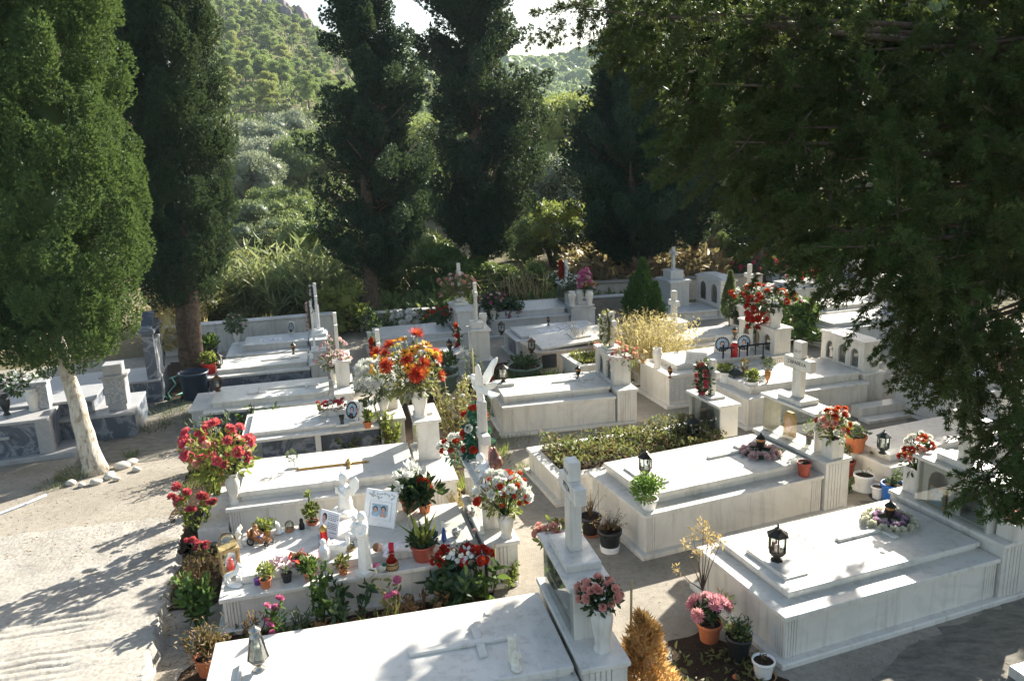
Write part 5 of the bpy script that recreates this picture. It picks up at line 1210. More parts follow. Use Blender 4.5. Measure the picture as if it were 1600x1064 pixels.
# ---- wreaths
wreath('ring of pale pink roses round a bronze lamp on the slab', LW('TB', 1.86, .58, .585), (0, 0, 0), .155, .155, .06, [('rose', 'p_lpink', 14, .042, .7, .6), ('rose', 'p_lpink', 11, .04, -.2, 0)], ('leafdark', 120, .04), 341)
wreath('ring of white blooms with lilac heart on the slab', LW('TA', 1.80, .78, .506), (0, 0, 0), .15, .15, .07, [('rose', 'p_cream', 15, .050, .8, .7), ('carnation', 'p_lilac', 14, .034, -.25, -.2)], ('leafgrey', 60, .03), 342)
oil_lamp('dark bronze lamp standing inside the pale pink rose ring', LW('TB', 1.86, .58, .58), .26); oil_lamp('dark bronze lamp standing inside the white and lilac ring', LW('TA', 1.80, .78, .501), .24)
def up_wreath(label, key, x, y, z, R1_, R2_, tr, blooms, green, seed): return wreath(label, LW(key, x, y, z), (math.pi/2, 0, TOMB[key].rotation_euler.z-math.pi/2), R1_, R2_, tr, blooms, green, seed)
up_wreath('oval wreath of cream flowers hung on a white cross', 'U4', 1.82, .72, 1.32, .10, .18, .06, [('rose', 'p_cream', 14, .05, .3, .4), ('rose', 'p_cream', 8, .05, -.8, 0)], ('leafmix', 220, .06), 343)
up_wreath('oval wreath of deep pink flowers leaning on a white cross', 'U3', 2.43, .82, 1.02, .09, .17, .06, [('carnation', 'p_crim', 14, .04, .4, .4), ('rose', 'p_lpink', 9, .03, -.4, 0)], ('leafdark', 200, .055), 344)
up_wreath('small red wreath on the cross of the stepped headstone', 'U8', 1.98, .98, 1.3, .08, .18, .045, [('carnation', 'p_red', 14, .05, .2, .4)], ('leafdark', 60, .05), 345)
up_wreath('oval wreath of red flowers behind the white chrysanthemums', 'T4', 1.94, .98, 1.18, .06, .19, .055, [('carnation', 'p_red', 16, .05, .2, .4)], ('leafdark', 120, .06), 346)
up_wreath('heart shaped red and white wreath hung on a post', 'U9b', 1.52, .30, .70, .10, .19, .05, [('carnation', 'p_red', 8, .055, .5, .4), ('carnation', 'p_white', 7, .055, -.4, 0)], ('leafdark', 60, .05), 347)
pp = MB(); pp.box(1.50, 1.55, .42, .47, .27, .78); tag(pp.build('wreath_post', 'plaster', None, (TOMB['U9b'].location.x, TOMB['U9b'].location.y, 0), (0, 0, R(12))), 'thin white post carrying the heart shaped wreath', 'post')
bouquet('garland of red and white roses over teal leaves beside the dove cross', LW('T2', 2.52, .98, .93), (0, .02, .26), (.13, .14, .38), [('rose', 'p_red', 15, .048), ('rose', 'p_white', 8, .045)], ('teal', 420, .07), 348, name='flower_garland', low=-.95)
bouquet('white roses and dark red buds at the foot of the dove cross', LW('T2', 2.40, 1.16, .90), (-.05, .06, .06), (.20, .15, .13), [('rose', 'p_white', 9, .055), ('rose', 'p_red', 6, .04)], ('teal', 80, .05), 349)
up_wreath('string of pale pink blossoms wound on the very thin cross', 'T6', 1.86, .30, 1.25, .05, .22, .04, [('rose', 'p_lpink', 14, .04, .2, .4)], ('leafgrey', 60, .05), 350)
up_wreath('black and white ribbon garland wound on the cross by the wall', 'T7', 1.76, .68, 1.25, .04, .24, .04, [('rose', 'p_white', 12, .04, .2, .4)], ('black', 80, .05), 351)
# ---- lanterns and lamps
hex_lantern('dark bronze hexagonal lantern on the tomb with the lilac hearted ring', LW('TA', .40, .62, .515), .34, rz=.3); hex_lantern('dark bronze hexagonal lantern on the tomb with the glass case', LW('TB', .38, .62, .58), .31, rz=.1)
MB_ = MB(); MB_.box(.26, .52, .36, .88, .579, .60); MB_.build('lamp_stand', 'marble', TOMB['TB'])
def taper_lantern(label, pos, H):
    t = thing('lantern', label, 'lantern', tuple(pos), .35, 'lanterns on the graves'); r = H*.2
    MB().lathe([(r*.6, 0), (r*.6, H*.03), (r*.25, H*.06), (r*.25, H*.12), (r*.5, H*.15)], (0, 0, 0), 12).build('foot', 'nickel', t)
    f = MB()
    for k in range(6):
        a = 2*math.pi*k/6; f.tube([(r*1.0*math.cos(a), r*1.0*math.sin(a), H*.24), (r*.55*math.cos(a), r*.55*math.sin(a), H*.74)], r*.07, 5)
    f.lathe([(r*.45, H*.14), (r*1.02, H*.24), (r*1.02, H*.255), (r*.9, H*.255)], (0, 0, 0), 6, smooth=False); f.build('frame', 'nickel', t)
    MB().lathe([(r*.93, H*.255), (r*.5, H*.74)], (0, 0, 0), 6, smooth=False, cap=False).build('glass_pane', 'glassdim', t)
    MB().lathe([(r*.62, H*.735), (r*.5, H*.82), (r*.30, H*.84), (r*.62, H*.87), (r*.60, H*.90), (r*.15, H*.94), (r*.05, H*1.0)], (0, 0, 0), 12).build('roof', 'nickel', t)
    MB().lathe([(r*.4, 0), (r*.4, H*.2), (r*.05, H*.21)], (0, 0, H*.255), 10).build('candle', 'ivory', t)
taper_lantern('tarnished metal lantern with tapering glass on the nearest tomb', LW('T1', .36, .62, .535), .36)
for (lb, p, H, mt) in [('bronze lantern at the foot of the tomb with the stone book', G(341, 611, .40), .30, 'rust'), ('small dark lantern beside the leafy pots on the raised pale slab', G(343, 575, .42), .30, 'bronze'), ('bronze lantern beside the dove on the long white tomb', LW('U4', .18, .80, .60), .30, 'bronze'),
        ('dark lantern on the grey box tomb with dark panels', G(784, 523, .47), .30, 'bronze'), ('rusty lantern on the corner of the brown stained tomb', G(831, 551, .42), .30, 'rust'), ('black lantern among the low leafy plants', LW('U3', 2.1, .52, .31), .34, 'iron'), ('dark green lantern on the low white tomb by the plant pots', G(1379, 708, .38), .30, 'pot_dark'),
        ('old brass lantern behind the glass lantern and the white pot', G(1163, 582, .58), .26, 'brass'), ('pale brass lantern beside the white urn and the dry grass', G(1005, 567, .54), .26, 'brass')]:
    hex_lantern(lb, p, H, mt, rz=.4)
MB().box(.06, .32, .66, .94, .55, .60).build('lamp_stand', 'marble_old', TOMB['U4'])
def box_lantern(label, pos, w_, H, rz, mat='iron', pane='glassdim', roof=True):
    t = thing('lantern', label, 'lantern', tuple(pos), rz, 'lanterns on the graves'); h = w_/2; f = MB()
    for sx in (-1, 1):
        for sy in (-1, 1): f.box(sx*h-.008*(sx > 0)*2, sx*h+.016*(sx < 0), sy*h-.016*(sy > 0), sy*h+.016*(sy < 0), 0, H, c=.002)
    for z in (0, H-.016): 
        f.box(-h-.004, h+.004, -h-.004, h+.004, z-.001, z+.017, c=.002)
    f.build('frame', mat, t)
    MB().lathe([(h*1.33, .017), (h*1.33, H-.017)], (0, 0, 0), 4, smooth=False, cap=False, phase=math.pi/4).build('glass_pane', pane, t)
    if roof:
        MB().lathe([(h*1.5, H), (h*.5, H+w_*.4), (h*.3, H+w_*.4)], (0, 0, 0), 4, smooth=False, phase=math.pi/4).build('roof', mat, t)
        MB().tube([(h*.5*math.cos(a), 0, H+w_*.42+h*.6*math.sin(a)) for a in np.linspace(0, math.pi, 9)], .005, 5).build('handle', mat, t)
    MB().lathe([(h*.5, 0), (h*.5, H*.5), (h*.1, H*.52)], (0, 0, .018), 10).build('candle', 'ivory', t); return t
box_lantern('square dark metal lantern between two white pots', G(1149, 600, .46), .17, .17, R(16), 'pot_dark')
oil_lamp('small bronze lamp on the long white tomb near its niche', LW('U4', 1.35, .72, .555), .22); oil_lamp('small brown lamp on the foot ledge beside the white urn', G(1047, 590, .54), .2, 'rust'); oil_lamp('little dark lamp on the low sunlit slab grave', G(1108, 536, .22), .28); oil_lamp('brown glass goblet lamp on the blue shaded tomb', G(1199, 600, .56), .24, 'amber')
oil_lamp('small dark lamp on the engraved plates in the shade', G(857, 508, .48), .2, 'black'); oil_lamp('dark lamp hanging by the heart shaped wreath', LW('U9b', 1.35, .30, .36), .3, 'black'); oil_lamp('small dark lamp on the raised pale slab', G(459, 553, .42), .24); oil_lamp('dark lamp at the edge of the portrait plaque tomb', G(500, 646, .425), .16)
oil_lamp('dark lamp by the photo plaques of the blue white tomb', G(1148, 530, .63), .24)
# ---- potted plants
PT_ = potted
PT_('terracotta pot with a big brown withered bush at the foot of the nearest tomb', G(327, 1052, 0), .10, .17, 'terra', [('twigs', 'drybrown', .22, .26, 130, .045), ('dome', 'drybrown', .20, .22, 420, .035)], 401)
PT_('black pot with bare reddish twigs behind the tall name cross', G(923, 832, 0), .115, .20, 'black', [('twigs', 'redleaf', .16, .32, 22, .03)], 402, saucer='terra', stemmat='drybrown')
PT_('black pot with a pale band and pink tinged twigs', G(953, 860, 0), .12, .24, 'black', [('twigs', 'redleaf', .20, .18, 70, .035)], 403, band='ceramic', stemmat='redleaf')
PT_('round bushy basil plant in a white pot on the tomb corner', LW('TB', .12, .12, .47), .09, .11, 'ceramic', [('dome', 'basil', .19, .27, 1100, .034)], 404)
PT_('red brown pot of bare soil with a white stripe', LW('TB', 2.05, .085, .47), .075, .16, 'redplastic', [('twigs', 'drybrown', .05, .03, 6, .02)], 405)
PT_('big orange plastic pot with a single white flower behind the rose planter', G(1336, 704, .32), .125, .20, 'terra', [('dome', 'leafgrey', .15, .16, 160, .05)], 406, blooms=[('rose', 'p_white', 1, .055, .03, .12)])
PT_('white pot of dark soil on a white saucer in the row of pots', G(1349, 765, 0), .115, .20, 'ceramic', [('twigs', 'leafyel', .10, .10, 6, .03)], 407, saucer='ceramic')
PT_('small plain white pot between the white and the blue pot', G(1371, 778, 0), .075, .15, 'ceramic', [('twigs', 'drybrown', .03, .02, 5, .02)], 408, saucer='bluedark')
PT_('blue plastic pot with a straggly grey green plant', G(1393, 785, 0), .125, .24, 'blue', [('stalky', 'leafgrey', .17, .16, 160, .04)], 409, saucer='ceramic')
PT_('dark red pot hidden behind the fluted headstone corner', G(1322, 745, 0), .10, .22, 'redplastic', [('stalky', 'leafmix', .14, .22, 120, .05)], 410)
PT_('terracotta pot with drooping pink chrysanthemums by the large tomb', G(1108, 1000, 0), .10, .17, 'terra', [('stalky', 'leafdark', .16, .22, 120, .06)], 411, blooms=[('chrysanthemum', 'p_mum', 9, .062, .16, .20)])
PT_('black pot with a spiky green plant beside the pink chrysanthemums', G(1153, 1030, 0), .10, .22, 'black', [('twigs', 'leafdark', .14, .16, 60, .05), ('dome', 'leafmix', .10, .10, 120, .04)], 412)
PT_('white painted pot with black rim and paint runs', G(1192, 1056, 0), .085, .15, 'ceramic', [('twigs', 'redleaf', .05, .06, 14, .03)], 413, saucer='basket')
PT_('white pot with yellow green plant on the blue shaded tomb', G(1174, 612, .46), .095, .17, 'ceramic', [('dome', 'leafyel', .10, .20, 240, .05)], 414, saucer='ceramic'); PT_('white pot with green plant behind a wreathed cross', G(1133, 597, .46), .10, .17, 'ceramic', [('dome', 'leafyel', .13, .15, 220, .05)], 415)
PT_('glass bowl with pale green plant by the brown goblet lamp', G(1200, 585, .58), .06, .08, 'glassdim', [('dome', 'leafgrey', .12, .18, 200, .035)], 416)
PT_('black pot with leafy plant on the end of the raised pale slab', G(330, 560, .34), .15, .24, 'black', [('dome', 'leaf', .22, .24, 300, .09)], 417); PT_('bright red pot with a green plant above the plant tub', G(328, 583, .34), .13, .20, 'redpot', [('dome', 'leafyel', .17, .18, 240, .08)], 418)
PT_('grey green bowl planter in the shade near the small tombs', G(820, 592, 0), .32, .26, 'potgreen', [('dome', 'leafdark', .30, .25, 200, .08)], 419); PT_('wide green tub with a brown stump in the shade', G(688, 612, 0), .34, .36, 'potgreen', [('dome', 'leafdark', .35, .4, 260, .09)], 420)
PT_('small terracotta pot with a yellow green round plant on the toy tomb ledge', G(416, 917, .34), .052, .085, 'terra', [('dome', 'leafyel', .10, .14, 420, .026)], 421); PT_('small black pot with a budding succulent', G(449, 908, .34), .048, .085, 'black', [('dome', 'leafgrey', .035, .06, 40, .03)], 422)
PT_('small terracotta pot with spiky green plant', G(484, 904, .34), .052, .08, 'terra', [('blades', 'leaf', .07, .16, 60, .10), ('dome', 'leaf', .10, .14, 300, .035)], 423); PT_('small terracotta pot with a rosette succulent', G(537, 896, .34), .045, .07, 'terra', [('dome', 'leafmix', .08, .10, 110, .045)], 424)
PT_('round reddish pot overgrown with moss and broad leaves', G(662, 873, .34), .115, .16, 'redplastic', [('blades', 'leafyel', .1, .34, 22, .16), ('dome', 'leafdark', .14, .14, 260, .05)], 425); PT_('terracotta pot with a bright green plant by the portrait card', G(489, 823, .38), .06, .07, 'terra', [('dome', 'leafyel', .09, .18, 240, .04), ('stalky', 'leafyel', .05, .34, 40, .05)], 426)
PT_('dark red pot with a leafy plant and white callas', G(640, 797, .415), .09, .13, 'redplastic', [('dome', 'leafdark', .20, .26, 380, .08), ('stalky', 'leafgrey', .22, .34, 140, .05)], 427, blooms=[('calla', 'p_white', 11, .075, .22, .34), ('lily', 'p_white', 6, .05, .18, .30)])
PT_('terracotta pot with a red flower and broad dark leaves', G(664, 800, .415), .07, .10, 'terra', [('dome', 'leafdark', .18, .24, 120, .12)], 428, blooms=[('carnation', 'p_red', 4, .045, .06, .26)])
PT_('leafy green pot plant with pale new leaves behind the toys', G(415, 838, .415), .06, .08, 'terra', [('dome', 'leafyel', .12, .12, 260, .035)], 429)
PT_('small pot of green succulents on the portrait plaque tomb', G(575, 668, .425), .06, .09, 'terra', [('dome', 'leafyel', .09, .14, 160, .05)], 430); PT_('small green cup plant at the edge of the portrait plaque tomb', G(568, 652, .425), .05, .1, 'ceramic', [('dome', 'leafmix', .07, .16, 120, .05)], 431)
PT_('red watering pot in the shade by the tall rose bush', G(762, 606, 0), .1, .2, 'redpot', [('dome', 'leafdark', .05, .04, 20, .05)], 432)
# big tub by the forked trunk
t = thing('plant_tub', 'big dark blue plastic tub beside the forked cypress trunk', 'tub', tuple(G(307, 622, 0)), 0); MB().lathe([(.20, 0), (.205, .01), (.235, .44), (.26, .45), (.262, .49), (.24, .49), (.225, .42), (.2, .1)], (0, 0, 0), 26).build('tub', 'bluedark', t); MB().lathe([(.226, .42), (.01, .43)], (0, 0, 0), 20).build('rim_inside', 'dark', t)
# ================================================================== statuettes, plaques and toys
def caps(mb, chain, seg=10):
    """tapered limb through [(p, r), ...] with ball joints, fused later"""
    for (p, r) in chain: mb.ball(p, r, 0, seg, 7)
    for (a, b) in zip(chain[:-1], chain[1:]): mb.tube([a[0], b[0]], [a[1] if isinstance(a[1], (int, float)) else min(a[1]), b[1] if isinstance(b[1], (int, float)) else min(b[1])], seg)
def statue(name, label, cat, pos, rz, mb, mat, vox=.006, group=None, sm=2, scale=1.0):
    o = mb.build(name, mat, None, tuple(pos), (0, 0, rz)); o.scale = (scale,)*3; remesh(o, vox, sm); tag(o, label, cat, group); return o
def plate(mb, pts, th):    # a wing-like plate: pts 3D outline, thickened both ways along its normal
    P = [Vector(p) for p in pts]; n = (P[1]-P[0]).cross(P[-1]-P[0]).normalized()*th
    k = len(P); V = [tuple(p-n) for p in P]+[tuple(p+n) for p in P]
    mb.add(V, [tuple(range(k))[::-1], tuple(range(k, 2*k))]+[(i, (i+1) % k, k+(i+1) % k, k+i) for i in range(k)])
ANG = R(14.2)
def up_xy(x, y): return np.array([x, y])
# robed figure holding a child
mb = MB()
mb.box(-.055, .055, -.05, .05, 0, .04, c=.004)
mb.lathe([(.050, .03), (.052, .06), (.046, .16), (.040, .24), (.036, .29), (.046, .34), (.040, .375), (.018, .392)], (0, 0, 0), 16, sy=.8)
for k in range(9):
    a = k*.7; mb.tube([(.047*math.cos(a), .038*math.sin(a), .05), (.040*math.cos(a+.1), .033*math.sin(a+.1), .2), (.034*math.cos(a), .028*math.sin(a), .3)], .006, 5)
mb.ball((-.004, .0, .418), (.024, .023, .03)); mb.ball((.006, .004, .424), (.029, .028, .030)); mb.tube([(.012, .004, .42), (.030, .006, .38), (.034, .0, .33)], [.022, .020, .012], 8); mb.ball((-.028, 0, .412), (.006, .005, .008))
caps(mb, [((-.005, .04, .365), .016), ((-.030, .046, .325), .013), ((-.046, .012, .305), .010), ((-.050, -.006, .312), .008)]); caps(mb, [((-.005, -.04, .365), .016), ((-.030, -.046, .32), .013), ((-.050, -.012, .300), .010)])
caps(mb, [((-.046, -.004, .315), .018), ((-.044, .004, .345), .014)]); mb.ball((-.046, .006, .372), .015); caps(mb, [((-.048, -.008, .315), .010), ((-.058, -.02, .29), .007)])
statue('statuette', 'tall white robed statuette holding a small child, on the ledge of the toy tomb', 'statuette', G(572, 897, .34), ANG+.7, mb, 'statue', .0045, scale=1.36)
# kneeling winged child
mb = MB()
mb.lathe([(.075, 0), (.08, .02), (.06, .05), (.06, .10), (.048, .16), (.052, .21), (.040, .245), (.016, .262)], (0, 0, 0), 16, sy=.85)
mb.ball((0, 0, .30), (.036, .036, .042)); mb.ball((.006, 0, .312), (.040, .040, .040)); mb.ball((-.036, 0, .296), (.007, .006, .008))
for sg in (-1, 1):
    caps(mb, [((0, sg*.045, .225), .018), ((-.035, sg*.05, .18), .014), ((-.06, sg*.012, .215), .011), ((-.066, sg*.006, .245), .009)])
    plate(mb, [(.025, sg*.015, .15), (.04, sg*.07, .17), (.055, sg*.125, .235), (.06, sg*.13, .30), (.05, sg*.10, .33), (.035, sg*.05, .28), (.028, sg*.02, .23)], .007)
mb.lathe([(.09, -.02), (.09, .01), (.07, .02)], (0, 0, 0), 16)
mb.ball((-.05, .05, .035), (.045, .03, .03)); mb.ball((-.05, -.05, .035), (.045, .03, .03))
statue('statuette', 'white winged child statuette kneeling in prayer behind the photo frame', 'statuette', G(541, 803, .415), ANG+.5, mb, 'statue', .005, scale=1.32)
mb = MB(); mb.lathe([(.045, 0), (.05, .02), (.038, .07), (.03, .11), (.012, .13)], (0, 0, 0), 14); mb.ball((0, 0, .155), (.024, .024, .028))
for sg in (-1, 1): plate(mb, [(.015, sg*.01, .06), (.02, sg*.05, .07), (.025, sg*.07, .12), (.02, sg*.03, .125)], .005); caps(mb, [((0, sg*.026, .105), .010), ((-.03, sg*.02, .085), .008)])
statue('statuette', 'small white angel statuette beside the kneeling winged child', 'statuette', G(556, 838, .415), ANG, mb, 'statue', .004, scale=1.25)
# cherub lying on top of the headstone
mb = MB(); caps(mb, [((0, .0, .045), .048), ((.0, -.09, .05), .050), ((.02, -.17, .035), .035), ((.01, -.25, .03), .024)]); caps(mb, [((0, -.1, .04), .04), ((-.06, -.18, .03), .03), ((-.02, -.27, .025), .02)])
mb.ball((-.02, .03, .135), (.045, .045, .05)); caps(mb, [((0, .02, .08), .03), ((-.02, .03, .11), .025)]); caps(mb, [((0, .04, .07), .022), ((-.05, .07, .02), .018), ((-.06, .03, .07), .014)]); caps(mb, [((-.02, -.02, .07), .022), ((-.07, .0, .02), .018)]); plate(mb, [(.02, -.02, .07), (.06, .02, .15), (.07, -.06, .17), (.05, -.12, .10)], .008)
statue('statuette', 'white cherub lying on the headstone below the dove', 'statuette', LW('T2', 2.50, .56, .955), ANG, mb, 'statue', .006)
bk = thing('book_plaque', 'little white stone book with a dark horse drawing, on the headstone below the dove', 'plaque', LW('T2', 2.50, .40, .926), ANG)
b_ = MB(); b_.box(-.08, .08, -.10, .10, 0, .022); b_.build('book', 'marble', bk); b_ = MB(); caps(b_, [((-.055, -.05, .023), .014), ((-.05, .0, .023), .015), ((-.05, .04, .023), .013)], 6)
for (a, c_) in (((-.05, -.05), (-.01, -.06)), ((-.045, -.02), (-.01, -.01)), ((-.05, .03), (-.015, .05)), ((-.055, .045), (-.075, .07))): b_.tube([(a[0], a[1], .023), (c_[0], c_[1], .023)], .005, 5)
b_.build('drawing', 'ink', bk); b_.v = [(x, y, min(z, .025)) for (x, y, z) in b_.v]
# dove with raised wings
mb = MB(); caps(mb, [((.10, 0, .03), .016), ((.04, 0, .055), .036), ((-.03, 0, .085), .046), ((-.075, 0, .13), .028)]); mb.ball((-.085, 0, .165), (.032, .028, .028)); caps(mb, [((-.11, 0, .162), .012), ((-.128, 0, .158), .005)])
plate(mb, [(.06, -.02, .05), (.15, -.05, .015), (.19, -.02, .03), (.19, .03, .035), (.15, .05, .02), (.06, .02, .05)], .010)
for sg, tw in ((-1, .0), (1, .05)):
    plate(mb, [(-.04, sg*.025, .11), (.0, sg*.07, .20), (.05, sg*.12, .31), (.095, sg*.14, .34), (.10, sg*.115, .29), (.085, sg*.09, .24), (.085, sg*.07, .19), (.055, sg*.03, .11)], .011)
plate(mb, [(.02, .0, .08), (.10, -.03, .14), (.20, -.05, .17), (.22, -.02, .155), (.16, .0, .10), (.08, .0, .06)], .011)
caps(mb, [((-.02, 0, .05), .03), ((-.01, 0, .0), .036), ((0, 0, -.04), .034)])
statue('dove_statue', 'white stone dove with raised wings perched on a marble cross', 'statue', LW('T2', 2.55, .74, 1.675), ANG-.9, mb, 'statue', .006, scale=1.12)
# brown resin figure with a pink edge
t = thing('figurine', 'brown varnished heart shaped figurine with a pink rim beside the dove cross', 'figurine', LW('T2', 2.60, .47, .926), ANG+.3)
o = MB(); caps(o, [((0, 0, .02), .03), ((0, 0, .08), .055), ((0, -.02, .15), .075), ((0, .0, .22), .045), ((0, .02, .27), .03)]); o = o.build('body', 'brownstat', t); remesh(o, .007)
o = MB(); caps(o, [((-.05, -.06, .14), .014), ((-.055, -.02, .12), .014), ((-.05, .02, .17), .014), ((-.04, .03, .24), .014), ((-.03, .015, .28), .022)]); o = o.build('rim', 'pinkresin', t); remesh(o, .005)
# swan, seated white figure, horse
mb = MB(); caps(mb, [((.09, 0, .06), .015), ((.04, 0, .05), .045), ((-.03, 0, .05), .052), ((-.075, 0, .07), .024), ((-.085, 0, .12), .018), ((-.075, 0, .155), .017), ((-.10, 0, .165), .017)]); caps(mb, [((-.118, 0, .158), .009), ((-.13, 0, .152), .005)]); mb.lathe([(.06, 0), (.055, .02)], (0, 0, 0), 14, sx=1.3)
for sg in (-1, 1): plate(mb, [(-.04, sg*.045, .07), (.03, sg*.055, .11), (.10, sg*.04, .12), (.12, sg*.03, .09), (.06, sg*.05, .05)], .008)
statue('swan_figurine', 'white swan figurine among the toys', 'figurine', G(531, 862, .415), R(200), mb, 'ceramic', .005)
mb = MB(); mb.lathe([(.05, 0), (.055, .02), (.05, .06), (.045, .10), (.03, .13), (.012, .145)], (0, 0, 0), 14); mb.ball((0, 0, .165), (.028, .03, .03)); plate(mb, [(.02, .01, .07), (.06, .05, .12), (.07, .02, .17), (.04, -.02, .13)], .008); caps(mb, [((0, -.04, .11), .014), ((-.04, -.02, .08), .012)]); caps(mb, [((0, .04, .11), .014), ((-.04, .02, .08), .012)])
statue('figurine', 'seated white angel figurine in front of the swan', 'figurine', G(507, 873, .415), ANG+.4, mb, 'ceramic', .005, scale=1.05)
mb = MB(); mb.ball((0, 0, .008), (.07, .04, .016)); caps(mb, [((-.035, 0, .085), .024), ((.0, 0, .105), .021), ((.03, 0, .125), .022), ((.05, 0, .165), .013), ((.055, 0, .185), .013), ((.085, 0, .17), .009)])
for sg in (-1, 1):
    caps(mb, [((-.04, sg*.013, .08), .013), ((-.058, sg*.016, .048), .008), ((-.04, sg*.016, .012), .007)], 7); caps(mb, [((.032, sg*.013, .112), .011), ((.066, sg*.016, .115 if sg > 0 else .10), .008), ((.078, sg*.016, .08 if sg > 0 else .065), .006)], 7)
caps(mb, [((-.055, 0, .095), .010), ((-.08, 0, .075), .011), ((-.085, 0, .035), .006)]); plate(mb, [(.02, 0, .135), (.04, .004, .19), (.055, 0, .20), (.04, -.004, .14)], .006); mb.ball((.048, .008, .2), (.004, .003, .008), 0, 6, 4)
statue('horse_figurine', 'small white prancing horse figurine at the corner of the toy tomb', 'figurine', G(367, 915, .34), ANG-.5, mb, 'ceramic', .0035, scale=1.15)
mb = MB(); mb.ball((0, 0, .02), (.05, .035, .022)); caps(mb, [((0, 0, .04), .03), ((.0, 0, .08), .022), ((-.01, 0, .11), .022)]); mb.ball((-.02, .02, .125), (.008, .012, .01)); mb.ball((-.02, -.02, .125), (.008, .012, .01))
statue('figurine', 'tiny white lamb figurine behind the toy carriage', 'figurine', G(436, 834, .415), ANG, mb, 'ceramic', .004)
mb = MB(); mb.lathe([(.05, 0), (.05, .03), (.03, .05)], (0, 0, 0), 14); caps(mb, [((0, 0, .05), .035), ((0, .02, .12), .03), ((.01, .03, .16), .02)]); plate(mb, [(.0, .02, .10), (.05, .08, .16), (.03, .09, .20), (-.01, .05, .17)], .008); plate(mb, [(.0, -.02, .10), (.05, -.06, .16), (.03, -.07, .20), (-.01, -.03, .17)], .008)
statue('figurine', 'cream winged figurine behind the gilded box lantern', 'figurine', G(373, 855, .415), ANG, mb, 'ivory', .005)
# candle figure on the nearest tomb
t = thing('candle_figurine', 'ivory candle with a small winged figure at its foot, on the nearest tomb', 'candle', G(803, 1034, .52), R(12))
MB().lathe([(.035, 0), (.036, .02), (.034, .18), (.036, .2), (.030, .205), (.01, .19)], (0, .02, 0), 18).build('candle', 'ivory', t)
mb = MB(); caps(mb, [((.0, -.05, .03), .035), ((0, -.055, .08), .026), ((0, -.06, .115), .020)]); plate(mb, [(.02, -.06, .06), (.03, -.11, .10), (.02, -.12, .16), (.01, -.085, .13)], .007); mb.ball((.0, -.09, .015), (.04, .05, .018)); o = mb.build('winged_figure', 'ivory', t); remesh(o, .005)
# --- plaques and pictures
def easel(name, label, cat, pos, w_, H, rz, tilt, mat='paper', th=.012, group=None):
    t = thing(name, label, cat, tuple(pos), rz, group); t.rotation_euler = (0, -tilt, rz) if False else (0, 0, rz)
    o = MB().box(-th/2, th/2, -w_/2, w_/2, 0, H, c=.002).build('panel', mat, t); o.rotation_euler = (0, tilt, 0); return t, o
def flat_on(panel, name, mat, x, poly, th=.0012):   # a shape lying on the foot-side face of an upright panel; poly in (y, z)
    o = MB().prism(poly, 'x', x-th, x+.0003).build(name, mat, panel); return o
def oval(yc, zc, ry, rz_, n=18): return [(yc+ry*math.cos(2*math.pi*k/n), zc+rz_*math.sin(2*math.pi*k/n)) for k in range(n)]
def face(panel, yc, zc, s, x, hair='photo_dark', skin='photo_skin', top='photo_blue'):
    flat_on(panel, 'clothing', top, x, [(yc-s*1.1, zc-s*2), (yc+s*1.1, zc-s*2), (yc+s*.7, zc-s*.9), (yc-s*.7, zc-s*.9)])
    flat_on(panel, 'hair', hair, x-.0005, oval(yc, zc+s*.28, s*.85, s*.95)); flat_on(panel, 'face', skin, x-.0012, oval(yc, zc, s*.62, s*.82))
    for dy in (-.25, .25): flat_on(panel, 'eye', 'photo_dark', x-.0020, oval(yc+dy*s, zc+s*.1, s*.09, s*.07, 8))
    flat_on(panel, 'mouth', 'redglass', x-.0020, oval(yc, zc-s*.42, s*.2, s*.06, 8))
# portrait card with two short verses
t, pn = easel('memorial_card', 'white card with a dark haired portrait and lines of verse, standing among the toys', 'card', G(512, 838, .415), .25, .25, R(58), .30)
flat_on(pn, 'hair', 'photo_hair', -.0065, oval(.062, .185, .030, .038)); flat_on(pn, 'face', 'photo_skin', -.0072, oval(.070, .160, .021, .040)); flat_on(pn, 'clothing', 'photo_blue', -.0065, [(.115, .02), (.06, .02), (.075, .08), (.10, .09)])
tx = MB(); rg = random.Random(4)
for k, zz in enumerate((.215, .198, .181, .164, .132, .115, .098, .081, .045)):
    y = .015 if k < 8 else -.02
    while y > -.105*(1 if k not in (3, 7) else .8):
        l = .008+.014*rg.random(); tx.box(-.0072, -.0062, y-l, y, zz, zz+.007, c=.0003); y -= l+.006
tx.build('lettering', 'ink', pn)
# framed photograph of two people
t, pn = easel('photo_frame', 'large white relief frame with a photograph of two smiling people', 'photo frame', G(592, 822, .415), .36, .36, R(68), .35, 'ceramic', .03)
fr = MB()
for (y0, y1, z0, z1) in ((-.13, .13, .06, .075), (-.13, .13, .235, .25), (-.13, -.115, .0755, .2345), (.115, .13, .0755, .2345)): fr.box(-.024, -.014, y0, y1, z0, z1, c=.002)
fr.build('inner_frame', 'ceramic', pn)
flat_on(pn, 'photograph', 'photo_sky', -.0165, [(-.09, .11), (.09, .11), (.09, .22), (-.09, .22)], .003)
face(pn, .048, .160, .032, -.0200); face(pn, -.042, .165, .034, -.0200, top='photo_skin')
orn = MB(); rg = random.Random(6)
for k in range(26): orn.ball((-.016, -.15+.30*rg.random(), .27+.07*rg.random()), (.006, .012, .009), 0, 7, 5)
orn.build('relief_ornament', 'marble2', pn)
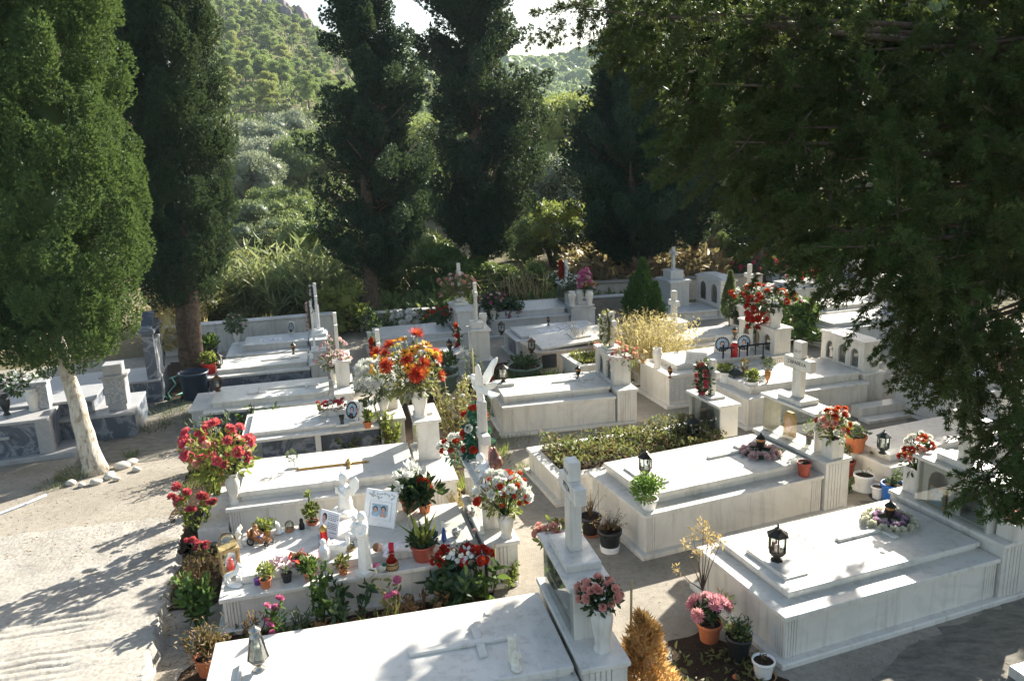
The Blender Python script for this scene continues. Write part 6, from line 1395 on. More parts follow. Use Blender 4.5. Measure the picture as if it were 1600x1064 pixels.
def portrait_plaque(label, pos, w_, H, rz, tilt, group=None, wreath_=True, flip=False):
    t, pn = easel('portrait_plaque', label, 'plaque', pos, w_, H, rz, tilt, 'marble', .02, group)
    s = min(w_, H)*.42
    if wreath_:
        rng = random.Random(3)
        mb = MB()
        for k in range(20):
            a = 2*math.pi*k/20; mb.ball((-.014, s*math.cos(a), H/2+s*math.sin(a)), (.008, s*.15, s*.15), 0, 6, 4)
        mb.build('wreath', 'photo_hair' if not flip else 'ink', pn)
    flat_on(pn, 'photograph', 'photo_sky', -.0115, oval(0, H/2, s*.85, s*.85), .002); face(pn, 0, H/2, s*.42, -.0135, top='photo_dark'); return t
portrait_plaque('white plaque with a round portrait inside a dark leaf ring, beside the red flower box', G(549, 655, .425), .26, .26, R(52), .28)
portrait_plaque('framed round portrait of a man, facing the engraved plate', G(1127, 552, .63), .27, .30, R(52), .30, 'portraits behind the red votive'); portrait_plaque('framed round portrait nearest the three arches', G(1160, 549, .63), .27, .30, R(38), .30, 'portraits behind the red votive', flip=True)
portrait_plaque('small oval portrait plaque at the head of the low tomb by the wall', G(455, 521, .43), .22, .26, R(45), .2)
t, pn = easel('engraved_plate', 'plain white engraved plate leaning on the sunlit slab', 'plaque', G(1086, 571, .60), .34, .22, R(62), .5, 'marble', .02)
tx = MB(); rg = random.Random(9)
for k, zz in enumerate((.16, .125, .09, .055)):
    y = .14
    while y > -.15: l = .012+.018*rg.random(); tx.box(-.0115, -.0105, y-l, y, zz, zz+.012, c=.0003); y -= l+.010
tx.build('lettering', 'inkgrey', pn)
t = thing('book_plaque', 'white open book plaque tilted on the low grey tomb', 'plaque', G(711, 553, .365), R(12)); o = MB(); o.box(-.13, .13, -.17, -.004, 0, .03); o.box(-.13, .13, .004, .17, 0, .03); o = o.build('book', 'paper', t); o.rotation_euler = (0, R(-28), 0); o.location = (0, 0, .06)
tx = MB()
for j in (-.15, .03):
    for k in range(6): tx.box(-.09+.034*k, -.075+.034*k, j, j+.11, .0295, .031, c=.0002)
tx = tx.build('lettering', 'inkgrey', t); tx.parent = o
# votive candle with lid
t = thing('votive_candle', 'red glass votive candle with a gold lid in front of the portrait card', 'candle', G(507, 848, .415), 0); MB().lathe([(.033, 0), (.036, .01), (.034, .10), (.036, .13)], (0, 0, 0), 16).build('cup', 'redglass', t); MB().lathe([(.037, .13), (.037, .16), (.025, .175), (.012, .19)], (0, 0, 0), 16).build('lid', 'brass', t)
t = thing('votive_candle', 'red votive candle between the two framed portraits', 'candle', G(1147, 557, .63), 0); MB().lathe([(.05, 0), (.055, .01), (.06, .12), (.045, .16)], (0, 0, 0), 14).build('cup', 'redglass', t); MB().lathe([(.06, .155), (.07, .18), (.05, .21), (.03, .23)], (0, 0, 0), 14).build('lid', 'redpot', t)
t = thing('candle', 'white candle behind the blue figurine', 'candle', G(692, 830, .415), 0); MB().lathe([(.016, 0), (.016, .11), (.004, .115)], (0, 0, 0), 12).build('wax', 'ivory', t); MB().tube([(0, 0, .11), (.001, 0, .13)], .0015, 5).build('wick', 'ink', t)
mb = MB(); caps(mb, [((0, 0, .02), .028), ((0, .0, .06), .022), ((0, .01, .10), .018), ((.0, .005, .12), .014)]); caps(mb, [((0, .03, .03), .014), ((0, .045, .01), .012)]); caps(mb, [((0, -.03, .03), .014), ((0, -.04, .01), .012)]); statue('figurine', 'deep blue glass figurine on the toy tomb', 'figurine', G(694, 844, .415), 0, mb, 'toy_blue', .005)
o = MB().ball((0, 0, .045), .045, 0, 18, 12).tube([(.03*math.cos(a), -.034, .045+.03*math.sin(a)) for a in np.linspace(0, 6.28, 14)], .004, 5, 1); o = o.build('ornament_ball', ['nickel', 'ivory'], None, tuple(G(713, 838, .415))); tag(o, 'round patterned metal ball beside the blue figurine', 'ornament')
# gilded box lantern with its plastic hood
t = thing('lantern', 'tall gilded wooden lantern with glass sides at the foot of the toy tomb', 'lantern', tuple(G(361, 893, .36)), ANG+.25, 'lanterns on the graves'); f = MB(); h = .075
for sx in (-1, 1):
    for sy in (-1, 1): f.box(sx*h-.009, sx*h+.009, sy*h-.009, sy*h+.009, 0, .26, c=.002)
for z in (0, .235): f.box(-h-.012, h+.012, -h-.012, h+.012, z-.001, z+.027, c=.002)
f.build('frame', 'goldwood', t); MB().lathe([(h*1.40, .028), (h*1.40, .234)], (0, 0, 0), 4, smooth=False, cap=False, phase=math.pi/4).build('glass_pane', 'glass', t); MB().lathe([(.03, 0), (.03, .1), (.005, .105)], (0, 0, .028), 12).build('candle', 'redglass', t)
MB().lathe([(.085, .262), (.086, .30), (.075, .345), (.045, .375), (.01, .385)], (0, 0, 0), 20, cap=False).build('hood', 'glass', t); 
# toy carriage with rider
t = thing('toy_carriage', 'toy carriage with black wheels and a seated brown figure', 'toy', tuple(G(409, 850, .418)), ANG-.5); w_ = MB()
for (x, y, r) in ((-.09, -.05, .04), (-.09, .05, .04), (.08, -.045, .028), (.08, .045, .028)):
    wl = MB(); wl.tube([(x+r*.8*math.cos(a), y, r+r*.8*math.sin(a)) for a in np.linspace(0, 2*math.pi, 15)], r*.22, 6)
    for a in np.linspace(0, math.pi, 4)[:-1]: wl.tube([(x-r*.8*math.cos(a), y, r-r*.8*math.sin(a)), (x+r*.8*math.cos(a), y, r+r*.8*math.sin(a))], r*.07, 4)
    wl.build('wheel', 'black', t)
b_ = MB(); b_.box(-.11, .0, -.035, .035, .045, .075); b_.box(-.125, -.105, -.04, .04, .06, .15); b_.box(.02, .10, -.03, .03, .04, .085); b_.tube([(-.1, -.035, .05), (.08, -.035, .03)], .006, 5); b_.tube([(-.1, .035, .05), (.08, .035, .03)], .006, 5); b_.build('body', 'toy_brown', t)
b_ = MB(); caps(b_, [((-.06, 0, .09), .026), ((-.055, 0, .135), .024), ((-.05, 0, .155), .012)]); b_.ball((-.048, 0, .178), (.020, .019, .023))
for sg in (-1, 1): caps(b_, [((-.055, sg*.026, .14), .011), ((-.02, sg*.034, .11), .009), ((.015, sg*.02, .11), .008)], 7); caps(b_, [((-.05, sg*.014, .085), .014), ((.0, sg*.018, .085), .012), ((.02, sg*.018, .05), .010)], 7)
o = b_.build('rider', 'toy_skin', t); remesh(o, .004); MB().box(-.03, .02, -.03, .03, .078, .10, c=.008).build('trousers', 'toy_blue', t); MB().ball((-.05, 0, .188), (.021, .020, .018)).build('hair', 'toy_brown', t)
# red wrapped pot with ribbon, lace bundle, basket, doll, duck, cups
t = potted('red wrapped flower pot with a glossy ribbon bow and dry flower heads', G(467, 880, .415), .075, .07, 'redpot', [('twigs', 'drybrown', .06, .04, 60, .03)], 451); mb = MB()
for (a, l) in ((.3, .11), (2.6, .12), (3.5, .10), (5.6, .13)):
    mb.add([(0.03*math.cos(a-.3), .03*math.sin(a-.3), .06), (l*math.cos(a-.25), l*math.sin(a-.25), .09), (l*1.05*math.cos(a), l*1.05*math.sin(a), .055), (l*math.cos(a+.3), l*math.sin(a+.3), .03), (.04*math.cos(a+.3), .04*math.sin(a+.3), .05)], [(0, 1, 2, 3, 4)])
o = mb.build('ribbon', 'ribbon', t); sdm = o.modifiers.new('thick', 'SOLIDIFY'); sdm.thickness = .004
rng = np.random.default_rng(77); cl = Cloud(); P, D = ellipsoid_pts((0, 0, .03), (.10, .05, .035), 70, rng, .6, .4, 1, .5); cl.add(P, D, .05*(.6+.6*rng.random(70)), PET, rng=rng); o = cl.build('fabric_bundle', 'organza', None, tuple(G(440, 886, .415))); tag(o, 'crumpled pale pink fabric bundle in front of the red wrapped pot', 'fabric')
t = thing('flower_basket', 'small barrel shaped basket with one red rose on the toy ledge', 'basket', tuple(G(613, 889, .34)), 0); MB().lathe([(.052, 0), (.062, .035), (.056, .08), (.050, .08), (.048, .06)], (0, 0, 0), 18).build('basket', 'basket', t); mb = MB()
for z in (.018, .062): mb.lathe([(.060, z-.004), (.063, z), (.060, z+.005)], (0, 0, 0), 18, cap=False)
mb.build('hoops', 'black', t); rng = np.random.default_rng(5)
for k in range(7): put_bloom(t, 'rose', 'p_red', (.03*math.cos(k*.9), .03*math.sin(k*.9), .085), (math.cos(k*.9)*.6, math.sin(k*.9)*.6, 1), .022, rng)
put_bloom(t, 'rose', 'p_red', (0, .0, .12), (0, 0, 1), .034, rng)
mb = MB(); caps(mb, [((.04, 0, .03), .015), ((.0, 0, .03), .03), ((-.035, 0, .05), .018), ((-.045, 0, .085), .02)]); o = mb; o = o.build('duck_figurine', 'ivory', None, tuple(G(598, 893, .34)), (0, 0, 2.2)); remesh(o, .004); tag(o, 'little duck figurine beside the barrel basket', 'figurine'); hd = MB(); hd.ball((-.045, 0, .09), (.021, .021, .020)); hd.build('head', 'teal', o)
t = thing('rag_doll', 'soft cloth doll lying on its back across the toy tomb', 'doll', tuple(G(612, 862, .415)), ANG-.15); mb = MB(); caps(mb, [((.18, .0, .03), .03), ((.05, 0, .04), .045), ((-.05, 0, .045), .045)]); caps(mb, [((.16, .02, .03), .028), ((.28, .05, .025), .024), ((.34, .06, .03), .022)]); caps(mb, [((.16, -.02, .03), .028), ((.27, -.05, .025), .024), ((.33, -.06, .03), .022)]); caps(mb, [((-.04, .05, .04), .022), ((.04, .10, .025), .018), ((.10, .11, .025), .016)]); caps(mb, [((-.04, -.05, .04), .022), ((-.06, -.11, .025), .018), ((.0, -.14, .025), .020)])
o = mb.build('body', 'cloth_w', t); remesh(o, .006); o = MB().ball((-.12, 0, .055), (.045, .042, .042)).build('head', 'skin', t); MB().ball((-.135, 0, .06), (.042, .044, .042)).build('hair', 'toy_brown', t); mb = MB()
for sg in (-1, 1): mb.ball((-.122, sg*.014, .096), (.005, .005, .003), 0, 6, 4)
mb.build('eyes', 'ink', t); MB().lathe([(.046, -.025), (.05, 0), (.046, .025)], (0, 0, 0), 16, cap=False, M_=Matrix.Translation((0.0, 0, .043)) @ Matrix.Rotation(math.pi/2, 4, 'Y')).build('sash', 'cloth_r', t)
for (x, y, lb) in ((735, 812, 'upper small glass cup on the shelf edge by the toy tomb headstone'), (738, 838, 'lower small glass cup with a dried rose by the toy tomb headstone')):
    q = G(x, y, .415) if y < 820 else G(x+4, y+2, .415); t = thing('glass_cup', lb, 'cup', tuple(q), 0); MB().lathe([(.02, 0), (.008, .01), (.008, .03), (.022, .045), (.024, .07), (.021, .07), (.019, .05)], (0, 0, 0), 14).build('cup', 'glassdim', t); put_bloom(t, 'rose', 'p_lpink', (0, 0, .075), (0, -.2, 1), .025, rng)
for (x, y, lb, s) in ((738, 775, 'tiny dark cherub figure on the headstone edge of the toy tomb', 1.0), (768, 790, 'tiny pale cherub figure on the headstone edge of the toy tomb', .9)):
    mb = MB(); caps(mb, [((0, 0, .02), .024), ((0, 0, .055), .018)]); mb.ball((0, 0, .085), .018); plate(mb, [(.01, .01, .03), (.015, .05, .05), (.015, .045, .08), (.01, .02, .06)], .004); plate(mb, [(.01, -.01, .03), (.015, -.05, .05), (.015, -.045, .08), (.01, -.02, .06)], .004); statue('figurine', lb, 'figurine', LW('T2', 2.38, .62 if 'dark' in lb else .2, .46), ANG, mb, 'nickel' if 'dark' in lb else 'ivory', .004, scale=s)
bouquet('spray of red silk flowers with white lilies lying on the toy tomb', G(722, 875, .37), (0, 0, .05), (.24, .15, .08), [('carnation', 'p_red', 18, .045), ('lily', 'p_white', 10, .05)], ('leafdark', 60, .06), 455, stems=False)
t = thing('snow_globe', 'clear glass dome with dried flowers behind the toy carriage', 'globe', tuple(G(453, 829, .415)), 0); MB().lathe([(.045, 0), (.048, .01), (.045, .03)], (0, 0, 0), 18).build('base', 'toy_skin', t); MB().ball((0, 0, .06), (.047, .047, .05)).build('glass_dome', 'glass', t); rng = np.random.default_rng(9); cl = Cloud(); P, D = ellipsoid_pts((0, 0, .055), (.03, .03, .025), 40, rng); cl.add(P, D, .018, LEAF, rng=rng); cl.build('dried_flowers', 'drypale', t)
rng = np.random.default_rng(78); t = thing('flower_dish', 'little gold dish with dark leaves and white buds beside the robed statuette', 'dish', tuple(G(545, 858, .415)), 0); MB().lathe([(.05, 0), (.065, .012), (.06, .016), (.04, .01)], (0, 0, 0), 18).build('dish', 'goldwood', t); cl = Cloud(); P, D = ellipsoid_pts((0, 0, .03), (.045, .045, .025), 60, rng); cl.add(P, D, .03, LEAF, rng=rng); cl.build('leaves', 'leafdark', t)
for k in range(5): put_bloom(t, 'rose', 'p_white', (.03*math.cos(k*1.25), .03*math.sin(k*1.25), .055), (0, 0, 1), .016, rng)
mb = MB(); mb.lathe([(.02, 0), (.03, .01), (.028, .05), (.032, .06)], (0, 0, 0), 14); put = mb.build('cup', 'violet', None, tuple(G(403, 913, .34))); tag(put, 'little violet cup next to the yellow green round plant', 'cup')
mb = MB(); mb.lathe([(.028, 0), (.028, .05), (.018, .07), (.02, .10), (.002, .12)], (0, 0, 0), 12); o = mb.build('ornament', 'iron', None, tuple(G(472, 826, .415))); tag(o, 'small black iron lamp on the inscription of the toy tomb', 'lamp')
# red flower box and other things on the portrait plaque tomb
t = thing('flower_box', 'low grey box of red and white roses beside the round portrait plaque', 'flower box', tuple(G(519, 648, .425)), R(13)); MB().box(-.16, .16, -.07, .07, 0, .10).build('box', 'marble_old', t); rng = np.random.default_rng(88); cl = Cloud(); P, D = ellipsoid_pts((0, 0, .13), (.19, .10, .06), 140, rng); cl.add(P, D, .05, LEAF, rng=rng); cl.build('leaves', 'leafmix', t)
for k in range(24): put_bloom(t, 'rose', 'p_crim' if k % 4 else 'p_white', (-.19+.38*rng.random(), -.10+.18*rng.random(), .15+.06*rng.random()), (0, -.3, 1), .034, rng)
t = thing('figurine', 'small white figure with flowers beside the portrait plaque', 'figurine', tuple(G(566, 655, .425)), 0); mb = MB(); mb.lathe([(.05, 0), (.045, .1), (.03, .18), (.015, .2)], (0, 0, 0), 12); mb.ball((0, 0, .23), .032); o = mb.build('body', 'statue', t); remesh(o, .007); put_bloom(t, 'rose', 'p_lpink', (-.04, -.02, .14), (-1, 0, .6), .04, rng); put_bloom(t, 'rose', 'p_cream', (-.03, .03, .10), (-1, 0, .6), .04, rng)
t = thing('flower_stand', 'small marble block with a metal flower cup on the portrait plaque tomb', 'flower stand', tuple(G(535, 665, .425)), R(13)); MB().box(-.09, .09, -.05, .05, 0, .03).build('block', 'marble', t); MB().lathe([(.03, .03), (.02, .06), (.035, .13), (.04, .15)], (0, 0, 0), 12, cap=False).build('cup', 'pot_dark', t)
t = thing('flower_stand', 'small marble block with a wire stand and leaf sprig by the gilded cross', 'flower stand', tuple(G(458, 732, .47)), R(12)); MB().box(-.07, .07, -.03, .03, 0, .025).build('block', 'marble', t)
mb = MB(); mb.tube([(-.02, 0, .02), (-.02, 0, .08), (0, 0, .12)], .004, 5); mb.tube([(.02, 0, .02), (.02, 0, .08), (0, 0, .12)], .004, 5); mb.build('wire', 'bronze', t); cl = Cloud(); P, D = ellipsoid_pts((0, 0, .16), (.05, .04, .06), 50, rng); cl.add(P, D, .04, LEAF, rng=rng); cl.build('leaves', 'leafgrey', t)
t = thing('icon_box', 'gold framed icon inside the glass case of the name cross tomb', 'icon', LW('TB', 2.46, .80, .632), R(21)); MB().prism([(-.09, 0), (.09, 0), (.09, .22), (.05, .29), (-.05, .29), (-.09, .22)], 'x', -.02, .02).build('frame', 'goldwood', t); MB().prism(oval(0, .14, .06, .09), 'x', -.023, -.0195).build('picture', 'photo_skin', t)
t = potted('little dark vase of dry flowers inside the glass case', LW('TB', 2.46, .48, .632), .04, .12, 'pot_dark', [('dome', 'leafmix', .07, .2, 160, .03)], 470); potted('small pot with green sprigs inside the niche of the nearest tomb', LW('T1', 2.68, .90, .746), .04, .06, 'black', [('dome', 'leafdark', .07, .15, 140, .04)], 471); potted('tiny pale flowered pot inside the niche of the nearest tomb', LW('T1', 2.68, .62, .746), .03, .05, 'ceramic', [('dome', 'leafgrey', .04, .1, 60, .03)], 472, blooms=[('rose', 'p_lpink', 4, .02, .03, .08)])
t, pn = easel('photo_frame', 'wood framed photograph inside the arched glass niche', 'photo frame', LW('TA', 2.33, .74, .573), .17, .21, A20, .0, 'goldwood', .015); flat_on(pn, 'photograph', 'photo_sky', -.0085, [(-.07, .02), (.07, .02), (.07, .19), (-.07, .19)], .002)
# ================================================================== small plants, ground things, walls
# whitewashed boundary wall
t = thing('boundary_wall', 'low whitewashed boundary wall stained with dark lichen behind the grey tombs', 'wall', (-7.55, 16.55, 0), R(14)); MB().box(0, 3.6, 0, .28, -.05, .60, c=.015).build('wall', 'wallplaster', t); MB().box(-.02, 3.62, -.015, .295, .60, .645, c=.015).build('coping', 'wallplaster', t)
t = thing('boundary_wall', 'low grey retaining wall below the dry brown brush', 'wall', tuple(at(930, 480, 20.6)[:2])+(0,), R(4)); MB().box(-.2, 4.6, 0, .3, -.05, .55, c=.02).build('wall', 'marble_brown', t); MB().box(-.22, 4.62, -.02, .32, .55, .60, c=.02).build('coping', 'concrete', t)
t = thing('boundary_wall', 'grey boundary wall behind the shaded arched headstone', 'wall', tuple(at(560, 480, 18.2)[:2])+(0,), R(10)); MB().box(0, 6.6, 0, .25, -.05, .42, c=.02).build('wall', 'concrete', t); MB().box(-.02, 6.62, -.015, .265, .42, .46, c=.02).build('coping', 'concrete_s', t)
# graves and crosses glimpsed at the far right
far = [('slab grave glimpsed behind the red and white flowers', 1300, 520, 'marble2'), ('pale grave glimpsed far back by the topiary tree', 1235, 450, 'marble2'), ('shaded grave seen under the drooping branches', 1470, 640, 'marble2'), ('pale grave glimpsed beyond the three arches', 1290, 490, 'marble')]
for i, (lb, x, y, mt) in enumerate(far):
    p = G(x, y+28, 0); k = 'X%d' % i
    t = tomb(k, lb, (p[0], p[1]), 17, 2.0, 1.0, .42, mat=mt, slab=(.1, 1.95, .12, .9, .05, .04), base=(2.0, 2.4, 0, 1.05, .5), flutes=False)
    hs_arch(t, 2.05, 2.35, .08, .98, .5, .95, 2, mt)
for i, (x, y, h, lb) in enumerate([(1160, 448, .62, 'small white cross in the dark gap beside the topiary tree'), (1232, 440, .5, 'small white cross glimpsed far behind the flat armed name cross'), (1205, 437, .5, 'dim white cross far back under the trees')]):
    p = at(x, y+16, 21.5+i); t = thing('stone_cross', lb, 'cross', (p[0], p[1], 0), R(-50)); m_ = MB(); m_.box(-.14, .14, -.2, .2, -.02, .25); m_.build('cross_base', 'marble2', t); m_ = MB(); latin_cross(m_, 0, 0, .249, p[2]-.2+h*.6, .42, .12, .08, .6); m_.build('cross', 'marble2', t)
bouquet('crimson flowers in the dark gap behind the far crosses', at(1190, 445, 22.0)*np.array([1, 1, 0])+np.array([0, 0, .5]), (0, 0, .2), (.7, .3, .25), [('carnation', 'p_crim', 16, .07)], ('leafdark', 200, .12), 501, name='flowering_plant', cat='plant'); bouquet('crimson flowers among the far graves under the trees', at(1262, 450, 20.0)*np.array([1, 1, 0])+np.array([0, 0, .4]), (0, 0, .2), (.6, .3, .25), [('carnation', 'p_crim', 14, .07)], ('leafdark', 200, .12), 502, name='flowering_plant', cat='plant')
bush('bush', 'bright green bush beside the white flat armed cross', 'bush', 1245, 15.6, 1.5, .95, 'leaf', 503, .09, 1400, 20, 'bushes on the bank')
# black railing behind the thick name cross
t = thing('metal_railing', 'black metal railing behind the thick name cross', 'railing', LW('V2', .55, 1.55, 0), R(16)); mb = MB()
for z in (.42, .80): mb.tube([(0, 0, z), (1.35, 0, z)], .014, 6)
mb.build('rail', 'iron', t)
for k in range(10): MB().tube([(.15*k, 0, 0), (.15*k, 0, .80 if k % 3 else .86)], .010 if k % 3 else .016, 6).build('bar', 'iron', t)
# thuja, topiary, dead thuja
def cone_tree(name, label, pos, H, r, mat, seed, trunk_h=0.0, n=2600, leaf=.06, trunk_r=.012, multi=((0, 0, 1.0),), tmpl=None, cat='shrub'):
    rng = np.random.default_rng(seed); t = thing(name, label, cat, tuple(pos), 0); mb = MB(); cl = Cloud()
    for (dx, dy, s) in multi:
        mb.tube([(dx, dy, -.02), (dx, dy, trunk_h+.4*H*s), (dx, dy, trunk_h+.85*H*s)], [trunk_r, trunk_r*.8, trunk_r*.3], 6)
        m_ = int(n*s/len(multi)); z = rng.random(m_)**.8; a = rng.random(m_)*6.28; prof = r*s*np.minimum(1, (1-z)*1.35+.04)*np.minimum(1, .35+z*5); rr = prof*(.45+.55*rng.random(m_)**.5)*(1+.22*np.sin(a*3+z*9))
        P = np.stack([dx+rr*np.cos(a), dy+rr*np.sin(a), trunk_h+z*H*s], -1); D = np.stack([.5*np.cos(a), .5*np.sin(a), np.full(m_, 1.0)], -1)+rdir(m_, rng)*.35; cl.add(P, D, leaf*(.6+.8*rng.random(m_)), tmpl or SPRAY4, rng=rng)
    mb.build('trunk', 'bark', t); cl.build('foliage', mat, t); return t
cone_tree('thuja_shrub', 'bright green cone shaped thuja standing before the ragged cypress', at(1004, 470, 18.3)*np.array([1, 1, 0]), 1.45, .38, 'thuja', 511, .02, 7000, .085, .03, ((0, 0, 1.0), (.28, -.1, .62), (-.22, .05, .7)))
tp = G(1138, 545, 0); cone_tree('topiary_tree', 'young slim topiary tree on a thin bare stem', tp, .95, .17, 'topiary', 512, .62, 2600, .055, .014)
cone_tree('dead_thuja', 'dead orange brown thuja tied to a cane beside the nearest headstone', G(1003, 1105, 0), .76, .24, 'dryorange', 513, .0, 1300, .075, .010, ((0, 0, 1.0), (.07, .05, .85), (-.05, .04, .7)), SPRAY5)
mb = MB(); mb.tube([(0, 0, -.02), (.005, 0, .55), (.01, .0, 1.0)], .009, 6); o = mb.build('cane', 'bamboo', None, tuple(G(985, 1095, 0))); tag(o, 'thin bamboo cane holding up the dead orange thuja', 'cane')
# tall dry grass
rng = np.random.default_rng(520); t = thing('dry_grass', 'big clump of tall pale dry grass round the weathered pillar grave', 'grass clump', tuple(G(1010, 585, 0)), 0); cl = Cloud(); n = 1300; a = rng.random(n)*6.28; rr = .62*rng.random(n)**.7; P = np.stack([rr*np.cos(a), rr*np.sin(a)*1.1, np.zeros(n)], -1); tl = .05+1.0*rr*rng.random(n); D = np.stack([np.sin(tl)*np.cos(a), np.sin(tl)*np.sin(a), np.cos(tl)], -1)+rdir(n, rng)*.12; hgt_ = (.45+.75*rng.random(n)**1.5); cl.add(P, D, hgt_, T_blade(.012), rng=rng)
tip = P+D/np.linalg.norm(D, axis=1, keepdims=True)*(hgt_[:, None]*.93); q = np.concatenate([tip, tip*.96, tip*.9]); cl.add(q, rdir(len(q), rng)+[0, 0, .3], .05+.04*rng.random(len(q)), LEAFN, rng=rng); cl.build('blades', 'dry', t)
rng = np.random.default_rng(521); t = thing('dry_grass', 'wisps of dry grass arching over the brown stained tomb', 'grass clump', LW('U6', 1.0, .3, .42), 0); mb = MB()
for k in range(16):
    a = rng.random()*6.28; l = .3+.3*rng.random(); mb.tube([(0, 0, 0), (.5*l*math.cos(a), .5*l*math.sin(a), l*.8), (l*math.cos(a), l*math.sin(a), l*.55)], [.005, .004, .002], 4)
mb.build('blades', 'dry', t)
def tuft(label, pos, r, h, n, mat, seed, w_=.05, name='grass_tuft', cat='grass'):
    rng = np.random.default_rng(seed); t = None; cl = Cloud(); a = rng.random(n)*6.28; rr = r*np.sqrt(rng.random(n)); P = np.stack([rr*np.cos(a), rr*np.sin(a), np.zeros(n)], -1); D = np.stack([.5*np.cos(a), .5*np.sin(a), np.full(n, 1.0)], -1)+rdir(n, rng)*.35; cl.add(P, D, h*(.5+.6*rng.random(n)), T_blade(w_), rng=rng); o = cl.build(name, mat, None, tuple(pos)); tag(o, label, cat, 'weeds and grass tufts'); return o
for i, (x, y, r, h, n, mt, lb) in enumerate([(845, 610, .7, .30, 900, 'leaf', 'patch of fresh green grass behind the dove'), (790, 640, .5, .25, 400, 'leaf', 'green weeds beside the long white tomb'), (120, 742, .25, .14, 260, 'leafmix', 'grass tuft growing against the whitewashed trunk'), (85, 758, .22, .10, 200, 'leafmix', 'grass tuft at the edge of the tree stones'), (205, 712, .10, .12, 90, 'leaf', 'small grass tuft on the path by the stones'), (240, 670, .25, .12, 160, 'leafdark', 'weeds at the corner of the dark marble tomb'), (265, 640, .35, .14, 220, 'leafdark', 'shaded weeds beside the green hose'), (280, 655, .3, .12, 160, 'leafmix', 'weeds beside the foot step of the stone book tomb'),
        (905, 598, .3, .18, 180, 'leafmix', 'weeds in front of the open planter grave'), (660, 600, .5, .2, 260, 'leafdark', 'dark weeds under the tall pillar headstone'), (540, 690, .5, .16, 320, 'leafdark', 'weeds under the portrait plaque tomb'), (500, 703, .5, .14, 300, 'leaf', 'green weeds between the two raised tombs')]): tuft(lb, G(x, y, .005), r, h, n, mt, 530+i)
def herb(label, pos, r, h, n, leaf, mat, seed, stems=9, blooms=(), name='leafy_plant', cat='plant', group='plants growing between the tombs', tmpl=None, upright=.6, stemmat='leafdark'):
    rng = np.random.default_rng(seed); t = thing(name, label, cat, tuple(pos), 0, group); mb = MB(); cl = Cloud(); tips = []
    for k in range(stems):
        a = rng.random()*6.28; rr = r*math.sqrt(rng.random()); hh = h*(.55+.5*rng.random()); b = np.array([.35*rr*math.cos(a), .35*rr*math.sin(a), -.01]); tp_ = np.array([rr*math.cos(a), rr*math.sin(a), hh]); mid = (b+tp_)/2+np.r_[rng.normal(size=2)*.03*h, .1*h]; mb.tube([b, mid, tp_], [.006, .005, .003], 5); tips.append(tp_)
        m_ = n//stems; s = .2+.8*rng.random(m_); C_ = (1-s[:, None])**2*b+2*s[:, None]*(1-s[:, None])*mid+s[:, None]**2*tp_; D = rdir(m_, rng)+[0, 0, upright]; cl.add(C_+rdir(m_, rng)*.02, D, leaf*(.55+.8*rng.random(m_)), tmpl or LEAF, rng=rng)
    mb.build('stems', stemmat, t); cl.build('foliage', mat, t)
    for (kind, mt, k_, s) in blooms:
        for j in range(k_): p = tips[j % len(tips)]; put_bloom(t, kind, mt, p+rdir(1, rng)[0]*.03*(j >= len(tips) or k_ > 3)+np.array([0, 0, .02]), (rng.normal()*.4, rng.normal()*.4, 1), s*(.8+.4*rng.random()), rng)
    return t
herb('tall leafy plant with yellowing tips at the foot of the toy tomb', G(316, 975, 0), .20, .52, 220, .09, 'leaf', 551, 8, tmpl=LEAF); herb('crimson geranium standing by the path', G(310, 835, .02), .22, .50, 150, .07, 'leafyel', 552, 9, [('carnation', 'p_crim', 22, .05)]); herb('crimson flower cluster low beside the path', G(318, 868, .02), .12, .2, 90, .06, 'leafdark', 553, 5, [('carnation', 'p_crim', 12, .045)])
herb('second crimson geranium higher up by the white urn', G(330, 790, .02), .18, .62, 160, .08, 'leafyel', 554, 8, [('rose', 'p_crim', 14, .055)])
herb('grey brown withered round shrub beside the path', G(318, 735, 0), .34, .50, 700, .05, 'drybrown', 555, 26, stemmat='drybrown'); herb('dry brown plant at the lower corner of the toy tomb', G(310, 930, 0), .20, .30, 420, .04, 'drybrown', 556, 16, stemmat='drybrown'); herb('dusty reddish plant beside the gilded lantern', G(322, 905, 0), .20, .30, 300, .05, 'redleaf', 557, 12); herb('grey green lavender like plant near the raised pale slab', G(335, 690, 0), .35, .38, 420, .08, 'leafgrey', 558, 16, tmpl=LEAFN)
herb('spiky grey green plant by the low portrait plaque tomb', G(420, 672, 0), .35, .42, 340, .07, 'leafgrey', 559, 14); herb('green leafy plant in front of the portrait plaque tomb', G(395, 676, 0), .25, .34, 240, .08, 'leaf', 560, 9)
herb('pink geranium with a single tall stem before the toy tomb', G(437, 1000, .02), .10, .36, 60, .07, 'leaf', 561, 4, [('carnation', 'p_hot', 6, .035)]); herb('low pink geranium beside the tapering lantern', G(412, 1015, .02), .12, .16, 60, .06, 'leafdark', 562, 4, [('carnation', 'p_hot', 6, .035)]); herb('tall rose stem with dark leaves before the toy tomb', G(500, 985, .02), .12, .60, 130, .075, 'leaf', 563, 4); herb('leafy rose bush before the barrel basket', G(545, 980, .02), .26, .48, 170, .085, 'leafdark', 564, 8)
herb('pink flowered weed with pale straw stems', G(612, 975, .02), .14, .50, 70, .06, 'leafmix', 565, 6, [('carnation', 'p_hot', 4, .04)], stemmat='bamboo'); herb('broad dark glossy shrub before the red silk flowers', G(705, 950, .02), .26, .40, 260, .12, 'leafdark', 566, 12); herb('glossy young laurel shoot by the toy tomb headstone', G(765, 935, .02), .12, .40, 80, .10, 'leaf', 567, 3); herb('small green shrub at the corner of the nearest headstone', G(795, 915, .02), .16, .24, 200, .045, 'leafyel', 568, 8)
